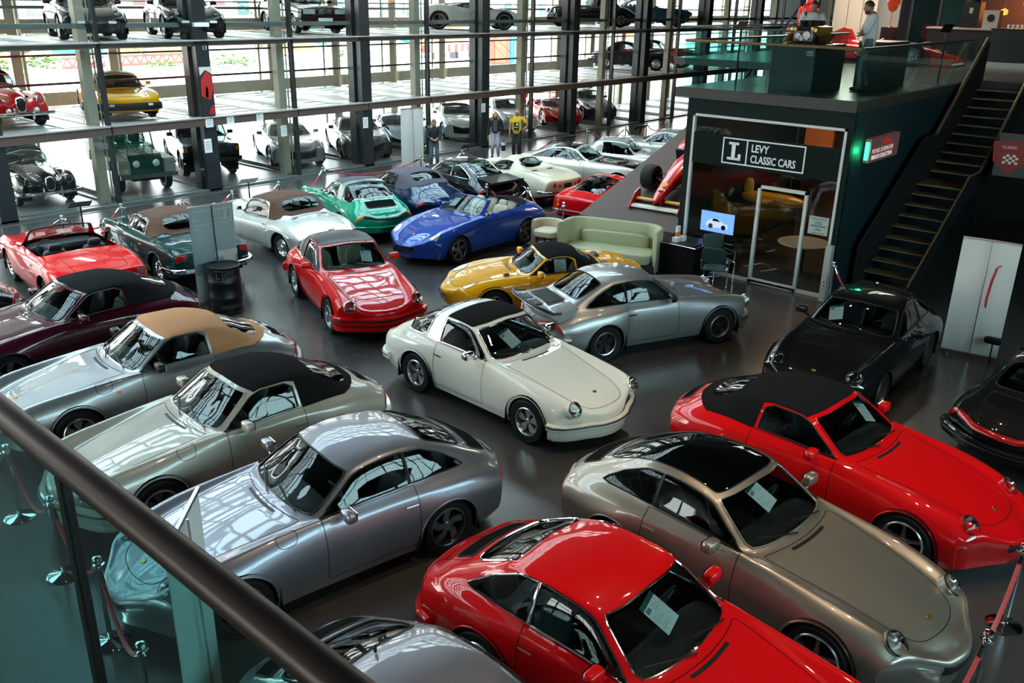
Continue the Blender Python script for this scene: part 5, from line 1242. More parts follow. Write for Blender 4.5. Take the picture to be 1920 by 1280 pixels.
# ---------------------------------------------------------------- paints
P_IVORY = paint('ivory', (.84, .80, .70)); P_RED = paint('red', (.70, .004, .006)); P_SILV = paint('silver', (.42, .42, .43), .75, .38)
P_YEL = paint('yellow', (.92, .40, .006)); P_BLUE = paint('blue', (.012, .05, .32), .3, .35); P_CHAM = paint('champagne', (.34, .285, .235), .75, .38)
P_BLK = paint('black', (.006, .006, .007)); P_LAV = paint('lavender', (.25, .245, .285), .75, .38); P_SAND = paint('sand', (.44, .415, .36), .25)
P_SILG = paint('silver_grey', (.33, .325, .335), .7, .38); P_MAR = paint('maroon', (.055, .004, .012), .2); P_GRN = paint('emerald', (.0, .27, .15))
P_DGRN = paint('dark_green', (.0, .032, .030), .0); P_DBLU = paint('dark_blue', (.003, .015, .05), .3)
def std(d): return d
def impact(root, S, pm, strip=M_BLK, front=True, rear=True):
    L = S.L
    if front: add_bumper(root, nose_outline(S, .44, .035), .405, .15, .09, pm, 'front_bumper', (strip, .014, .12)); add_bumper(root, nose_outline(S, .40, .02), .27, .10, .06, pm, 'front_valance')
    if rear: add_bumper(root, nose_outline(S, L-.36, .035, False), .43, .15, .09, pm, 'rear_bumper', (strip, .014, .12))
def slim(root, S, pm):
    L = S.L
    add_bumper(root, nose_outline(S, .42, .03), .40, .10, .07, pm, 'front_bumper', (M_BLK, .011, .1)); add_bumper(root, nose_outline(S, .42, .0), .28, .14, .05, pm, 'front_valance')
    add_bumper(root, nose_outline(S, L-.40, .03, False), .42, .11, .07, pm, 'rear_bumper', (M_BLK, .011, .1))
def fuel_flap(root, S, x, y, label=None):
    q = np.linspace(0, 2*PI, 25)[:-1]; sp_ = lambda v: math.copysign(abs(v)**.6, v)
    st = S.xy([(x+.10*sp_(math.cos(k)), y+.055*sp_(math.sin(k))) for k in q], .2, 4.9); b = MB(); ribbon(b, S, st, .006, True, both=False); b.build('fuel_flap', M_DARK, root)
def indicators(root, S, x, z, mat, name='indicator', dx=.06, dz=.02):
    b = MB(); st = S.xz([(x-dx/2, z-dz), (x+dx/2, z-dz), (x+dx/2, z+dz), (x-dx/2, z+dz)]); p = S.pt(st, .006)
    b.add(p, [(0, 1, 2, 3)]); b.add(flipy(p), [(3, 2, 1, 0)]); b.build(name, mat, root, smooth=False)

# A ivory targa in the middle of the hall
r, S, _ = build_car('sports_car', T911, 'targa', P_IVORY, dict(roof=M_FABB, trim=M_CHR, handle=M_CHR, mirror=M_CHR, band=P_IVORY), (9.06, 7.78), 266.3, 'ivory targa with black roof panel and silver hoop in the middle of the hall', wheel='fuchs')
slim(r, S, P_IVORY); indicators(r, S, .14, .50, M_ORA); price_sheet(S, r, 1.76, -.12, .05, 'price sheet behind the windscreen of the ivory targa', yaw=.2)
# B red targa
r, S, _ = build_car('sports_car', T911, 'targa', P_RED, dict(roof=M_BLK, trim=M_BLK, hoop=M_BLK), (10.18, 12.63), 248.2, 'bright red targa with headlights toward the ivory targa', wheel='fuchs', seats=M_LEAT)
impact(r, S, P_RED); price_sheet(S, r, 1.78, .28, .05, 'price sheet behind the windscreen of the red targa', yaw=-.15)
# C silver coupe with whale tail
TC = upd(T911, w=[(x, v+(.045 if x > 2.6 else .015)*(1 if .4 < x < 3.8 else .3)) for x, v in T911['w']], track=.83)
r, S, _ = build_car('sports_car', TC, 'coupe', P_SILV, dict(trim=M_BLK, handle=M_BLK, mirror=M_BLK), (12.64, 7.83), 335.2, 'silver coupe with a large black tail spoiler behind the ivory targa', wheel='fuchsdark')
impact(r, S, P_SILV); whale_tail(r, S)
# F red coupe bottom
r, S, _ = build_car('sports_car', T911, 'coupe', P_RED, dict(trim=M_CHR, handle=M_CHR, band=P_RED), (5.18, 2.9), 268.5, 'dark red coupe with chrome window frames at the lower edge of the photo', wheel='fuchs')
slim(r, S, P_RED); price_sheet(S, r, 1.80, -.05, .05, 'price sheet behind the windscreen of the chrome trimmed red coupe', yaw=.3)
# G champagne glass roof
r, S, _ = build_car('sports_car', T993, 'panorama', P_CHAM, dict(roofglass=M_GLSD, trim=M_BLK, wstrim=P_CHAM), (7.32, 3.02), 264.6, 'champagne coupe with a dark glass roof', wheel='star')
price_sheet(S, r, 1.93, -.05, .05, 'price sheet behind the windscreen of the champagne glass roofed coupe', yaw=.25)
# H red cabriolet
T993S = soft993(T993)
T993S['extra'] = _x993; T993S.update(softend=3.75, softbelt=3.58, softwin=(3.16, 3.58, 1.7), grille=(3.84, 4.0, .36))
r, S, _ = build_car('sports_car', T993S, 'soft', P_RED, dict(roof=M_FABB, trim=M_BLK, wstrim=P_RED), (9.63, 3.07), 264.9, 'red cabriolet with black soft top in front of the black coupe', wheel='star')
price_sheet(S, r, 1.92, .36, .05, 'price sheet behind the windscreen of the red cabriolet', yaw=-.3)
# I black coupe front facing
r, S, _ = build_car('sports_car', T993, 'coupe', P_BLK, dict(trim=M_BLK), (13.5, 4.36), 181.3, 'black coupe with round headlights facing the hall by the stairs', wheel='twist')
price_sheet(S, r, 1.86, -.34, .05, 'price sheet behind the windscreen of the black coupe by the stairs', yaw=.3)
# J black coupe at the right edge, tail to the viewer
r, S, _ = build_car('sports_car', T911, 'coupe', P_BLK, dict(trim=M_BLK), (13.45, 1.3), -14, 'black coupe with red tail light band at the right edge of the photo', wheel='fuchsdark')
impact(r, S, P_BLK)
# K lavender silver coupe
r, S, _ = build_car('sports_car', T993, 'coupe', P_LAV, dict(trim=M_BLK), (4.77, 6.71), 169.3, 'lavender grey coupe with closed roof at the handrail', wheel='twist')
fuel_flap(r, S, 1.36, .735)
# L sand cabriolet black top
T911S = softtop(T911); T911S.update(softwin=(2.98, 3.47, 1.85), grille=(3.68, 3.86, .34), lid=(3.64, 3.98))
r, S, _ = build_car('sports_car', T911S, 'soft', P_SAND, dict(roof=M_FABB, trim=M_BLK, wstrim=P_SAND, rearglass=glass('amber_plastic', (.55, .35, .28), 1.7)), (5.12, 8.95), 174.5, 'sand coloured cabriolet with black soft top', wheel='fuchs')
impact(r, S, P_SAND); fuel_flap(r, S, 1.18, .70)
# M silver cabriolet tan top
r, S, _ = build_car('sports_car', T911S, 'soft', P_SILG, dict(roof=M_FABT, trim=M_BLK, wstrim=M_CHR, rearglass=glass('yellow_plastic', (.75, .6, .3), 1.7), mirror=M_BLK, grille_frame=M_CHR), (5.36, 11.24), 172, 'silver grey cabriolet with tan soft top', wheel='fuchs')
impact(r, S, P_SILG); fuel_flap(r, S, 1.18, .70); indicators(r, S, 1.34, .72, M_ORA)
# N maroon cabriolet black top
r, S, _ = build_car('sports_car', T993S, 'soft', P_MAR, dict(roof=M_FABB, trim=M_BLK), (5.45, 13.9), 179, 'maroon cabriolet with black soft top', wheel='twist')
# S emerald targa
r, S, _ = build_car('sports_car', T911, 'targa', P_GRN, dict(roof=M_FABG, trim=M_CHR, band=M_BLK, tail=M_ORA), (14.4, 17.65), 73, 'emerald green targa with silver hoop in the back row', wheel='fuchs')
slim(r, S, P_GRN)
# ---------------------------------------------------------------- second row of the hall
ROW = 'cars on show in the hall'
# E blue open cabriolet
r, S, _ = build_car('sports_car', T996O, 'open', P_BLUE, dict(trim=M_BLK, wstrim=P_BLUE), (14.92, 14.1), 181, 'open royal blue cabriolet with cream seats behind the yellow roadster', wheel='twist', seats=M_LEAT)
add_seat(r, S.ox-3.05, .3, M_LEAT, zf=.45, lean=.3, hr=False, sc=.75); add_seat(r, S.ox-3.05, -.3, M_LEAT, zf=.45, lean=.3, hr=False, sc=.75)
add_plate(r, S.ox+.10, .36, 1, M_BLK, .5, .11); price_sheet(S, r, 1.98, -.34, .05, 'price sheet behind the windscreen of the open blue cabriolet')
# D yellow roadster
r, S, _ = build_car('roadster', BARC, 'soft', P_YEL, dict(roof=M_FABB, trim=M_BLK), (12.85, 10.1), 143, 'yellow roadster with black soft top in front of the green sofa', wheel='meshdark')
add_plate(r, S.ox+.09, .37, 1, M_BLK, .5, .11); indicators(r, S, .95, .55, M_BLK)
b = MB()
for y in (.42, .47, .52): b.tube([(S.ox-1.12, y, .80), (S.ox-1.02, y+.01, .785)], .012, 5)
b.build('bonnet_louvre', M_BLK, r)
# side price sheet in the yellow roadster
st = S.xt([2.05], [2.55]); p = S.pt(st, -.02)[0]; n = Vector(S.nrm(st[:, 0], st[:, 1])[0])
b = MB(); b.box(-.11, -.15, 0, .11, .15, .003); o = b.build('price_sheet', M_PAPER, None, smooth=False); o.matrix_basis = r.matrix_basis @ frame_mat(p, n, (-1, 0, 0)); tag(o, 'price sheet in the side window of the yellow roadster', 'sign', 'price sheets behind the windscreens')
q = MB(); q.box(-.11, .105, .003, .11, .15, .004); q.build('printed_header', M_PGRN, o, smooth=False)
q = MB()
for k in range(6): q.box(-.09, .06-.035*k, .003, .02+.03*(k % 3), .068-.035*k, .004)
q.build('printed_text', M_INK, o, smooth=False)
# P red open roadster
r, S, _ = build_car('roadster', PAGO, 'open', P_RED, dict(trim=M_CHR, wstrim=M_BLK, handle=M_CHR), (7.2, 17.6), 83, 'red open roadster with black seats at the left of the back row', wheel='cap', seats=M_LEAB)
add_bumper(r, nose_outline(S, S.L-.45, .04, False), .46, .09, .07, M_CHR, 'rear_bumper'); add_bumper(r, nose_outline(S, .5, .04), .44, .09, .07, M_CHR, 'front_bumper')
# Q dark green with brown top
r, S, _ = build_car('roadster', PAG, 'soft', P_DGRN, dict(roof=M_FABN, trim=M_CHR, handle=M_CHR), (9.35, 17.6), 84, 'dark green roadster with brown soft top beside the red open roadster', wheel='cap')
add_bumper(r, nose_outline(S, S.L-.45, .05, False), .46, .10, .08, M_CHR, 'rear_bumper'); add_bumper(r, nose_outline(S, .5, .04), .44, .09, .07, M_CHR, 'front_bumper')
# R silver roadster, brown top
P_SLV2 = paint('pearl_silver', (.60, .57, .52), .35, .35)
r, S, _ = build_car('roadster', SL19, 'soft', P_SLV2, dict(roof=M_FABN, trim=M_CHR, handle=M_CHR, cap=P_SLV2), (11.95, 17.3), 88, 'pearl silver roadster with brown soft top and chrome hub caps', wheel='cap')
add_bumper(r, nose_outline(S, S.L-.35, .05, False), .42, .10, .08, M_CHR, 'rear_bumper'); add_plate(r, S.ox-S.L-.06, .62, -1, M_BLK, .4, .11, .25)
b = MB(); b.tube([(S.ox-S.L+.16, -.08, .74), (S.ox-S.L+.16, .08, .74)], .014, 6); b.build('boot_handle', M_CHR, r)
b = MB()
for sy in (1, -1):
    for (xa, z) in ((.75, .68), (3.22, .72)): b.tube([(S.ox-xa-.42, sy*.868, z-.1), (S.ox-xa-.2, sy*.90, z-.01), (S.ox-xa+.2, sy*.90, z), (S.ox-xa+.45, sy*.87, z-.08)], .018, 6)
b.build('wing_blister', P_SLV2, r)
# T dark blue cabriolet, grey top
T996S = sx(soft993(T993), 1.035, hl=None, grille=None); T996S['lampst'] = T996['lampst']; T996S['extra'] = _x993[:1]
r, S, _ = build_car('sports_car', T996S, 'soft', P_DBLU, dict(roof=M_FABG, trim=M_BLK), (16.3, 17.85), 79, 'dark blue cabriolet with grey soft top in the back row', wheel='mesh')
# U black coupe with ducktail
r, S, _ = build_car('sports_car', T911, 'coupe', P_BLK, dict(trim=M_CHR, mirror=P_BLK, band=M_BLK), (18.35, 17.95), 86, 'black coupe with flat tail spoiler in the back row', wheel='fuchs')
impact(r, S, P_BLK)
b = MB(); b.prism([(S.ox-3.55, .97), (S.ox-4.15, .90), (S.ox-4.25, .93), (S.ox-4.22, .86), (S.ox-3.8, .78)], -.58, .58, 'y'); b.build('tail_spoiler', M_BLK, r)
# V cream coupe, four round lamps
P_CRE = paint('cream', (.68, .61, .46))
r, S, _ = build_car('sports_car', C3, 'coupe', P_CRE, dict(trim=M_BLK, wstrim=M_CHR), (20.3, 17.35), 85, 'cream coupe with four round tail lamps beside the black coupe', wheel='fuchsdark')
b = MB()
for y in (.30, .50, -.30, -.50): b.lathe([(.075, 0), (.07, .02), (.03, .026), (0, .02)], 16, frame_mat((S.ox-S.L-.035+.012*abs(y)*4, y, .66), (-1, 0, .1)))
b.build('taillight', M_RED, r)
add_bumper(r, nose_outline(S, S.L-.3, .05, False), .47, .07, .07, M_CHR, 'rear_bumper')
b = MB()
for k in range(6): ribbon(b, S, [(3.35+.07*k, t) for t in np.linspace(0, 1.5, 6)], .012, False)
b.build('deck_louvre', M_BLK, r); add_plate(r, S.ox-S.L-.06, .62, -1, M_BLK, .3, .12)
# W red fastback with cut tail
r, S, _ = build_car('sports_car', TZ, 'coupe', P_RED, dict(trim=P_RED, glass=M_GLS), (20.1, 13.55), 4, 'small red fastback coupe with cut off tail next to the ramp', wheel='cap')
b = MB()
for y in (.52, -.52):
    for z in (.66, .56): b.lathe([(.045, 0), (.04, .016), (0, .02)], 14, frame_mat((S.ox-S.L-.045, y, z), (-1, 0, .05)))
b.build('taillight', M_ORA, r); add_bumper(r, [(S.ox-S.L-.05, 0), (S.ox-S.L-.05, .6), (S.ox-S.L+.0, .72)], .42, .05, .05, M_CHR, 'rear_bumper')
# X two tone coupe, Y silver hard top coupe, Z silver long bonnet coupe
r, S, _ = build_car('sports_car', GT60, 'coupe', P_SLV2, dict(trim=M_CHR, wstrim=M_CHR), (22.8, 16.5), -73, 'silver coupe with black roof and black bonnet behind the cream coupe', wheel='cap', lod=1.3)
rb = MB()
hood = None
for c in r.children:
    if c.name.split('.')[0] == 'hood': c.data.materials.clear(); c.data.materials.append(P_BLK)
st = [(x, t) for x in np.linspace(2.3, 3.0, 9) for t in np.linspace(0, 1.9, 9)]; p = S.pt(np.array(st), .006)
f = [(i*9+j, i*9+j+1, (i+1)*9+j+1, (i+1)*9+j) for i in range(8) for j in range(8)]
rb.add(p, f); rb.add(flipy(p), [q[::-1] for q in f]); o = rb.build('vinyl_roof', P_BLK, r, sharp=60); o['label'] = 'black roof skin'
PY = sx(SL19, 1.02)
r, S, _ = build_car('sports_car', PY, 'coupe', P_SLV2, dict(trim=M_CHR), (25.0, 16.6), -66, 'pearl silver hard top coupe between the two tone coupe and the ramp', wheel='cap', lod=1.3)
r, S, _ = build_car('sports_car', GT60, 'coupe', P_SLV2, dict(trim=M_CHR), (27.85, 16.95), 102.5, 'long silver coupe with straight bonnet farthest along the back row', wheel='cap', lod=1.3)
# O black car at the left edge
r, S, _ = build_car('sports_car', T911, 'coupe', P_BLK, dict(trim=M_CHR), (3.45, 16.35), 178, 'black coupe cut off by the left edge of the photo', wheel='fuchs', lod=1.3)
impact(r, S, M_CHR)
# AA silver coupe cut by the lower edge
r, S, _ = build_car('sports_car', T993, 'coupe', P_LAV, dict(trim=M_BLK), (3.2, 2.92), 269, 'silver coupe seen from above cut off by the lower edge of the photo', wheel='twist')
b = MB(); b.lathe([(.012, 0), (.012, .03), (.006, .06), (0, .065)], 8, Matrix.Translation((S.ox-3.0, 0, 1.28))); b.build('aerial', M_BLK, r)
# ---------------------------------------------------------------- cars in the tower
L1, L2 = 2.157, 4.277
P_WHT = paint('white', (.70, .72, .73)); P_GREY = paint('graphite', (.035, .037, .042), .5, .35); P_LBLU = paint('ice_blue', (.42, .58, .68), .4, .35)
def chrome_nose(r, S, wide=.34, z=.50):
    b = MB(); b.pillow((S.ox+.02, 0, .64), (.05, .13, .20), .75); o = b.build('grille', M_CHR, r)
    q = MB(); q.pillow((S.ox+.035, 0, .64), (.05, .105, .17), .75); q.build('grille_slats', M_BLK, o)
    add_bumper(r, [(S.ox+.16, 0), (S.ox+.15, .4), (S.ox+.08, .74), (S.ox-.12, .84)], z-.08, .09, .05, M_CHR, 'front_bumper')
    b = MB()
    for y in (.22, -.22): b.tube([(S.ox+.19, y, z-.22), (S.ox+.20, y, z+.08)], .025, 8)
    b.build('overrider', M_CHR, r)
r, S, _ = build_car('roadster', XK, 'soft', P_BLK, dict(roof=M_FABB, trim=M_CHR), (10.15, 26.75), -96, 'black vintage drophead with chrome bumper in the ground bay at far left', wheel='wire', lod=1.3, z=.05, seats=M_LEAR)
chrome_nose(r, S)
r, S, _ = build_car('sports_car', XK, 'soft', P_RED, dict(roof=M_FABB, trim=M_CHR), (9.55, 26.5), -93, 'red vintage coupe with chrome bumper on the middle deck at far left', wheel='cap', lod=1.3, z=L1)
chrome_nose(r, S)
b = MB()
for y in (.33, -.33): b.lathe([(.07, 0), (.06, .03), (0, .05)], 14, frame_mat((S.ox+.1, y, .5), (1, 0, .1)))
b.build('fog_lamp', M_CLR, r)
r, S, _ = build_car('sports_car', P914, 'targa', P_YEL, dict(roof=M_BLK, trim=M_BLK, hoop=M_BLK), (12.75, 26.15), -106, 'yellow targa with black bumper on the middle deck', wheel='fuchs', lod=1.2, z=L1)
add_bumper(r, nose_outline(S, .3, .03), .42, .20, .06, M_BLK, 'front_bumper')
b = MB()
for y in (.5, -.5): b.box(S.ox-.03, y-.06, .44, S.ox+.085, y+.06, .50)
b.build('fog_lamp', M_CLR, r, smooth=False)
# top deck
for (x, y, h, lab) in ((12.15, 25.2, -107, 'black cabriolet on the top deck at far left'), (15.0, 24.95, -108, 'black cabriolet with number plate on the top deck over the yellow targa')):
    r, S, _ = build_car('sports_car', T993S, 'soft', P_BLK, dict(roof=M_FABB, trim=M_BLK), (x, y+.9), h, lab, wheel='star', lod=1.3, z=L2)
    if x > 14: add_plate(r, S.ox+.115, .40, 1, M_PAPER, .46, .11)
    b = MB()
    for sy in (1, -1): b.box(S.ox-.16, sy*.38-.1, .44, S.ox+.03, sy*.38+.1, .50)
    b.build('indicator', M_CLR, r, smooth=False)
r, S, _ = build_car('sedan', SEDAN, 'coupe', P_BLK, dict(trim=M_BLK), (20.2, 27.1), -105, 'black saloon with white number plate on the top deck', wheel='mesh', lod=1.4, z=L2)
add_plate(r, S.ox+.045, .46, 1, M_PAPER, .5, .12)
b = MB(); b.box(S.ox-.02, -.22, .62, S.ox+.045, .22, .80); b.build('grille', M_CHR, r, smooth=False)
b = MB()
for sy in (1, -1): b.box(S.ox-.03, sy*.55-.2, .64, S.ox+.04, sy*.55+.2, .79)
b.build('headlight', M_CLR, r, smooth=False)
r, S, _ = build_car('sports_car', MID, 'coupe', P_WHT, dict(trim=M_BLK, glass=M_GLSD), (28.3, 26.7), -38, 'white wedge shaped coupe on the top deck', wheel='fuchsdark', lod=1.4, z=L2)
r, S, _ = build_car('sports_car', GT60, 'coupe', paint('petrol', (.01, .07, .15)), dict(trim=M_CHR), (41.3, 26.4), -40, 'petrol blue coupe on the top deck near the gallery', wheel='wire', lod=1.5, z=L2)
r, S, _ = build_car('roadster', XK, 'soft', P_BLK, dict(roof=M_FABB, trim=M_CHR), (36.6, 26.6), 150, 'black car with white tail on the top deck left of the petrol blue coupe', wheel='wire', lod=1.6, z=L2)
# middle deck right
r, S, _ = build_car('roadster', XK, 'soft', P_BLK, dict(roof=M_FABB, trim=M_BLK), (40.6, 26.7), -62, 'black vintage roadster with black hood on the middle deck', wheel='cap', lod=1.4, z=L1)
r, S, _ = build_car('roadster', XK, 'soft', P_RED, dict(roof=M_FABB, trim=M_CHR), (43.6, 26.9), -70, 'red vintage roadster on the middle deck near the gallery', wheel='wire', lod=1.5, z=L1)
# ground bays
r, S, _ = build_car('off_roader', RROV, 'coupe', P_BLK, dict(trim=M_BLK, mirror=M_BLK), (15.85, 27.2), -110, 'black off roader with square body in the ground bay', wheel='steel', lod=1.3, z=.05)
b = MB(); b.box(S.ox-.02, -.44, .80, S.ox+.035, .44, 1.04); b.build('grille', M_BLK, r, smooth=False)
b = MB()
for sy in (1, -1): b.box(S.ox-.02, sy*.79-.06, .86, S.ox+.04, sy*.79+.06, 1.0)
b.build('indicator', M_ORA, r, smooth=False); add_bumper(r, [(S.ox+.10, 0), (S.ox+.10, .8), (S.ox+.02, .88)], .62, .14, .08, M_BLK, 'front_bumper')
r, S, _ = build_car('sports_car', GTM, 'coupe', paint('grey_silver', (.30, .31, .32), .6, .35), dict(trim=M_BLK), (19.0, 26.7), -115, 'grey modern coupe in the ground bay beside the black off roader', wheel='ten', lod=1.3, z=.05)
r, S, _ = build_car('sports_car', GTM, 'coupe', P_GREY, dict(trim=M_BLK), (21.75, 26.2), -120, 'graphite modern coupe in the ground bay with black wheels', wheel='meshdark', lod=1.3, z=.05)
r, S, _ = build_car('sports_car', MID, 'coupe', P_LBLU, dict(trim=M_BLK), (24.6, 27.2), -122, 'ice blue low coupe in the ground bay behind the white banner', wheel='ten', lod=1.3, z=.05)
r, S, _ = build_car('convertible', GTMS, 'soft', P_WHT, dict(roof=M_FABB, trim=M_CHR), (27.7, 26.8), -125, 'white convertible with black hood and large spoked wheels in the ground bay', wheel='ten', lod=1.3, z=.05)
r, S, _ = build_car('sports_car', T996, 'coupe', P_WHT, dict(trim=M_BLK), (30.9, 26.8), -118, 'white sports coupe with black wheels behind the yellow shirted man', wheel='meshdark', lod=1.3, z=.05)
r, S, _ = build_car('sports_car', MID, 'coupe', P_RED, dict(trim=M_BLK), (34.4, 26.9), -128, 'red low coupe with rear wing in the ground bay', wheel='five', lod=1.4, z=.05)
b = MB(); b.box(S.ox-4.4, -.9, 1.12, S.ox-4.1, .9, 1.15); b.box(S.ox-4.4, -.9, .9, S.ox-4.1, -.87, 1.13); b.box(S.ox-4.4, .87, .9, S.ox-4.1, .9, 1.13); b.build('rear_wing', P_RED, r, smooth=False)
r, S, _ = build_car('sports_car', T996, 'coupe', P_GREY, dict(trim=M_BLK), (37.2, 26.9), -120, 'graphite sports coupe with black wheels in the dark ground bay', wheel='meshdark', lod=1.5, z=.05)
# open green and grey off roader built up from panels
def off_roader(x, y, h, z):
    root = empty('off_roader', (x, y, z), R(h), 'green and grey open off roader with canvas seats in the ground bay', 'car')
    G = paint('bronze_green', (.012, .06, .04), 0, .5); Y = principled('grey_green_paint', (.20, .22, .19), .5)
    b = MB(); b.prism([(-1.75, .95), (-1.72, .62), (-1.45, .60), (-1.38, .92), (-.72, .92), (-.62, .60), (.55, .55), (.58, .93), (-.02, 1.0), (-.1, 1.12), (-1.75, 1.12)], -.78, .78, 'y'); b.build('body', Y, root, smooth=False)
    b = MB()
    for sy in (1, -1):
        b.prism([(.5, .93), (.58, .60), (.70, .88), (1.40, .90), (1.48, .60), (1.66, .60), (1.68, .92), (1.62, .98), (.5, 1.0)], sy*.79, sy*.48, 'y')
    b.build('wing', Y, root, smooth=False)
    b = MB(); b.prism([(.0, 1.0), (.0, 1.18), (1.45, 1.10), (1.52, .98), (1.52, .60), (.0, .6)], -.47, .47, 'y'); b.build('bonnet', G, root)
    b = MB(); b.box(1.50, -.44, .56, 1.56, .44, 1.0); g = b.build('grille', G, root, smooth=False)
    for sy in (1, -1):
        b = MB(); b.lathe([(.095, 0), (.10, .02), (.08, .035), (0, .05)], 18, frame_mat((1.56, sy*.28, .86), (1, 0, 0))); b.build('headlight', M_CLR, root)
    b = MB(); b.box(1.70, -.80, .48, 1.80, .80, .60); b.build('front_bumper', M_GREYM, root, smooth=False)
    for sy in (1, -1):
        b = MB(); b.tube([(-.02, sy*.72, 1.12), (-.14, sy*.70, 1.68)], .025, 6); b.build('windscreen_post', M_GREYM, root)
    b = MB(); b.tube([(-.14, -.70, 1.68), (-.14, .70, 1.68)], .025, 6); b.tube([(-.08, 0, 1.12), (-.14, 0, 1.68)], .018, 6); w = b.build('windscreen_frame', M_GREYM, root)
    b = MB(); b.add([(-.03, -.70, 1.14), (-.03, .70, 1.14), (-.13, .68, 1.66), (-.13, -.68, 1.66)], [(0, 1, 2, 3)]); b.build('windshield', M_GLS, root, smooth=False)
    for y in (.42, 0, -.42):
        b = MB(); b.pillow((-.62, y, 1.12), (.22, .19, .07), .5); b.pillow((-.86, y, 1.34), (.06, .18, .20), .5); b.build('seat', G, root)
    b = MB(); b.tube([(-.30+.0, .42+.17*math.cos(a), 1.28+.15*math.sin(a)) for a in np.linspace(0, 2*PI, 18)[:-1]], .013, 6, True); b.build('steering_wheel', M_BLK, root)
    b = MB()
    for sy in (1, -1): b.prism([(-.95, 1.12), (-1.7, 1.12), (-1.7, 1.42), (-.95, 1.36)], sy*.76, sy*.72, 'y')
    b.build('side_screen', M_GREYM, root, smooth=False)
    b = MB()
    for sy in (1, -1): b.tube([(-1.7, sy*.74, 1.1), (-1.7, sy*.72, 1.75)], .02, 6); b.tube([(-.95, sy*.74, 1.1), (-.95, sy*.72, 1.72)], .02, 6)
    b.build('hood_stick', M_GREYM, root)
    for xx in (1.02, -1.05):
        for sy in (1, -1): add_wheel(root, xx, sy*.76, 'steel', .38, .21, .18)
    b = MB(); b.box(-1.5, -.4, .36, 1.5, .4, .6); b.build('underbody', M_DARK, root, smooth=False)
    text_mesh('plate_text', '106', .15, principled('plate_paint', (.6, .55, .3), .6), root, Matrix.Translation((1.69, -.78, .66)) @ Matrix.Rotation(PI/2, 4, 'Z') @ Matrix.Rotation(PI/2, 4, 'X'))
off_roader(12.95, 26.2, -101, .05)
# ---------------------------------------------------------------- rope stanchions
def stanchion_proto():
    root = empty('rope_stanchion', (0, 0, 0))
    b = MB(); b.lathe([(0, 0), (.16, 0), (.165, .012), (.14, .03), (.04, .045), (.024, .06)], 28); b.build('base', M_CHR, root)
    b = MB(); b.lathe([(.022, .05), (.022, .88), (.032, .90), (.032, .93), (.02, .94)], 16); b.build('post', M_CHR, root)
    b = MB(); b.lathe([(.014, .93), (.014, .945), (.034, .965), (.042, .99), (.034, 1.02), (.0, 1.032)], 18); b.build('ball', M_CHR, root)
    b = MB()
    for k in range(4): a = PI/2*k; b.tube([(.03*math.cos(a), .03*math.sin(a), .91), (.06*math.cos(a), .06*math.sin(a), .93)], .008, 6)
    b.build('hook', M_CHR, root)
    for c in list(root.children):
        c.data.transform(Matrix.Diagonal((1, 1, .9, 1)))
    return root
SP = [None]
def stanchion(x, y, label):
    if SP[0] is None: SP[0] = stanchion_proto(); o = SP[0]
    else: o = copy_tree(SP[0])
    o.location = (x, y, 0); tag(o, label, 'stanchion', 'chrome rope stanchions'); return o
def rope(p, q, label, sag=.30, h=.81):
    P, Q = Vector((*p, h)), Vector((*q, h)); d = (Q-P).normalized(); P = P+d*.07; Q = Q-d*.07; n = 14
    pts = []
    for i in range(n+1):
        u = i/n; v = P.lerp(Q, u); v.z -= sag*(1-(2*u-1)**2); pts.append(v)
    b = MB(); b.tube(pts[1:-1], .019, 8); o = b.build('velvet_rope', M_ROPE); tag(o, label, 'rope', 'red velvet ropes')
    for e in ((pts[0], pts[2]), (pts[-3], pts[-1])):
        c = MB(); c.tube([e[0], e[0].lerp(e[1], .5)] if e[0] is pts[0] else [e[0].lerp(e[1], .5), e[1]], .023, 8); c.build('end_cap', M_CHR, o)
back = [(6.0, 19.7), (8.15, 19.95), (9.6, 20.15), (10.83, 19.62), (12.25, 19.7), (13.75, 19.85), (15.9, 20.75), (19.25, 20.2), (20.95, 20.05), (25.45, 19.8), (28.2, 20.35), (29.75, 19.65), (31.4, 19.75), (32.8, 19.65)]
blab = ['left of the red open roadster', 'in front of the red open roadster', 'by the dark green roadster bonnet', 'between dark green and silver roadsters', 'before the silver roadster bonnet', 'right of the silver roadster bonnet', 'between emerald targa and dark blue cabriolet', 'before the black ducktail coupe', 'left of the yellow shirted man', 'in front of the two tone coupe', 'between two tone and hard top coupes', 'at the hard top coupe bonnet', 'at the long silver coupe bonnet', 'farthest along the back row']
for (x, y), l in zip(back, blab): stanchion(x, y, 'chrome rope stanchion '+l)
for i in range(len(back)-1):
    if i in (6,): pass
    rope(back[i], back[i+1], 'red velvet rope from the stanchion '+blab[i], .26+.08*(i % 3))
mid = [(17.45, 15.8), (17.85, 14.7), (17.1, 12.95)]; ml = ['behind the open blue cabriolet', 'left of the small red fastback', 'at the tail of the small red fastback']
for (x, y), l in zip(mid, ml): stanchion(x, y, 'chrome rope stanchion '+l)
rope(mid[0], mid[1], 'red velvet rope behind the open blue cabriolet', .3); rope(mid[1], mid[2], 'red velvet rope at the tail of the small red fastback', .35)
near = [(3.0, 11.1), (2.98, 9.73), (2.83, 8.30), (2.66, 6.98), (2.36, 5.66)]; nl = ['farthest left in front of the silver grey cabriolet', 'in front of the sand cabriolet, behind the glass', 'between sand cabriolet and lavender coupe noses', 'in front of the lavender coupe nose', 'behind the pale banner at the handrail']
for (x, y), l in zip(near, nl): stanchion(x, y, 'chrome rope stanchion '+l)
for i in range(4): rope(near[i], near[i+1], 'red velvet rope running from the stanchion '+nl[i], .34)
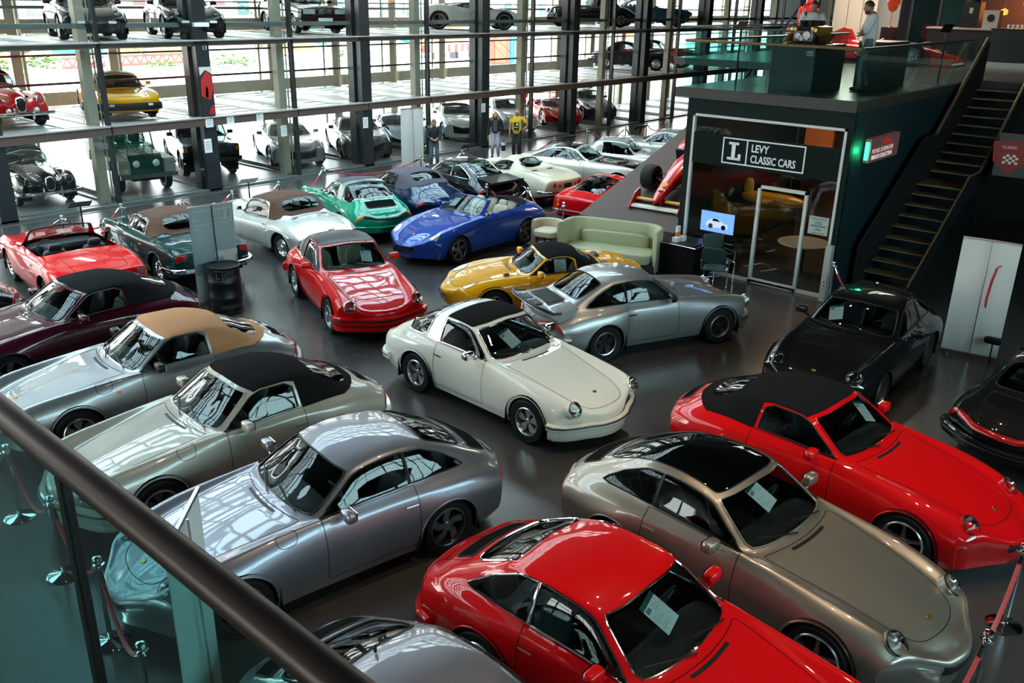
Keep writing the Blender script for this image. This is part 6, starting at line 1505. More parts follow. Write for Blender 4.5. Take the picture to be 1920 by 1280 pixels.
stanchion(16.6, 6.0, 'chrome rope stanchion beside the white service post'); stanchion(15.85, 4.9, 'chrome rope stanchion behind the black coupe by the stairs')
rope((16.6, 6.0), (15.85, 4.9), 'red velvet rope across the foot of the stairs', .35)
stanchion(8.45, .90, 'chrome rope stanchion before the red cabriolet nose'); stanchion(6.9, .82, 'chrome rope stanchion before the champagne coupe nose')
rope((8.45, .90), (6.9, .82), 'red velvet rope between champagne and red car noses', .12); rope((6.9, .82), (5.3, .9), 'red velvet rope leaving the frame at lower right', .2)
# ---------------------------------------------------------------- roll-up banners
def banner(x, y, rz, w, h, mat, label, pole=M_ALU, lean=0):
    o = tag(empty('roll_up_banner', (x, y, 0), rz), label, 'banner')
    b = MB(); n = 8
    v = [(-w/2+w*i/n, .012*math.sin(i*1.9), z) for z in (.08, h) for i in range(n+1)]
    v += [(a, c-.004, z) for a, c, z in v]; k = n+1
    f = [(i, i+1, k+i+1, k+i) for i in range(n)]+[(2*k+i+1, 2*k+i, 3*k+i, 3*k+i+1) for i in range(n)]
    b.add(v, f); s = b.build('banner_sheet', mat, o)
    b = MB(); b.box(-w/2-.01, -.05, 0, w/2+.01, .05, .085); b.box(-w/2+.1, -.16, 0, -w/2+.15, .16, .015); b.box(w/2-.15, -.16, 0, w/2-.1, .16, .015); b.build('base', M_ALU, o, smooth=False)
    b = MB(); b.box(-w/2, -.014, h-.015, w/2, .014, h+.015); b.build('top_rail', M_ALU, o, smooth=False)
    b = MB(); b.tube([(.02, -.06, .08), (.0, -.035, h)], .010, 6); b.build('pole', pole, o)
    return o
M_BAN = principled('banner_white', (.72, .70, .66), .6); M_BANB = principled('banner_blue', (.34, .47, .51), .55)
banner(20.88, 22.3, R(-8)+PI*0, .92, 2.05, M_BAN, 'plain white roll up banner standing before the tower at the silver roadster')
bn = banner(8.63, 14.64, R(-8), .85, 1.9, M_BANB, 'pale blue roll up banner with mirrored white lettering behind the black barrel', pole=M_BLK)
# print seen in reverse from the back
M_BT = principled('banner_print', (.66, .68, .66), .6)
def rb(name, boxes):
    b = MB()
    for (u0, z0, u1, z1) in boxes: b.box(u0, -.024, z0*.94, u1, -.020, z1*.94)
    b.build(name, M_BT, bn, smooth=False)
rb('print_frame', [(-.37, 1.66, .37, 1.675), (-.37, 1.93, .37, 1.945), (-.37, 1.66, -.355, 1.945), (.355, 1.66, .37, 1.945), (.135, 1.66, .147, 1.945), (-.37, 1.575, -.23, 1.585), (.25, 1.575, .37, 1.585)])
rb('print_initial', [(.19, 1.72, .31, 1.745), (.205, 1.87, .295, 1.89), (.235, 1.72, .268, 1.89), (.19, 1.72, .208, 1.785)])
MB_ = lambda x, z, s: Matrix.Translation((x, -.022, z*.94)) @ Matrix.Rotation(PI/2, 4, 'X') @ Matrix.Diagonal((-1, 1, 1, 1))
text_mesh('print_text', 'LEVY', .085, M_BT, bn, MB_(.115, 1.835, 1), width=.9); text_mesh('print_text', 'CLASSIC CARS', .085, M_BT, bn, MB_(.115, 1.725, 1), width=.85)
text_mesh('print_text', 'KÖLN | DÜSSELDORF', .055, M_BT, bn, MB_(.21, 1.56, 1), width=.8)
rb('print_big_letter', [(-.02, .98, .42, 1.10), (.14, .35, .36, .98)])
q = MB(); q.prism([(-.42, .1), (-.05, .1), (-.05, .42), (-.2, .42), (-.3, .62), (-.42, .62)], -.024, -.020, 'y'); q.build('print_curve', M_BT, bn, smooth=False)
banner(15.70, 3.19, R(-84), .86, 2.02, M_BAN, 'white roll up banner with a red rope hung on it at the right')
banner(2.63, 5.275, R(44.5), .86, 2.05, principled('banner_grey', (.74, .76, .74), .6), 'pale banner seen from the side behind the handrail')
b = MB(); b.tube([(15.60, 3.02, 1.62), (15.57, 3.05, 1.4), (15.56, 3.07, 1.1), (15.56, 3.06, .95)], [.02, .022, .022, .018], 8); b.tube([(15.64, 2.97, 1.66), (15.60, 3.02, 1.62)], .012, 6); tag(b.build('velvet_rope', M_ROPE), 'red velvet rope hanging down in front of the white banner at the right', 'rope')
b = MB(); b.pillow((15.58, 2.84, .42), (.05, .14, .06), .5); b.tube([(15.6, 2.84, 0), (15.6, 2.84, .4)], .012, 6); tag(b.build('floor_lamp', M_BLK), 'small black lamp standing before the white banner at the right', 'lamp')
# ---------------------------------------------------------------- barrel
o = tag(empty('oil_barrel', (8.5, 14.2, 0), R(40)), 'black steel barrel with grey lettering before the pale blue banner', 'barrel')
prof = [(.285, 0), (.295, .01), (.295, .02), (.285, .03)]
for z in (.31, .60): prof += [(.285, z-.03), (.298, z-.012), (.298, z+.012), (.285, z+.03)]
prof += [(.285, .86), (.297, .875), (.297, .89), (.28, .895), (.275, .872), (0, .868)]
b = MB(); b.lathe(prof, 40); b.build('drum', principled('barrel_black', (.012, .012, .013), .4, .3), o, sharp=40)
def curved_text(nm, txt, size, z, ang, mat, width=1):
    t = text_mesh(nm, txt, size, mat, o, Matrix.Identity(4), align='CENTER', width=width)
    for v in t.data.vertices:
        a = ang+v.co.x/.289; rr_ = .2885+v.co.z; v.co = Vector((rr_*math.cos(a), rr_*math.sin(a), z+v.co.y))
    return t
M_BTX = principled('barrel_print', (.16, .16, .16), .5)
aF = math.atan2(-14.2, -8.5)-R(40)
curved_text('barrel_text', 'L', .15, .69, aF-.42, M_BTX); curved_text('barrel_text', 'LEVY', .085, .755, aF+.30, M_BTX); curved_text('barrel_text', 'CLASSIC', .085, .67, aF+.34, M_BTX, .8)
curved_text('barrel_text', 'ORIGINAL', .09, .12, aF+.3, M_BTX)
b = MB()
for z in (.645, .835): b.tube([(.288*math.cos(aF+a), .288*math.sin(aF+a), z) for a in np.linspace(-.6, .75, 16)], .004, 5)
b.tube([(.288*math.cos(aF-.1), .288*math.sin(aF-.1), z) for z in (.65, .83)], .004, 5); b.build('barrel_line', M_BTX, o)
# ---------------------------------------------------------------- green sofa, cream armchair
M_SOFA = principled('sage_leather', (.42, .44, .28), .42, bump=(40, .12)); M_SOFB = principled('sofa_black', (.01, .01, .01), .6)
def arc_wall(b, r0, r1, a0, a1, z0, z1, n=28, round_=True, cx=0, cy=0):
    """curved upholstered wall with softened top edge"""
    prof = [(r0, z0), (r0, z1-.04), (r0+(r1-r0)*.2, z1-.006), ((r0+r1)/2, z1), (r1-(r1-r0)*.2, z1-.006), (r1, z1-.04), (r1, z0)]
    m = len(prof); v = []
    for i in range(n+1):
        a = a0+(a1-a0)*i/n
        for r, z in prof: v.append((cx+r*math.cos(a), cy+r*math.sin(a), z))
    f = [(i*m+j, i*m+(j+1) % m, (i+1)*m+(j+1) % m, (i+1)*m+j) for i in range(n) for j in range(m)]+[tuple(range(m)), tuple(range(n*m, n*m+m))]
    b.add(v, f)
o = tag(empty('curved_sofa', (16.0, 10.75, 0), R(-72.5)), 'sage green leather sofa with a wraparound curved back', 'sofa')
def stad(hx, hy, r, n=10):      # rounded back outline, open toward -y
    pts = [(-hx, -hy)]
    for k in range(n+1): a = PI-PI/2*k/n; pts.append((-hx+r+r*math.cos(a), hy-r+r*math.sin(a)))
    for k in range(n+1): a = PI/2-PI/2*k/n; pts.append((hx-r+r*math.cos(a), hy-r+r*math.sin(a)))
    pts.append((hx, -hy)); return pts
outer = stad(1.12, .44, .40); inner = stad(1.00, .32, .32)
b = MB(); n = len(outer); v = []
for (p, q) in zip(outer, inner):
    for (r_, z) in ((0, .06), (0, .92), (.25, .955), (.5, .965), (.75, .955), (1, .92), (1, .30)): v.append((p[0]+(q[0]-p[0])*r_, p[1]+(q[1]-p[1])*r_, z))
m = 7; b.add(v, [(i*m+j, i*m+(j+1) % m, (i+1)*m+(j+1) % m, (i+1)*m+j) for i in range(n-1) for j in range(m)]+[tuple(range(m)), tuple(range((n-1)*m, n*m))])
b.build('curved_back', M_SOFA, o, sharp=60)
b = MB(); b.pillow((0, -.08, .33), (.98, .40, .13), .3, nu=28, nv=12); b.build('seat_cushion', M_SOFA, o)
b = MB(); b.pillow((0, .24, .56), (.78, .10, .17), .35, nu=28, nv=12); b.build('back_cushion', M_SOFA, o)
b = MB(); b.prism([(p[0]*.97, p[1]*.97) for p in outer], .0, .22, 'z'); b.build('plinth', M_SOFB, o, smooth=False)
o = tag(empty('tub_armchair', (16.25, 12.75, 0), R(-80)), 'cream tub armchair half hidden behind the yellow roadster', 'armchair')
M_CRL = principled('cream_upholstery', (.58, .50, .36), .5, bump=(40, .12))
b = MB(); arc_wall(b, .30, .40, R(-20), R(200), .08, .64); b.build('tub_back', M_CRL, o, sharp=60)
b = MB(); b.pillow((0, .0, .36), (.30, .30, .10), .5); b.build('seat_cushion', M_CRL, o)
b = MB()
for a in (45, 135, 225, 315): b.tube([(.25*math.cos(R(a)), .25*math.sin(R(a)), 0), (.25*math.cos(R(a)), .25*math.sin(R(a)), .28)], .02, 8)
b.build('feet', M_BLK, o)
# ---------------------------------------------------------------- table and chairs before the office
o = tag(empty('bistro_table', (16.6, 9.2, 0)), 'small black covered table with leaflets left of the office glass', 'table')
b = MB(); b.box(-.40, -.34, .70, .40, .40, .74); b.build('table_top', M_BLK, o, smooth=False)
b = MB(); n = 9; b.prism([(-.42, -.42), (.42, -.42), (.42, .42), (-.42, .42)], .05, .70, 'z'); b.build('table_cloth', M_FABB, o, smooth=False)
b = MB(); b.tube([(-.42, -.42, .72), (.42, -.42, .72), (.42, .42, .72), (-.42, .42, .72)], .012, 6, True); b.build('table_edge', M_CHR, o)
q = MB(); q.box(-.07, -.02, 0, .07, .02, .20); t = q.build('leaflet_stand', M_PAPER, None, smooth=False, loc=(16.5, 9.4, .845)); tag(t, 'upright leaflet card with orange lower half on the black table', 'leaflet')
q = MB(); q.box(-.072, -.022, 0, .072, .022, .08); q.build('orange_print', principled('orange_print', (.75, .2, .01), .6), t, smooth=False)
for k, (dx, dy, l) in enumerate(((-.14, .1, 'left white leaflet box on the black table'), (.04, .02, 'right white leaflet box on the black table'))):
    q = MB(); q.box(-.07, -.06, 0, .07, .06, .10); t = q.build('leaflet_box', M_PAPER, None, smooth=False, loc=(16.48+dx, 9.28+dy*.6, .745)); tag(t, l, 'box')
def bar_chair(x, y, rz, label, green=False):
    o = tag(empty('cantilever_chair', (x, y, 0), R(rz)), label, 'chair')
    b = MB()
    for sy in (1, -1): b.tube([(.25, sy*.24, .02), (-.25, sy*.24, .02), (-.25, sy*.24, .45), (.22, sy*.24, .47), (.30, sy*.24, .92)], .013, 8)
    b.tube([(.25, -.24, .02), (.25, .24, .02)], .013, 8); b.build('frame', M_CHR, o)
    m = principled('chair_green_leather', (.014, .05, .042), .4)
    b = MB(); b.pillow((-.02, 0, .47), (.24, .23, .025), .4); b.build('seat', m, o)
    b = MB(); b.pillow((0, 0, 0), (.02, .23, .17), .35, Matrix.Translation((.28, 0, .80)) @ Matrix.Rotation(R(10), 4, 'Y')); b.build('backrest', m, o)
    b = MB()
    for sy in (1, -1): b.tube([(-.2, sy*.25, .46), (-.22, sy*.26, .66), (.25, sy*.26, .66)], .011, 6)
    b.build('armrest', M_CHR, o)
bar_chair(16.62, 8.45, 60, 'dark green chair with chrome frame in front of the television')
bar_chair(16.0, 8.2, 200, 'black chair with curved chrome frame nearest the silver coupe')
# television just inside the glass
o = tag(empty('television', (17.45, 8.98, 0)), 'television showing a silver convertible on a blue screen behind the office glass', 'television')
b = MB(); b.box(-.02, -.42, .80, .03, .42, 1.28); b.build('housing', M_BLK, o, smooth=False)
b = MB(); b.box(-.026, -.40, .82, -.02, .40, 1.26); b.build('screen', principled('screen_blue', (.02, .05, .1), .3, emit=(.16, .34, .90), estr=1.1), o, smooth=False)
b = MB(); b.prism([(-.27, .93), (-.25, 1.02), (-.12, 1.05), (-.02, 1.12), (.10, 1.12), (.24, 1.04), (.28, .96), (.2, .92)], -.031, -.027, 'x'); b.build('screen_car', principled('screen_silver', (.1, .1, .12), .3, emit=(.55, .62, .85), estr=.9), o, smooth=False)
b = MB()
for y in (-.16, .15): b.lathe([(.055, -.034), (0, -.034)], 16, Matrix.Translation((0, y, .945)), 'x')
b.prism([(-.08, 1.06), (.0, 1.115), (.10, 1.115), (.12, 1.06)], -.035, -.031, 'x'); b.build('screen_dark_parts', principled('screen_dark', (.01, .01, .02), .3), o)
b = MB(); b.box(-.1, -.5, 0, .3, .5, .72); b.box(-.0, -.1, .72, .06, .1, .82); b.build('stand', M_BLK, o, smooth=False)
b = MB()
for z in (.2, .42, .62): b.box(-.115, -.46, z, -.10, .0, z+.02)
b.build('shelf_edge', M_GALV, o, smooth=False)
# inside of the office: round table, column, yellow model aeroplane, orange panel, pictures
o = tag(empty('round_table', (18.35, 7.35, 0)), 'pale round table inside the office behind the glass door', 'table')
b = MB(); b.lathe([(0, .70), (.55, .70), (.56, .715), (.55, .73), (0, .73)], 32); b.build('table_top', principled('pale_top', (.42, .43, .36), .4), o)
b = MB(); b.lathe([(.26, 0), (.26, .02), (.04, .04), (.04, .70)], 20); b.build('leg', M_GREYM, o)
struct('column_office', MB().lathe([(.13, .01), (.13, 3.6)], 20, Matrix.Translation((18.75, 6.58, 0))), principled('column_teal', (.03, .14, .13), .4))
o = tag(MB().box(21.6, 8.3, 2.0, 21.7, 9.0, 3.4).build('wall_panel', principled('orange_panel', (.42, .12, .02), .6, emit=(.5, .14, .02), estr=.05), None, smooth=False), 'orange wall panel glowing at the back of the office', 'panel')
o = tag(empty('model_car', (19.5, 8.7, 1.12)), 'yellow racing car body hung inside the office behind the television', 'display')
b = MB(); b.pillow((0, 0, .16), (.20, .80, .15), .8); b.pillow((0, .62, .36), (.05, .12, .22), .7); b.box(-.55, -.1, .14, .55, .15, .18); b.build('body', principled('display_yellow', (.55, .28, .02), .35, coat=1), o)
b = MB(); b.tube([(0, -.4, 2.53), (0, -.4, .25)], .006, 5); b.build('hanger', M_GALV, o)
for k, (y, z, l) in enumerate(((8.9, 2.2, 'dark framed picture high on the office rear wall'), (7.6, 2.3, 'second framed picture on the office rear wall, right of the orange panel'))):
    o = tag(MB().box(23.1, y-.4, z-.3, 23.18, y+.4, z+.3).build('picture', M_BLK, None, smooth=False), l, 'picture')
    q = MB(); q.box(23.09, y-.34, z-.24, 23.1, y+.34, z+.24); q.build('print', principled('picture_red', (.18, .03, .02), .6), o, smooth=False)
# ---------------------------------------------------------------- racing car builder, ramp
M_F1 = principled('racing_red', (.66, .006, .004), .3, coat=1)
def racing_car(name, loc, rot, label, rim='twist'):
    root = empty(name, loc, 0, label, 'racing car'); root.rotation_euler = rot
    # tub: loft of rounded sections (x, half width, bottom, top)
    sec = [(2.66, .07, .20, .27), (2.45, .13, .18, .35), (2.1, .18, .20, .45), (1.6, .23, .20, .56), (1.1, .28, .18, .63), (.7, .29, .16, .62), (.35, .34, .12, .58), (.0, .36, .10, .60), (-.5, .35, .10, .66), (-1.0, .30, .10, .62), (-1.6, .20, .12, .50), (-2.1, .12, .16, .40)]
    n = 16; v = []
    for (x, w, z0, z1) in sec:
        for j in range(n):
            a = 2*PI*j/n; e = .6; c, s_ = math.cos(a), math.sin(a)
            v.append((x, w*math.copysign(abs(c)**e, c), (z0+z1)/2+(z1-z0)/2*math.copysign(abs(s_)**e, s_)))
    b = MB(); b.add(v, [(i*n+j, i*n+(j+1) % n, (i+1)*n+(j+1) % n, (i+1)*n+j) for i in range(len(sec)-1) for j in range(n)]+[tuple(range(n)), tuple(range((len(sec)-1)*n, len(sec)*n))])
    b.build('tub', M_F1, root, sharp=60)
    for sy in (1, -1):
        b = MB(); b.pillow((-.75, sy*.55, .30), (.95, .22, .22), .4); b.build('sidepod', M_F1, root)
        b = MB(); b.box(.14, sy*.55-.17, .18, .23, sy*.55+.17, .45); b.build('radiator_duct', M_BLK, root, smooth=False)
    b = MB(); b.prism([(-.35, .6), (-.55, .95), (-.75, 1.0), (-1.5, .62), (-2.0, .45), (-.4, .5)], -.10, .10, 'y'); b.build('airbox', M_F1, root)
    b = MB(); b.pillow((.12, 0, .60), (.36, .22, .06), .5); b.build('cockpit_opening', M_BLK, root)
    b = MB(); b.tube([(.42, -.22, .62), (.48, 0, .70), (.42, .22, .62)], .03, 8); b.build('cockpit_rim', M_F1, root)
    # floor
    b = MB(); b.box(-1.9, -.68, .05, .55, .68, .08); b.build('floor_tray', M_BLK, root, smooth=False)
    # front wing
    b = MB(); b.prism([(2.72, .06), (2.60, .075), (2.30, .10), (2.30, .07), (2.62, .05)], -.70, .70, 'y'); w = b.build('front_wing', M_BLK, root)
    b = MB(); b.prism([(2.74, .055), (2.70, .095), (2.60, .085), (2.60, .05)], -.68, .68, 'y'); b.build('wing_edge', principled('wing_white', (.72, .68, .62), .4), w)
    for sy in (1, -1):
        b = MB(); b.box(2.40, sy*.42-.24, .13, 2.48, sy*.42+.24, .17); b.build('wing_flap', principled('flap_yellow', (.75, .35, .01), .4), w, smooth=False)
        b = MB(); b.prism([(2.80, .0), (2.82, .07), (2.45, .30), (2.20, .32), (2.16, .22), (2.25, .02)], sy*.70-.012, sy*.70+.012, 'y'); b.build('wing_endplate', M_F1, w, smooth=False)
        b = MB(); b.prism([(2.58, .08), (2.52, .22), (2.34, .24), (2.36, .09)], sy*.10-.01, sy*.10+.01, 'y'); b.build('wing_pylon', M_F1, w, smooth=False)
    # rear wing
    b = MB()
    for sy in (1, -1): b.prism([(-1.9, .35), (-1.85, .95), (-2.45, .95), (-2.5, .35)], sy*.5-.012, sy*.5+.012, 'y')
    b.prism([(-1.95, .85), (-2.4, .92), (-2.4, .94), (-1.95, .88)], -.5, .5, 'y'); b.prism([(-2.0, .5), (-2.4, .55), (-2.4, .57), (-2.0, .53)], -.5, .5, 'y'); b.build('rear_wing', M_F1, root, smooth=False)
    for (x, hy, r, tw) in ((1.62, .86, .33, .34), (-1.42, .88, .335, .40)):
        for sy in (1, -1):
            wh = add_wheel(root, x, sy*hy, rim, r, .175 if rim == 'twist' else .2, tw)
            q = MB()
            for a in np.linspace(0, 2*PI, 13)[:-1]: q.box(-.03, tw/2+.0, .235, .03, tw/2+.004, .26, Matrix.Rotation(a, 4, 'Y')) if int(a*10) % 3 else None
            if q.v: q.build('tyre_print', principled('tyre_yellow', (.55, .22, .02), .6), wh, smooth=False)
            q = MB()
            for dz, dx in ((.1, .35), (.1, -.1), (-.07, .4), (-.07, -.15)): q.tube([(x+dx, sy*.16, r+dz+.02), (x, sy*(hy-tw*.6), r+dz)], .012, 5)
            q.build('suspension_arm', M_BLK, root)
    # decals on the nose
    b = MB(); b.lathe([(.085, 0), (.0, .002)], 20, frame_mat((2.12, 0, .456), (.30, 0, 1)) @ Matrix.Diagonal((1.2, .9, 1, 1))); b.build('nose_emblem', principled('emblem_yellow', (.85, .38, .01), .4), root)
    b = MB(); b.box(2.28, -.085, .412, 2.36, .085, .418); b.build('nose_band', principled('band_pale', (.7, .45, .42), .4), root, smooth=False)
    M = Matrix.Translation((1.90, .02, .525)) @ Matrix.Rotation(R(16), 4, 'Y') @ Matrix.Rotation(PI/2, 4, 'Z')
    text_mesh('race_number', '3', .16, principled('number_white', (.8, .78, .75), .4), root, M, align='CENTER')
    return root
M_RAMP = principled('ramp_carpet', (.085, .062, .056), .7, noise=(3, .15))
b = MB(); b.prism([(17.3, 0), (17.3, .65), (25.6, 3.505), (25.6, 0)], 9.95, 12.62, 'y'); tag(b.build('display_ramp', M_RAMP, None, smooth=False), 'brown sloping display ramp under the red racing car', 'ramp')
ang = math.atan(.344)
rc = racing_car('racing_car', (0, 0, 0), (0, 0, 0), 'red open wheel racing car tilted nose down on the brown ramp')
cx = 20.35; cz = .65+(cx-17.3)*.344
rc.rotation_mode = 'QUATERNION'
rc.rotation_quaternion = (Matrix.Rotation(-ang, 4, 'Y') @ Matrix.Rotation(R(182), 4, 'Z')).to_quaternion(); rc.location = (cx, 11.0, cz+.01); rc.scale = (.93, .93, .93)
rc2 = racing_car('racing_car', (29.2, 10.6, MZ1+.012), (0, 0, -PI/2), 'red open wheel racing car standing on the gallery floor', 'ten')
# ---------------------------------------------------------------- gallery displays
o = tag(empty('display_plinth', (17.72, 8.3, MZ1)), 'dark plinth under the engine at the front of the gallery', 'plinth')
b = MB(); b.box(0, -.9, .012, 1.5, 0, .92); b.build('cabinet', principled('plinth_black', (.012, .018, .018), .4), o, smooth=False)
q = MB()
for z in (.80, .77, .73): q.box(-.004, -.86, z, 0, -.72, z+.012)
q.build('printed_text', M_PAPER, o, smooth=False)
o = tag(MB().box(20.2, 6.85, MZ1+.012, 21.5, 7.5, MZ1+.95).build('display_plinth', principled('plinth_black', (.012, .018, .018), .4), None, smooth=False), 'dark plinth behind the man with folded arms on the gallery', 'plinth')
q = MB()
for k, z in enumerate((.80, .77, .74, .69, .66)): q.box(20.19, 7.30, MZ1+z, 20.2, 7.5, MZ1+z+.012)
q.build('printed_text', M_PAPER, o, smooth=False)
o = tag(empty('engine', (18.45, 7.85, MZ1+.92)), 'black and gold racing engine on the front plinth of the gallery', 'engine')
M_BRASS = principled('brass', (.45, .30, .10), .3, .9)
b = MB(); b.pillow((0, 0, .16), (.42, .24, .15), .35); b.build('block', M_GREYM, o)
b = MB()
for sy in (1, -1): b.pillow((0, sy*.17, .31), (.40, .09, .07), .4, Matrix.Rotation(R(-8*sy), 4, 'X'))
b.build('cam_cover', M_BRASS, o)
b = MB()
for sy in (1, -1):
    for k in range(5): b.lathe([(.035, .34), (.05, .44), (.042, .45), (.03, .36)], 12, Matrix.Translation((-.3+.15*k, sy*.09, 0)))
b.build('intake_trumpet', M_BLK, o)
b = MB()
for sy in (1, -1):
    for k in range(5): b.tube([(-.3+.15*k, sy*.22, .22), (-.3+.15*k, sy*.34, .16), (-.4+.12*k, sy*.36, .05)], .026, 8)
b.build('exhaust_pipe', M_BRASS, o)
b = MB()
for y, r in ((-.1, .08), (.08, .06), (0, .05)): b.lathe([(r, -.46), (r, -.43), (0, -.43)], 18, Matrix.Translation((0, y, .12+.1*abs(y)*5)), 'x'); b.lathe([(0, -.46), (r, -.46)], 18, Matrix.Translation((0, y, .12+.1*abs(y)*5)), 'x')
b.build('pulley', M_ALU, o)
b = MB(); b.box(-.44, -.3, .0, .44, .3, .03); b.build('stand', M_BLK, o, smooth=False)
# info lectern posts on the balustrade
for (x, y, l) in ((18.72, 9.55, 'black info stand at the left corner of the gallery'), (22.8, 6.5, 'black info stand at the stair side of the gallery')):
    o = tag(empty('info_stand', (x, y, MZ1+.012)), l, 'stand')
    b = MB(); b.tube([(0, 0, .0), (0, 0, 1.15)], .022, 8); b.build('post', M_BLK, o)
    b = MB(); b.cbox((0, 0, 1.2), (.28, .22, .015), Matrix.Translation((0, 0, 1.2)) @ Matrix.Rotation(R(-35), 4, 'Y') @ Matrix.Translation((0, 0, -1.2))); b.build('panel', M_BLK, o, smooth=False)
# floor info stands by the ropes
for (x, y, rz, l) in ((8.75, 20.35, 80, 'slanted info board between red and dark green roadsters'), (13.0, 20.1, 80, 'pale slanted info board by the emerald targa'), (21.35, 20.15, 70, 'dark slanted info board by the cream coupe bonnet'), (25.4, 19.1, 70, 'dark slanted info board by the two tone coupe'), (29.6, 18.9, 70, 'dark slanted info board by the hard top coupe')):
    o = tag(empty('info_board', (x, y, 0), R(rz)), l, 'sign')
    b = MB(); b.tube([(0, 0, .02), (0, 0, .95)], .02, 8); b.lathe([(.15, 0), (.15, .015), (0, .02)], 18); b.build('stand', M_BLK, o)
    b = MB(); b.cbox((0, 0, 0), (.34, .48, .012), Matrix.Translation((0, 0, 1.0)) @ Matrix.Rotation(R(30), 4, 'Y')); b.build('panel', M_PAPER if 'pale' in l else M_GREYM, o, smooth=False)
# bar counter, coffee machine, grinder, cups
o = tag(empty('bar_counter', (30.0, 5.2, MZ1+.012)), 'dark bar counter with white kick strip at the head of the stairs', 'counter')
b = MB(); b.box(0, -4.5, .18, .8, 2.1, 1.05); b.build('front', principled('counter_dark', (.022, .028, .027), .35), o, smooth=False)
b = MB(); b.box(-.02, -4.5, .0, .7, 2.1, .16); b.build('kick_strip', principled('kick_white', (.6, .6, .58), .4), o, smooth=False)
b = MB(); b.box(-.04, -4.52, 1.05, .84, 2.14, 1.09); b.build('worktop', M_BLK, o, smooth=False)
o = tag(empty('bar_counter', (31.3, 8.6, MZ1+.012)), 'long pale topped counter behind the coffee machine', 'counter')
b = MB(); b.box(0, -1.5, 0, .7, .9, 1.0); b.build('front', M_WALLK, o, smooth=False)
b = MB(); b.box(-.03, -1.55, 1.0, .73, .95, 1.05); b.build('worktop', principled('pink_top', (.42, .34, .33), .4), o, smooth=False)
o = tag(empty('coffee_machine', (31.4, 8.35, MZ1+1.066)), 'tall black coffee machine on the rear counter', 'machine')
b = MB(); b.box(0, -.25, 0, .5, .25, .75); b.lathe([(.16, .75), (.2, .95), (.2, .98), (0, .98)], 18, Matrix.Translation((.25, 0, 0))); b.build('body', M_BLK, o)
q = MB(); q.box(-.006, -.05, .42, 0, .05, .58); q.build('label_panel', M_GALV, o, smooth=False)
o = tag(empty('cooler_box', (31.4, 7.75, MZ1+1.066)), 'grey boxy appliance with round vent beside the coffee machine', 'appliance')
b = MB(); b.box(0, -.22, 0, .4, .22, .52); b.build('body', M_GALV, o, smooth=False)
b = MB(); b.lathe([(.11, -.01), (.08, -.015), (.05, -.01), (0, -.01)], 18, Matrix.Translation((0, 0, .3)), 'x'); b.build('vent', M_BLK, o)
for k in range(6):
    b = MB(); b.lathe([(.035, 0), (.045, .11), (.04, .11), (.03, .005)], 12); t = b.build('paper_cup', M_PAPER, None, loc=(30.3, 6.95-.12*k, MZ1+1.105)); tag(t, 'white paper cup in the row on the bar counter', 'cup', 'paper cups on the bar counter')
o = tag(MB().box(30.35, 5.7, MZ1+1.102, 30.42, 6.0, MZ1+1.36).build('menu_frame', M_GALV, None, smooth=False), 'grey framed card standing on the bar counter', 'sign')
q = MB(); q.box(30.34, 5.75, MZ1+1.15, 30.35, 5.95, MZ1+1.31); q.build('card', principled('card_dark', (.08, .1, .1), .5), o, smooth=False)
# trophy goblet, red racing suit
o = tag(empty('goblet', (31.0, 10.6, MZ1+.012)), 'giant red glass goblet behind the man with folded arms', 'trophy')
b = MB(); b.box(-.2, -.2, 0, .2, .2, 1.0); b.build('pedestal', M_BLK, o, smooth=False)
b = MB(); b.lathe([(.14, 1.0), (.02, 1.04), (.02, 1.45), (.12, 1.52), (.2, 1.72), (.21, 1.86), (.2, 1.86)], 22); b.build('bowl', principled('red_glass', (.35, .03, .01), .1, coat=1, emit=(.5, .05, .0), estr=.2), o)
o = tag(empty('racing_suit', (33.0, 14.25, MZ1+.012), R(200)), 'red racing overall on a stand at the back of the gallery', 'mannequin')
b = MB(); b.pillow((0, 0, 1.30), (.16, .24, .34), .7); b.pillow((0, 0, .72), (.14, .19, .42), .7); b.pillow((0, .28, 1.22), (.08, .08, .36), .7); b.pillow((0, -.28, 1.22), (.08, .08, .36), .7); b.pillow((0, 0, 1.72), (.13, .12, .16), .9); b.build('overall', M_F1, o)
b = MB(); b.lathe([(.22, 0), (.22, .03), (.03, .04), (.03, .4)], 18); b.build('stand', M_CHR, o)
b = MB(); b.box(.14, -.13, 1.3, .168, .13, 1.36); b.build('chest_badge', principled('badge_pale', (.6, .5, .2), .5), o, smooth=False)
# pale wall panels at the back of the gallery, brightened by an added area light without a fixture
for k, y in enumerate((12.85, 13.4, 13.95)):
    o = tag(MB().box(35.2, y-.26, MZ1+.3, 35.3, y+.26, MZ1+3.6).build('wall_board', principled('board_cream', (.80, .70, .56), .6), None, smooth=False), ('left', 'middle', 'right')[2-k]+' cream display board on the gallery back wall', 'board')
light('AREA', 'gallery_wall_fill', (33.0, 13.2, 8.5), 300, (1.0, .88, .72), (0, R(40), 0), size=3)
light('POINT', 'bar_glow', (36.0, 7.8, 5.6), 60, (1.0, .32, .08), shadow_soft_size=.5)
for k, (y, z) in enumerate(((8.15, 5.2), (7.5, 5.5), (7.0, 4.9))):
    b = MB(); b.lathe([(.0, .1), (.10, .05), (.12, -.02), (.10, -.10), (0, -.12)], 16); t = b.build('pendant_lamp', emis('pendant_orange', (1, .2, .03), 2.2), None, loc=(34.5, y, z+.2)); tag(t, 'orange glowing pendant lamp over the bar', 'lamp', 'orange pendant lamps over the bar')
    q = MB(); q.tube([(0, 0, .1), (0, 0, 3.2)], .006, 5); q.build('cord', M_BLK, t)
S_('wall_bar', [(37.0, 4.2, MZ1, 37.1, 9.6, ZC)], principled('bar_wall', (.10, .045, .025), .6))
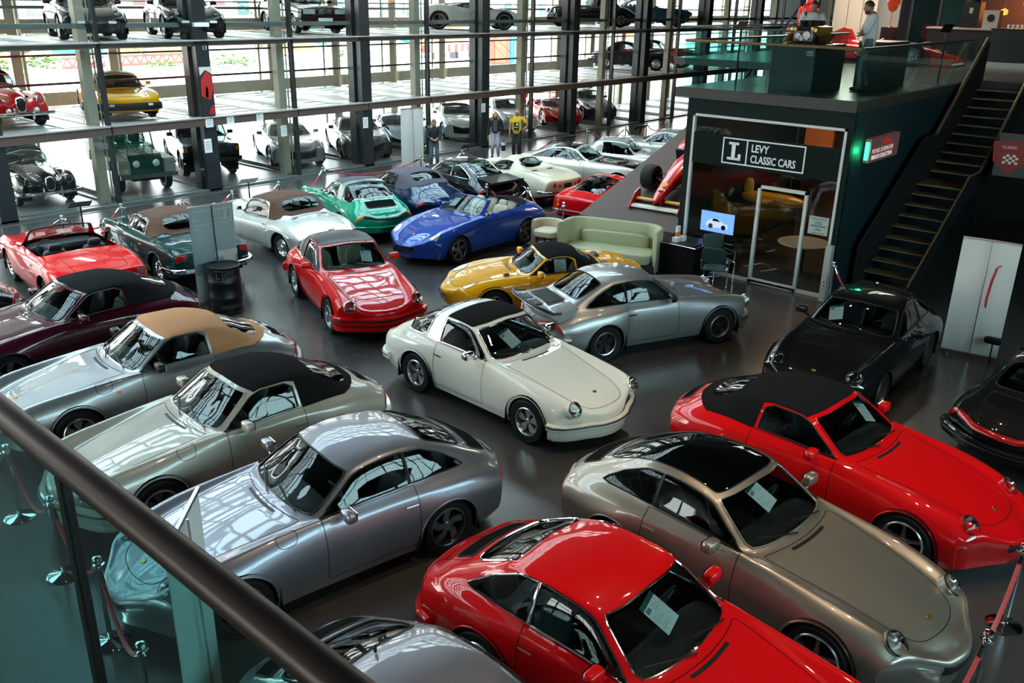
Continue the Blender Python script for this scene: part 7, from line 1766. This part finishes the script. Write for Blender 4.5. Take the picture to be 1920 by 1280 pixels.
S_('trim_7', [(34.0, 9.0, MZ1+.01, 34.25, 9.25, ZC), (34.0, 6.4, MZ1+.01, 34.2, 6.6, ZC), (34.5, 14.15, MZ1+.01, 34.8, 14.45, ZC)], M_STEELD)
# poles and posters in the dark corner under the upper floor
o = tag(empty('poster_wall', (21.4, 4.35, 0)), 'grey poster with red shield emblem hanging in the dark corner by the stairs', 'poster')
b = MB(); b.box(0, -1.3, 2.15, .04, .30, 3.05); b.build('sheet', principled('poster_grey', (.07, .066, .07), .6), o, smooth=False)
b = MB(); b.prism([(.38, 2.86), (.0, 2.92), (-.38, 2.86), (-.34, 2.45), (0, 2.2), (.34, 2.45)], -.012, -.004, 'x'); b.build('shield', principled('shield_red', (.30, .02, .022), .5), o, smooth=False)
b = MB()
for i in range(5):
    for j in range(4):
        if (i+j) % 2 == 0: b.box(-.018, -.15+.06*i, 2.42+.05*j, -.012, -.09+.06*i, 2.47+.05*j)
b.build('chequer', M_PAPER, o, smooth=False)
light('POINT', 'poster_fill', (20.6, 4.3, 3.4), 1.6, (1, .85, .7), shadow_soft_size=.05)  # added unseen light that lifts the poster out of the dark
text_mesh('poster_text', 'CLASSIC', .08, M_PAPER, o, Matrix.Translation((-.014, .2, 2.74)) @ Matrix.Rotation(-PI/2, 4, 'Z') @ Matrix.Rotation(PI/2, 4, 'X'))
# dark diagonal stair rail toward the tower
b = MB(); b.tube([(30.5, 15.7, 2.3), (36.8, 15.7, 6.2)], .05, 10); b.tube([(32.2, 15.7, .0), (32.2, 15.7, 3.3)], .09, 8); tag(b.build('stair_rail', M_STEELD), 'dark diagonal stair rail in front of the tower left of the gallery', 'railing')

# paper notices on the tower
for (x, z, w, h, l) in ((14.3, 1.98, .24, .24, 'white notice on the brown deck beam at the numbered stanchion'), (15.0, 2.02, .24, .22, 'white notice on the brown deck beam over the black off roader'), (16.02, 2.02, .24, .22, 'white notice on the brown deck beam left of the grey modern coupe'), (14.22, 1.33, .24, .40, 'grey framed notice on the stanchion beside the green off roader'), (16.95, 1.50, .22, .34, 'white paper notice on the stanchion before the grey modern coupe'), (20.22, 1.48, .22, .36, 'white paper notice on the stanchion before the graphite modern coupe'), (22.85, 1.55, .22, .34, 'white paper notice on the stanchion above the man in black'), (26.16, 1.53, .22, .34, 'white paper notice on the stanchion behind the person in the black jacket')):
    y = RY0-.16 if z > 1.9 else (RY0-.10 if x in (14.22, 20.22, 26.16) else RY0-.016)
    o = tag(MB().box(x-w/2, y-.008, z-h/2, x+w/2, y, z+h/2).build('notice', M_PAPER, None, smooth=False), l, 'sign')
    q = MB()
    for k in range(4): q.box(x-w*.36, y-.010, z+h*(.25-.16*k), x+w*(.36-.1*(k % 2)), y-.008, z+h*(.29-.16*k))
    q.build('printed_text', M_INK, o, smooth=False)
# ---------------------------------------------------------------- yard and building site beyond the tower
def shrub(x, y, s, label):
    rng = random.Random(int(x*7+y)); b = MB()
    for k in range(260):
        a = rng.uniform(0, 2*PI); u = rng.random()**.5; hz = rng.random()
        c = Vector((s*u*math.cos(a), s*.5*u*math.sin(a), s*.5*hz*(1-u*u*.6)+.1)); d = s*.09
        M = Matrix.Translation(c) @ Matrix.Rotation(rng.uniform(0, 6), 4, 'Z') @ Matrix.Rotation(rng.uniform(-1, 1), 4, 'X')
        b.add([(-d, 0, 0), (0, -d*.6, .02), (d, 0, 0), (0, d*.6, .02)], [(0, 1, 2, 3)], M)
    o = b.build('shrub', principled('leaf_green', (.13, .20, .05), .7, noise=(2, .4)), None, smooth=False, loc=(x, y, -.15)); tag(o, label, 'shrub')
shrub(41.3, 65, 2.2, 'green shrub on the yard kerb seen between the tower decks'); shrub(28, 72, 3.2, 'green shrub at the far left edge of the yard'); shrub(36.5, 66.5, 1.6, 'small green bush on the yard kerb near the left'); shrub(58, 70, 2.0, 'dry bush on the yard kerb behind the dark stanchions')
S_('kerb', [(-40, 64.2, -.02, 200, 64.6, .25)], principled('kerb_stone', (.38, .36, .33), .9))
S_('ground_far', [(-120, 80, -.02, 260, 220, .02)], principled('earth', (.50, .38, .27), .95, noise=(.2, .3)))
def box_thing(nm, lab, cat, x, y, w, d, h, mat, extra=None, z=0):
    o = tag(MB().box(x-w/2, y-d/2, z, x+w/2, y+d/2, z+h).build(nm, mat, None, smooth=False), lab, cat)
    if extra: extra(o)
    return o
M_TOI = principled('toilet_brown', (.30, .07, .035), .6); M_CYAN = principled('site_cyan', (.05, .42, .60), .6); M_SITEG = principled('site_green', (.03, .40, .26), .6); M_ORG = principled('site_orange', (.75, .25, .05), .8, noise=(1.5, .3))
o = tag(empty('portable_toilet', (61.0, 55.0, 0)), 'brown portable toilet cabin in the yard', 'cabin')
b = MB(); b.box(-1.3, -1.2, 0, 1.3, 1.2, 4.0); b.build('cabin', M_TOI, o, smooth=False)
b = MB(); b.pillow((0, 0, 4.0), (1.35, 1.25, .5), .7); b.build('roof', principled('toilet_roof', (.55, .42, .36), .6), o)
b = MB(); b.box(-.7, -1.24, .2, .7, -1.2, 3.4); b.build('door', principled('toilet_door', (.36, .10, .05), .6), o, smooth=False)
o = tag(empty('portable_toilet', (64.2, 55.5, 0)), 'blue portable toilet cabin right of the brown one', 'cabin')
b = MB(); b.box(-.9, -1, 0, .9, 1, 3.9); b.build('cabin', M_CYAN, o, smooth=False); b = MB(); b.box(-.6, -1.04, .2, .6, -1, 3.4); b.build('door', principled('toilet_blue', (.03, .3, .5), .6), o, smooth=False)
for k in range(4):
    o = tag(empty('site_barrier', (60.0+2.6*k, 62.2, 0)), 'red and white site barrier standing in the yard', 'barrier', 'red and white site barriers')
    for j in range(6): b = MB(); b.box(-1.2+.4*j, -.05, .6, -.8+.4*j, .05, 1.3); b.build('board_field', principled('barrier_red', (.7, .06, .04), .6) if j % 2 == 0 else M_PAPER, o, smooth=False)
    b = MB(); b.box(-1.1, -.3, 0, -1.0, .3, .6); b.box(1.0, -.3, 0, 1.1, .3, .6); b.build('foot', M_GREYM, o, smooth=False)
rng = random.Random(3)
PLC = ['at the far left edge of the yard', 'left of the grey house', 'before the left end of the grey house', 'before the middle of the grey house', 'before the right end of the grey house', 'left of the white sign tower', 'before the left end of the sand house', 'before the middle of the sand house', 'before the right end of the sand house', 'between sand and beige houses', 'before the left end of the beige house', 'before the middle of the beige house', 'before the right end of the beige house', 'between beige and white houses', 'before the left end of the white house', 'before the right end of the white house']
cols = [(.06, .40, .55), (.62, .6, .56), (.05, .36, .26), (.66, .32, .10), (.55, .52, .46), (.4, .1, .06)]
for k in range(16):
    x = 24+k*7.2; c = cols[k % 6]; y = 84+rng.uniform(0, 8)
    o = box_thing('site_container', ('cyan', 'white', 'green', 'orange', 'grey', 'rust red')[k % 6]+' site container '+PLC[k], 'container', x, y, rng.uniform(2.5, 4.5), 2.2, rng.uniform(1.0, 2.3), principled('container_%d' % (k % 6), c, .7))
    q = MB(); q.box(x-.9, y-1.14, .1, x-.1, y-1.1, .9); q.box(x+.3, y-1.14, .4, x+1.0, y-1.1, .8); q.build('door', principled('container_dark', (.16, .18, .19), .5), o, smooth=False)
for k in range(7):
    x = 30+k*15; s = rng.uniform(2.2, 3.6); b = MB(); n = 9
    v = [(0, 0, s*.4)]+[(s*(1+.2*math.sin(3*j))*math.cos(2*PI*j/n), s*.7*math.sin(2*PI*j/n), 0) for j in range(n)]
    b.add(v, [(0, 1+j, 1+(j+1) % n) for j in range(n)]); o = b.build('material_heap', M_ORG, None, smooth=False, loc=(x, 79+rng.uniform(-2, 2), 0)); tag(o, 'orange heap of building material on the far edge of the yard', 'heap', 'orange heaps on the building site')
# red lattice boom lying on the ground far left
b = MB()
for z in (.15, .8): b.tube([(30, 69, z), (41, 70, z)], .12, 6)
for k in range(14): b.tube([(30+11*k/14, 69+k/14, .15), (30+11*(k+.5)/14, 69+(k+.5)/14, .8), (30+11*(k+1)/14, 69+(k+1)/14, .15)], .09, 5)
tag(b.build('crane_boom', principled('boom_red', (.55, .08, .06), .6)), 'red lattice crane boom lying at the far left of the yard', 'crane')
# shells of the houses with scaffolding
def house(x0, x1, y, h, mat, label, rows, ncol, wz0=2.6):
    o = tag(empty('building', ((x0+x1)/2, y, 0)), label, 'building'); cx = (x0+x1)/2
    b = MB(); b.box(x0-cx, 0, 0, x1-cx, 12, h); b.build('wall', mat, o, smooth=False)
    for r_ in range(rows):
        for c in range(ncol):
            u = x0+(x1-x0)*(c+.5)/ncol-cx; b = MB(); b.box(u-1.0, -.08, wz0+r_*3.6, u+1.0, 0, wz0+2.0+r_*3.6); w = b.build('window', principled('house_glass', (.12, .26, .29), .25), o, smooth=False)
    b = MB(); b.box(x0-cx-.3, -.4, h, x1-cx+.3, 12.3, h+.4); b.build('roof', principled('roof_grey', (.3, .29, .28), .8), o, smooth=False)
    return o
def scaffold(x0, x1, y, h, label):
    o = tag(empty('scaffold', (x0, y, 0)), label, 'scaffold'); b = MB(); n = int((x1-x0)/2.6)
    for i in range(n+1):
        for yy in (0, 1.0): b.tube([(i*2.6, yy, 0), (i*2.6, yy, h)], .07, 5)
    for i in range(n):
        if i % 2: b.tube([(i*2.6, 0, 0), (i*2.6+2.6, 0, h*.5), (i*2.6, 0, h)], .05, 4)
    b.build('frame', principled('scaffold_pale', (.62, .62, .60), .5), o)
    b = MB()
    for k in range(int(h/2.0)+1): b.box(0, 0, 2.0*k+1.9, n*2.6, 1.0, 2.0*k+2.0)
    for k in range(int(h/2.0)+1): b.box(0, -.03, 2.0*k+2.5, n*2.6, .03, 2.0*k+2.58)
    b.build('deck', principled('scaffold_deck', (.50, .44, .36), .7), o, smooth=False)
house(34, 58, 112, 13, principled('house_grey', (.34, .335, .33), .8), 'grey house with square windows behind the far left of the yard', 3, 4)
house(60, 84, 116, 14, principled('house_sand', (.55, .46, .33), .8), 'sand coloured house shell behind scaffolding left of centre', 3, 5)
house(88, 116, 112, 14, principled('house_beige', (.55, .50, .44), .8), 'beige house shell behind scaffolding at centre', 3, 6)
house(122, 150, 108, 15, principled('house_white', (.66, .64, .62), .8), 'white house shell with teal windows right of centre', 3, 6)
scaffold(36, 60, 108, 11, 'pale scaffold before the grey house at far left'); scaffold(62, 86, 111, 11, 'pale scaffold before the sand coloured house'); scaffold(90, 118, 107, 12, 'pale scaffold before the beige house'); scaffold(124, 150, 103, 12, 'pale scaffold before the white house')
for (x, y, l) in ((52, 100, 'pink advertising tower with dark letters behind the left scaffold'), (62.5, 101, 'white advertising tower with red letters between two scaffolds'), (93, 96, 'white advertising tower with red letters at centre')):
    o = box_thing('sign_tower', l, 'sign', x, y, 3.4, 3.4, 14, principled('tower_pink' if 'pink' in l else 'tower_white', (.80, .58, .62) if 'pink' in l else (.78, .70, .70), .6))
    q = MB()
    for k in range(9): q.box(x-.7, y-1.78, 4+1.0*k, x+.7, y-1.7, 4.4+1.0*k)
    q.build('letters', principled('letters_red', (.35, .08, .08), .6), o, smooth=False)
# ---------------------------------------------------------------- people
M_SKIN = principled('skin', (.50, .27, .18), .55); M_SKIND = principled('skin_tan', (.36, .19, .12), .55)
def skinned(name, verts, edges, radii, mat, parent, sub=2, root=0):
    me = bpy.data.meshes.new(name); me.from_pydata(verts, edges, []); o = link(name, me, parent, mat)
    sk = o.modifiers.new('Skin', 'SKIN'); sk.use_smooth_shade = True
    if not me.skin_vertices: me.skin_vertices.new()
    d = me.skin_vertices[0].data
    for i, r in enumerate(radii):
        d[i].radius = (r, r) if not isinstance(r, tuple) else r; d[i].use_root = (i == root)
    sb = o.modifiers.new('Sub', 'SUBSURF'); sb.levels = sub; sb.render_levels = sub
    return o
def ik(a, b, l1, l2, bend):
    a, b, bend = Vector(a), Vector(b), Vector(bend); d = (b-a); L = min(d.length, l1+l2-.002); u = d.normalized()
    x = (l1*l1-l2*l2+L*L)/(2*L); h = math.sqrt(max(0, l1*l1-x*x)); bd = (bend-u*bend.dot(u)).normalized()
    return tuple(a+u*x+bd*h)
def person(loc, rz, label, H=1.76, hands=((.02, .34, .80), (.02, -.34, .80)), elbow=((-.3, 1, 0), (-.3, -1, 0)), feet=((.0, .11), (.0, -.11)), top=None, bottom=None, sleeve=.55, hair=None, skin=M_SKIN, head=(0, 0), longhair=False, fat=1.0, shoes=M_BLK, jacket=None, untucked=.0, beard=False, hairtop=True):
    """figure faces +x; body is one skinned surface, garments follow it"""
    root = tag(empty('person', loc, R(rz)), label, 'person'); k = H/1.76
    pel = (0, 0, .95*k); wai = (0, 0, 1.10*k); che = (.01, 0, 1.30*k); nb = (-.01, 0, 1.46*k)
    hx = .05+.05*head[0]; hc = (hx, 0, 1.60*k); ht = (hx+.03*head[0], 0, 1.70*k); nk = (.005+.03*head[0], 0, 1.52*k)
    V = [pel, wai, che, nb, nk]; E_ = [(0, 1), (1, 2), (2, 3), (3, 4)]; Rr = [(.125*fat, .15*fat), (.115*fat, .135*fat), (.125*fat, .155*fat), (.085, .12), .052]
    arms = []
    for s, hd, el in ((1, hands[0], elbow[0]), (-1, hands[1], elbow[1])):
        sh = (0, s*.185*k, 1.42*k); e = ik(sh, hd, .30*k, .26*k, el); b = len(V)
        V += [sh, e, tuple(hd)]; E_ += [(3, b), (b, b+1), (b+1, b+2)]; Rr += [.058, .044, .03]; arms.append((sh, e, tuple(hd)))
    legs = []
    for s, ft in ((1, feet[0]), (-1, feet[1])):
        hp = (0, s*.09*k, .90*k); an = (ft[0], ft[1], .085); kn = ik(hp, an, .43*k, .42*k, (1, 0, 0)); b = len(V)
        V += [hp, kn, an]; E_ += [(0, b), (b, b+1), (b+1, b+2)]; Rr += [.085*fat, .058, .042]; legs.append((hp, kn, an))
    body = skinned('body', V, E_, Rr, skin, root)
    # head with face
    hm = Matrix.Translation(hc) @ Matrix.Rotation(R(head[1]), 4, 'Z') @ Matrix.Rotation(R(22*head[0]), 4, 'Y')
    b = MB(); n, m = 20, 14; v = []
    for i in range(m+1):
        la = -PI/2+PI*i/m
        for j in range(n):
            lo = 2*PI*j/n; x, y, z = math.cos(la)*math.cos(lo), math.cos(la)*math.sin(lo), math.sin(la)
            w = .074*(1-.16*max(0, -z)); px = .095*x*(1 if x < 0 else .95); py = w*y; pz = .118*z
            if x > .3 and -.25 < z < .15 and abs(y) < .22: px += .022*(1-abs(y)/.22)
            v.append((px, py, pz+.01))
    b.add(v, [(i*n+j, i*n+(j+1) % n, (i+1)*n+(j+1) % n, (i+1)*n+j) for i in range(m) for j in range(n)], hm)
    for s in (1, -1): b.pillow((-.005, s*.076, .0), (.02, .012, .03), .9, hm)
    b.tube([tuple(hm @ Vector((-.0, 0, -.10))), nk], [.05, .052], 10)
    h = b.build('head', skin, root)
    q = MB()
    for s in (1, -1): q.pillow((.083, s*.03, .022), (.008, .012, .007), .9, hm)
    q.build('eyes', M_BLK, h); q = MB(); q.pillow((.086, 0, -.055), (.008, .024, .006), .9, hm); q.build('mouth', principled('lip', (.30, .10, .08), .5), h)
    if hair:
        q = MB(); v = []; f = []; n = 18; mm = 8
        for i in range(mm+1):
            la = R(90-(112 if longhair else 98)*i/mm)
            for j in range(n):
                lo = 2*PI*j/n; fr = max(0, math.cos(lo)); l2 = max(la, R(34) if fr > .35 else la)
                v.append((-.012+.105*math.cos(l2)*math.cos(lo), .084*math.cos(l2)*math.sin(lo), .018+.122*math.sin(l2)))
        q.add(v, [(i*n+j, i*n+(j+1) % n, (i+1)*n+(j+1) % n, (i+1)*n+j) for i in range(mm) for j in range(n)], hm)
        if longhair:
            for a in np.linspace(R(70), R(290), 12): q.tube([tuple(hm @ Vector((-.01+.10*math.cos(a), .085*math.sin(a), .05))), tuple(hm @ Vector((-.02+.11*math.cos(a), .10*math.sin(a), -.08))), tuple(hm @ Vector((-.03+.09*math.cos(a), .11*math.sin(a), -.25)))], [.035, .04, .02], 7)
        q.build('hair', hair, h)
    if beard: q = MB(); q.pillow((.045, 0, -.072), (.05, .062, .045), .8, hm); q.build('beard', hair, h)
    # hands: palm, four fingers, thumb
    for (sh, e, hd), s in zip(arms, (1, -1)):
        d = (Vector(hd)-Vector(e)).normalized(); M = frame_mat(hd, d, (0, -s, .2) if abs(d.z) > .5 else (0, 0, 1)); b = MB()
        b.pillow((0, 0, .045), (.014, .04, .05), .7, M)
        for t, (yy, l) in enumerate(((.030, .066), (.010, .078), (-.010, .072), (-.030, .056))): b.tube([tuple(M @ Vector((0, yy, .085))), tuple(M @ Vector((.006, yy*1.05, .085+l*.55))), tuple(M @ Vector((.022, yy, .085+l)))], [.0095, .009, .007], 6)
        b.tube([tuple(M @ Vector((.0, .036, .03))), tuple(M @ Vector((.012, .062, .065))), tuple(M @ Vector((.022, .060, .092)))], [.011, .010, .008], 6)
        b.build('hand', skin, body)
    # garments
    def lerp(a, b_, t): return tuple(Vector(a).lerp(Vector(b_), t))
    g = .016
    Vt = [(0, 0, (.89-untucked)*k), (0, 0, 1.08*k), (.01, 0, 1.29*k), (-.01, 0, 1.465*k)]; Et = [(0, 1), (1, 2), (2, 3)]; Rt = [(.145*fat+g, .172*fat+g), (.13*fat+g, .15*fat+g), (.135*fat+g, .16*fat+g), (.112, .155)]
    for (sh, e, hd) in arms:
        b0 = len(Vt)
        s_ = math.copysign(1, sh[1]); md = (0, s_*.115*k, 1.435*k); sh = (sh[0], sh[1]*1.03, sh[2]+.006)
        Vt.append(md); Et.append((3, b0)); Rt.append(.096); b0 += 1
        if sleeve <= 1: Vt += [sh, lerp(sh, e, sleeve)]; Et += [(b0-1, b0), (b0, b0+1)]; Rt += [.086, .072]
        else: Vt += [sh, e, lerp(e, hd, sleeve-1)]; Et += [(b0-1, b0), (b0, b0+1), (b0+1, b0+2)]; Rt += [.084, .058, .044]
    skinned('shirt' if jacket is None else 'jacket', Vt, Et, Rt, top, root)
    Vp = [(0, 0, 1.08*k), (0, 0, .93*k)]; Ep = [(0, 1)]; Rp = [(.138*fat, .162*fat), (.145*fat, .172*fat)]
    for (hp, kn, an) in legs:
        b0 = len(Vp); Vp += [hp, kn, lerp(kn, an, .94)]; Ep += [(1, b0), (b0, b0+1), (b0+1, b0+2)]; Rp += [.098*fat, .074, .062]
    skinned('trousers', Vp, Ep, Rp, bottom, root)
    for (hp, kn, an) in legs:
        b = MB(); b.pillow((an[0]+.055, an[1], .045), (.135, .048, .045), .6); b.build('shoe', shoes, root)
    return root, arms, hm
DENIM = principled('denim', (.07, .10, .13), .8); WSH = principled('white_cotton', (.62, .62, .64), .75); BLKC = principled('black_cloth', (.012, .013, .016), .8); YEL = principled('yellow_cotton', (.74, .46, .02), .75)
HDK = principled('dark_hair', (.03, .02, .014), .6); HBR = principled('brown_hair', (.16, .08, .04), .6); HBL = principled('blond_hair', (.34, .18, .07), .6)
def face(x, y, tx, ty): return math.degrees(math.atan2(ty-y, tx-x))
# man in yellow shirt, hand on hip
p1, a1, _ = person((25.2, 21.35, 0), face(25.2, 21.35, 12, 13), 'person in a yellow printed shirt with one hand on the hip', 1.80, hands=((-.02, .20, 1.02), (.05, -.27, .84)), elbow=((-.2, 1, 0), (-.3, -1, 0)), top=YEL, bottom=BLKC, sleeve=.75, skin=M_SKIN, fat=1.12, untucked=.06)
b = MB(); b.box(.168, -.10, 1.05, .178, .09, 1.33); b.build('shirt_print', BLKC, p1, smooth=False)
b = MB(); b.box(.176, -.02, 1.22, .182, .07, 1.30); b.box(.176, -.07, 1.14, .182, .05, 1.17); b.build('shirt_print_pale', principled('print_pale', (.6, .55, .3), .7), p1, smooth=False)
b = MB(); b.pillow((.135, 0, 1.652), (.012, .07, .014), .5); b.build('glasses', M_BLK, p1)
# woman with bag
p2, a2, _ = person((24.75, 22.0, 0), face(24.75, 22.0, 13, 13), 'person in a black jacket and pale trousers holding a bag', 1.68, hands=((.04, .27, .78), (.02, -.27, .78)), top=BLKC, bottom=principled('pale_trousers', (.42, .36, .42), .8), sleeve=1.9, hair=HBL, longhair=True, jacket=True)
b = MB(); b.box(.10, -.075, .98, .142, .075, 1.38); b.build('shirt', principled('grey_shirt', (.07, .065, .07), .8), p2, smooth=False)
b = MB(); b.box(-.06, -.05, 0, .06, .05, .34); b.tube([(-.05, 0, .33), (-.03, 0, .46), (.03, 0, .46), (.05, 0, .33)], .008, 5); o = b.build('hand_bag', BLKC, None, smooth=False); tag(o, 'black and white bag hanging from the hand of the person in pale trousers', 'bag')
wv = p2.matrix_basis @ Vector((.06, .30, .28)); o.location = wv
q = MB(); q.box(-.064, -.054, .2, .064, .054, .32); q.build('white_band', M_PAPER, o, smooth=False)
# man in black looking at his hands
p3, a3, _ = person((21.35, 21.75, 0), face(21.35, 21.75, 14, 13), 'person in a black shirt and jeans looking down at the hands', 1.74, hands=((.30, .05, 1.08), (.30, -.05, 1.08)), elbow=((-.2, 1, -.6), (-.2, -1, -.6)), top=BLKC, bottom=DENIM, sleeve=1.75, hair=HBR, head=(1, 0))
b = MB(); b.box(.36, -.035, 1.11, .37, .035, 1.24); o = b.build('phone', M_BLK, None, smooth=False); o.matrix_basis = p3.matrix_basis; tag(o, 'dark phone held by the person in the black shirt', 'phone')
# men on the gallery
p4, a4, _ = person((19.25, 6.95, MZ1+.012), face(19.25, 6.95, 18.6, 8.1), 'person in a white shirt and jeans with folded arms on the gallery', 1.78, hands=((.17, -.07, 1.09), (.19, .05, 1.13)), elbow=((.1, 1, -.7), (.1, -1, -.7)), top=WSH, bottom=principled('grey_jeans', (.10, .13, .13), .8), sleeve=1.25, hair=HDK, head=(.9, 0), skin=M_SKIND, untucked=.10, beard=True, feet=((.08, .13), (-.1, -.11)))
p5, a5, _ = person((20.1, 8.55, MZ1+.012), face(20.1, 8.55, 18.4, 7.9), 'person in a pale shirt standing behind the engine', 1.76, hands=((.25, .12, 1.0), (.25, -.12, 1.0)), elbow=((-.2, 1, -.5), (-.2, -1, -.5)), top=WSH, bottom=BLKC, sleeve=.7, hair=HDK, head=(.9, 0), skin=M_SKIND)
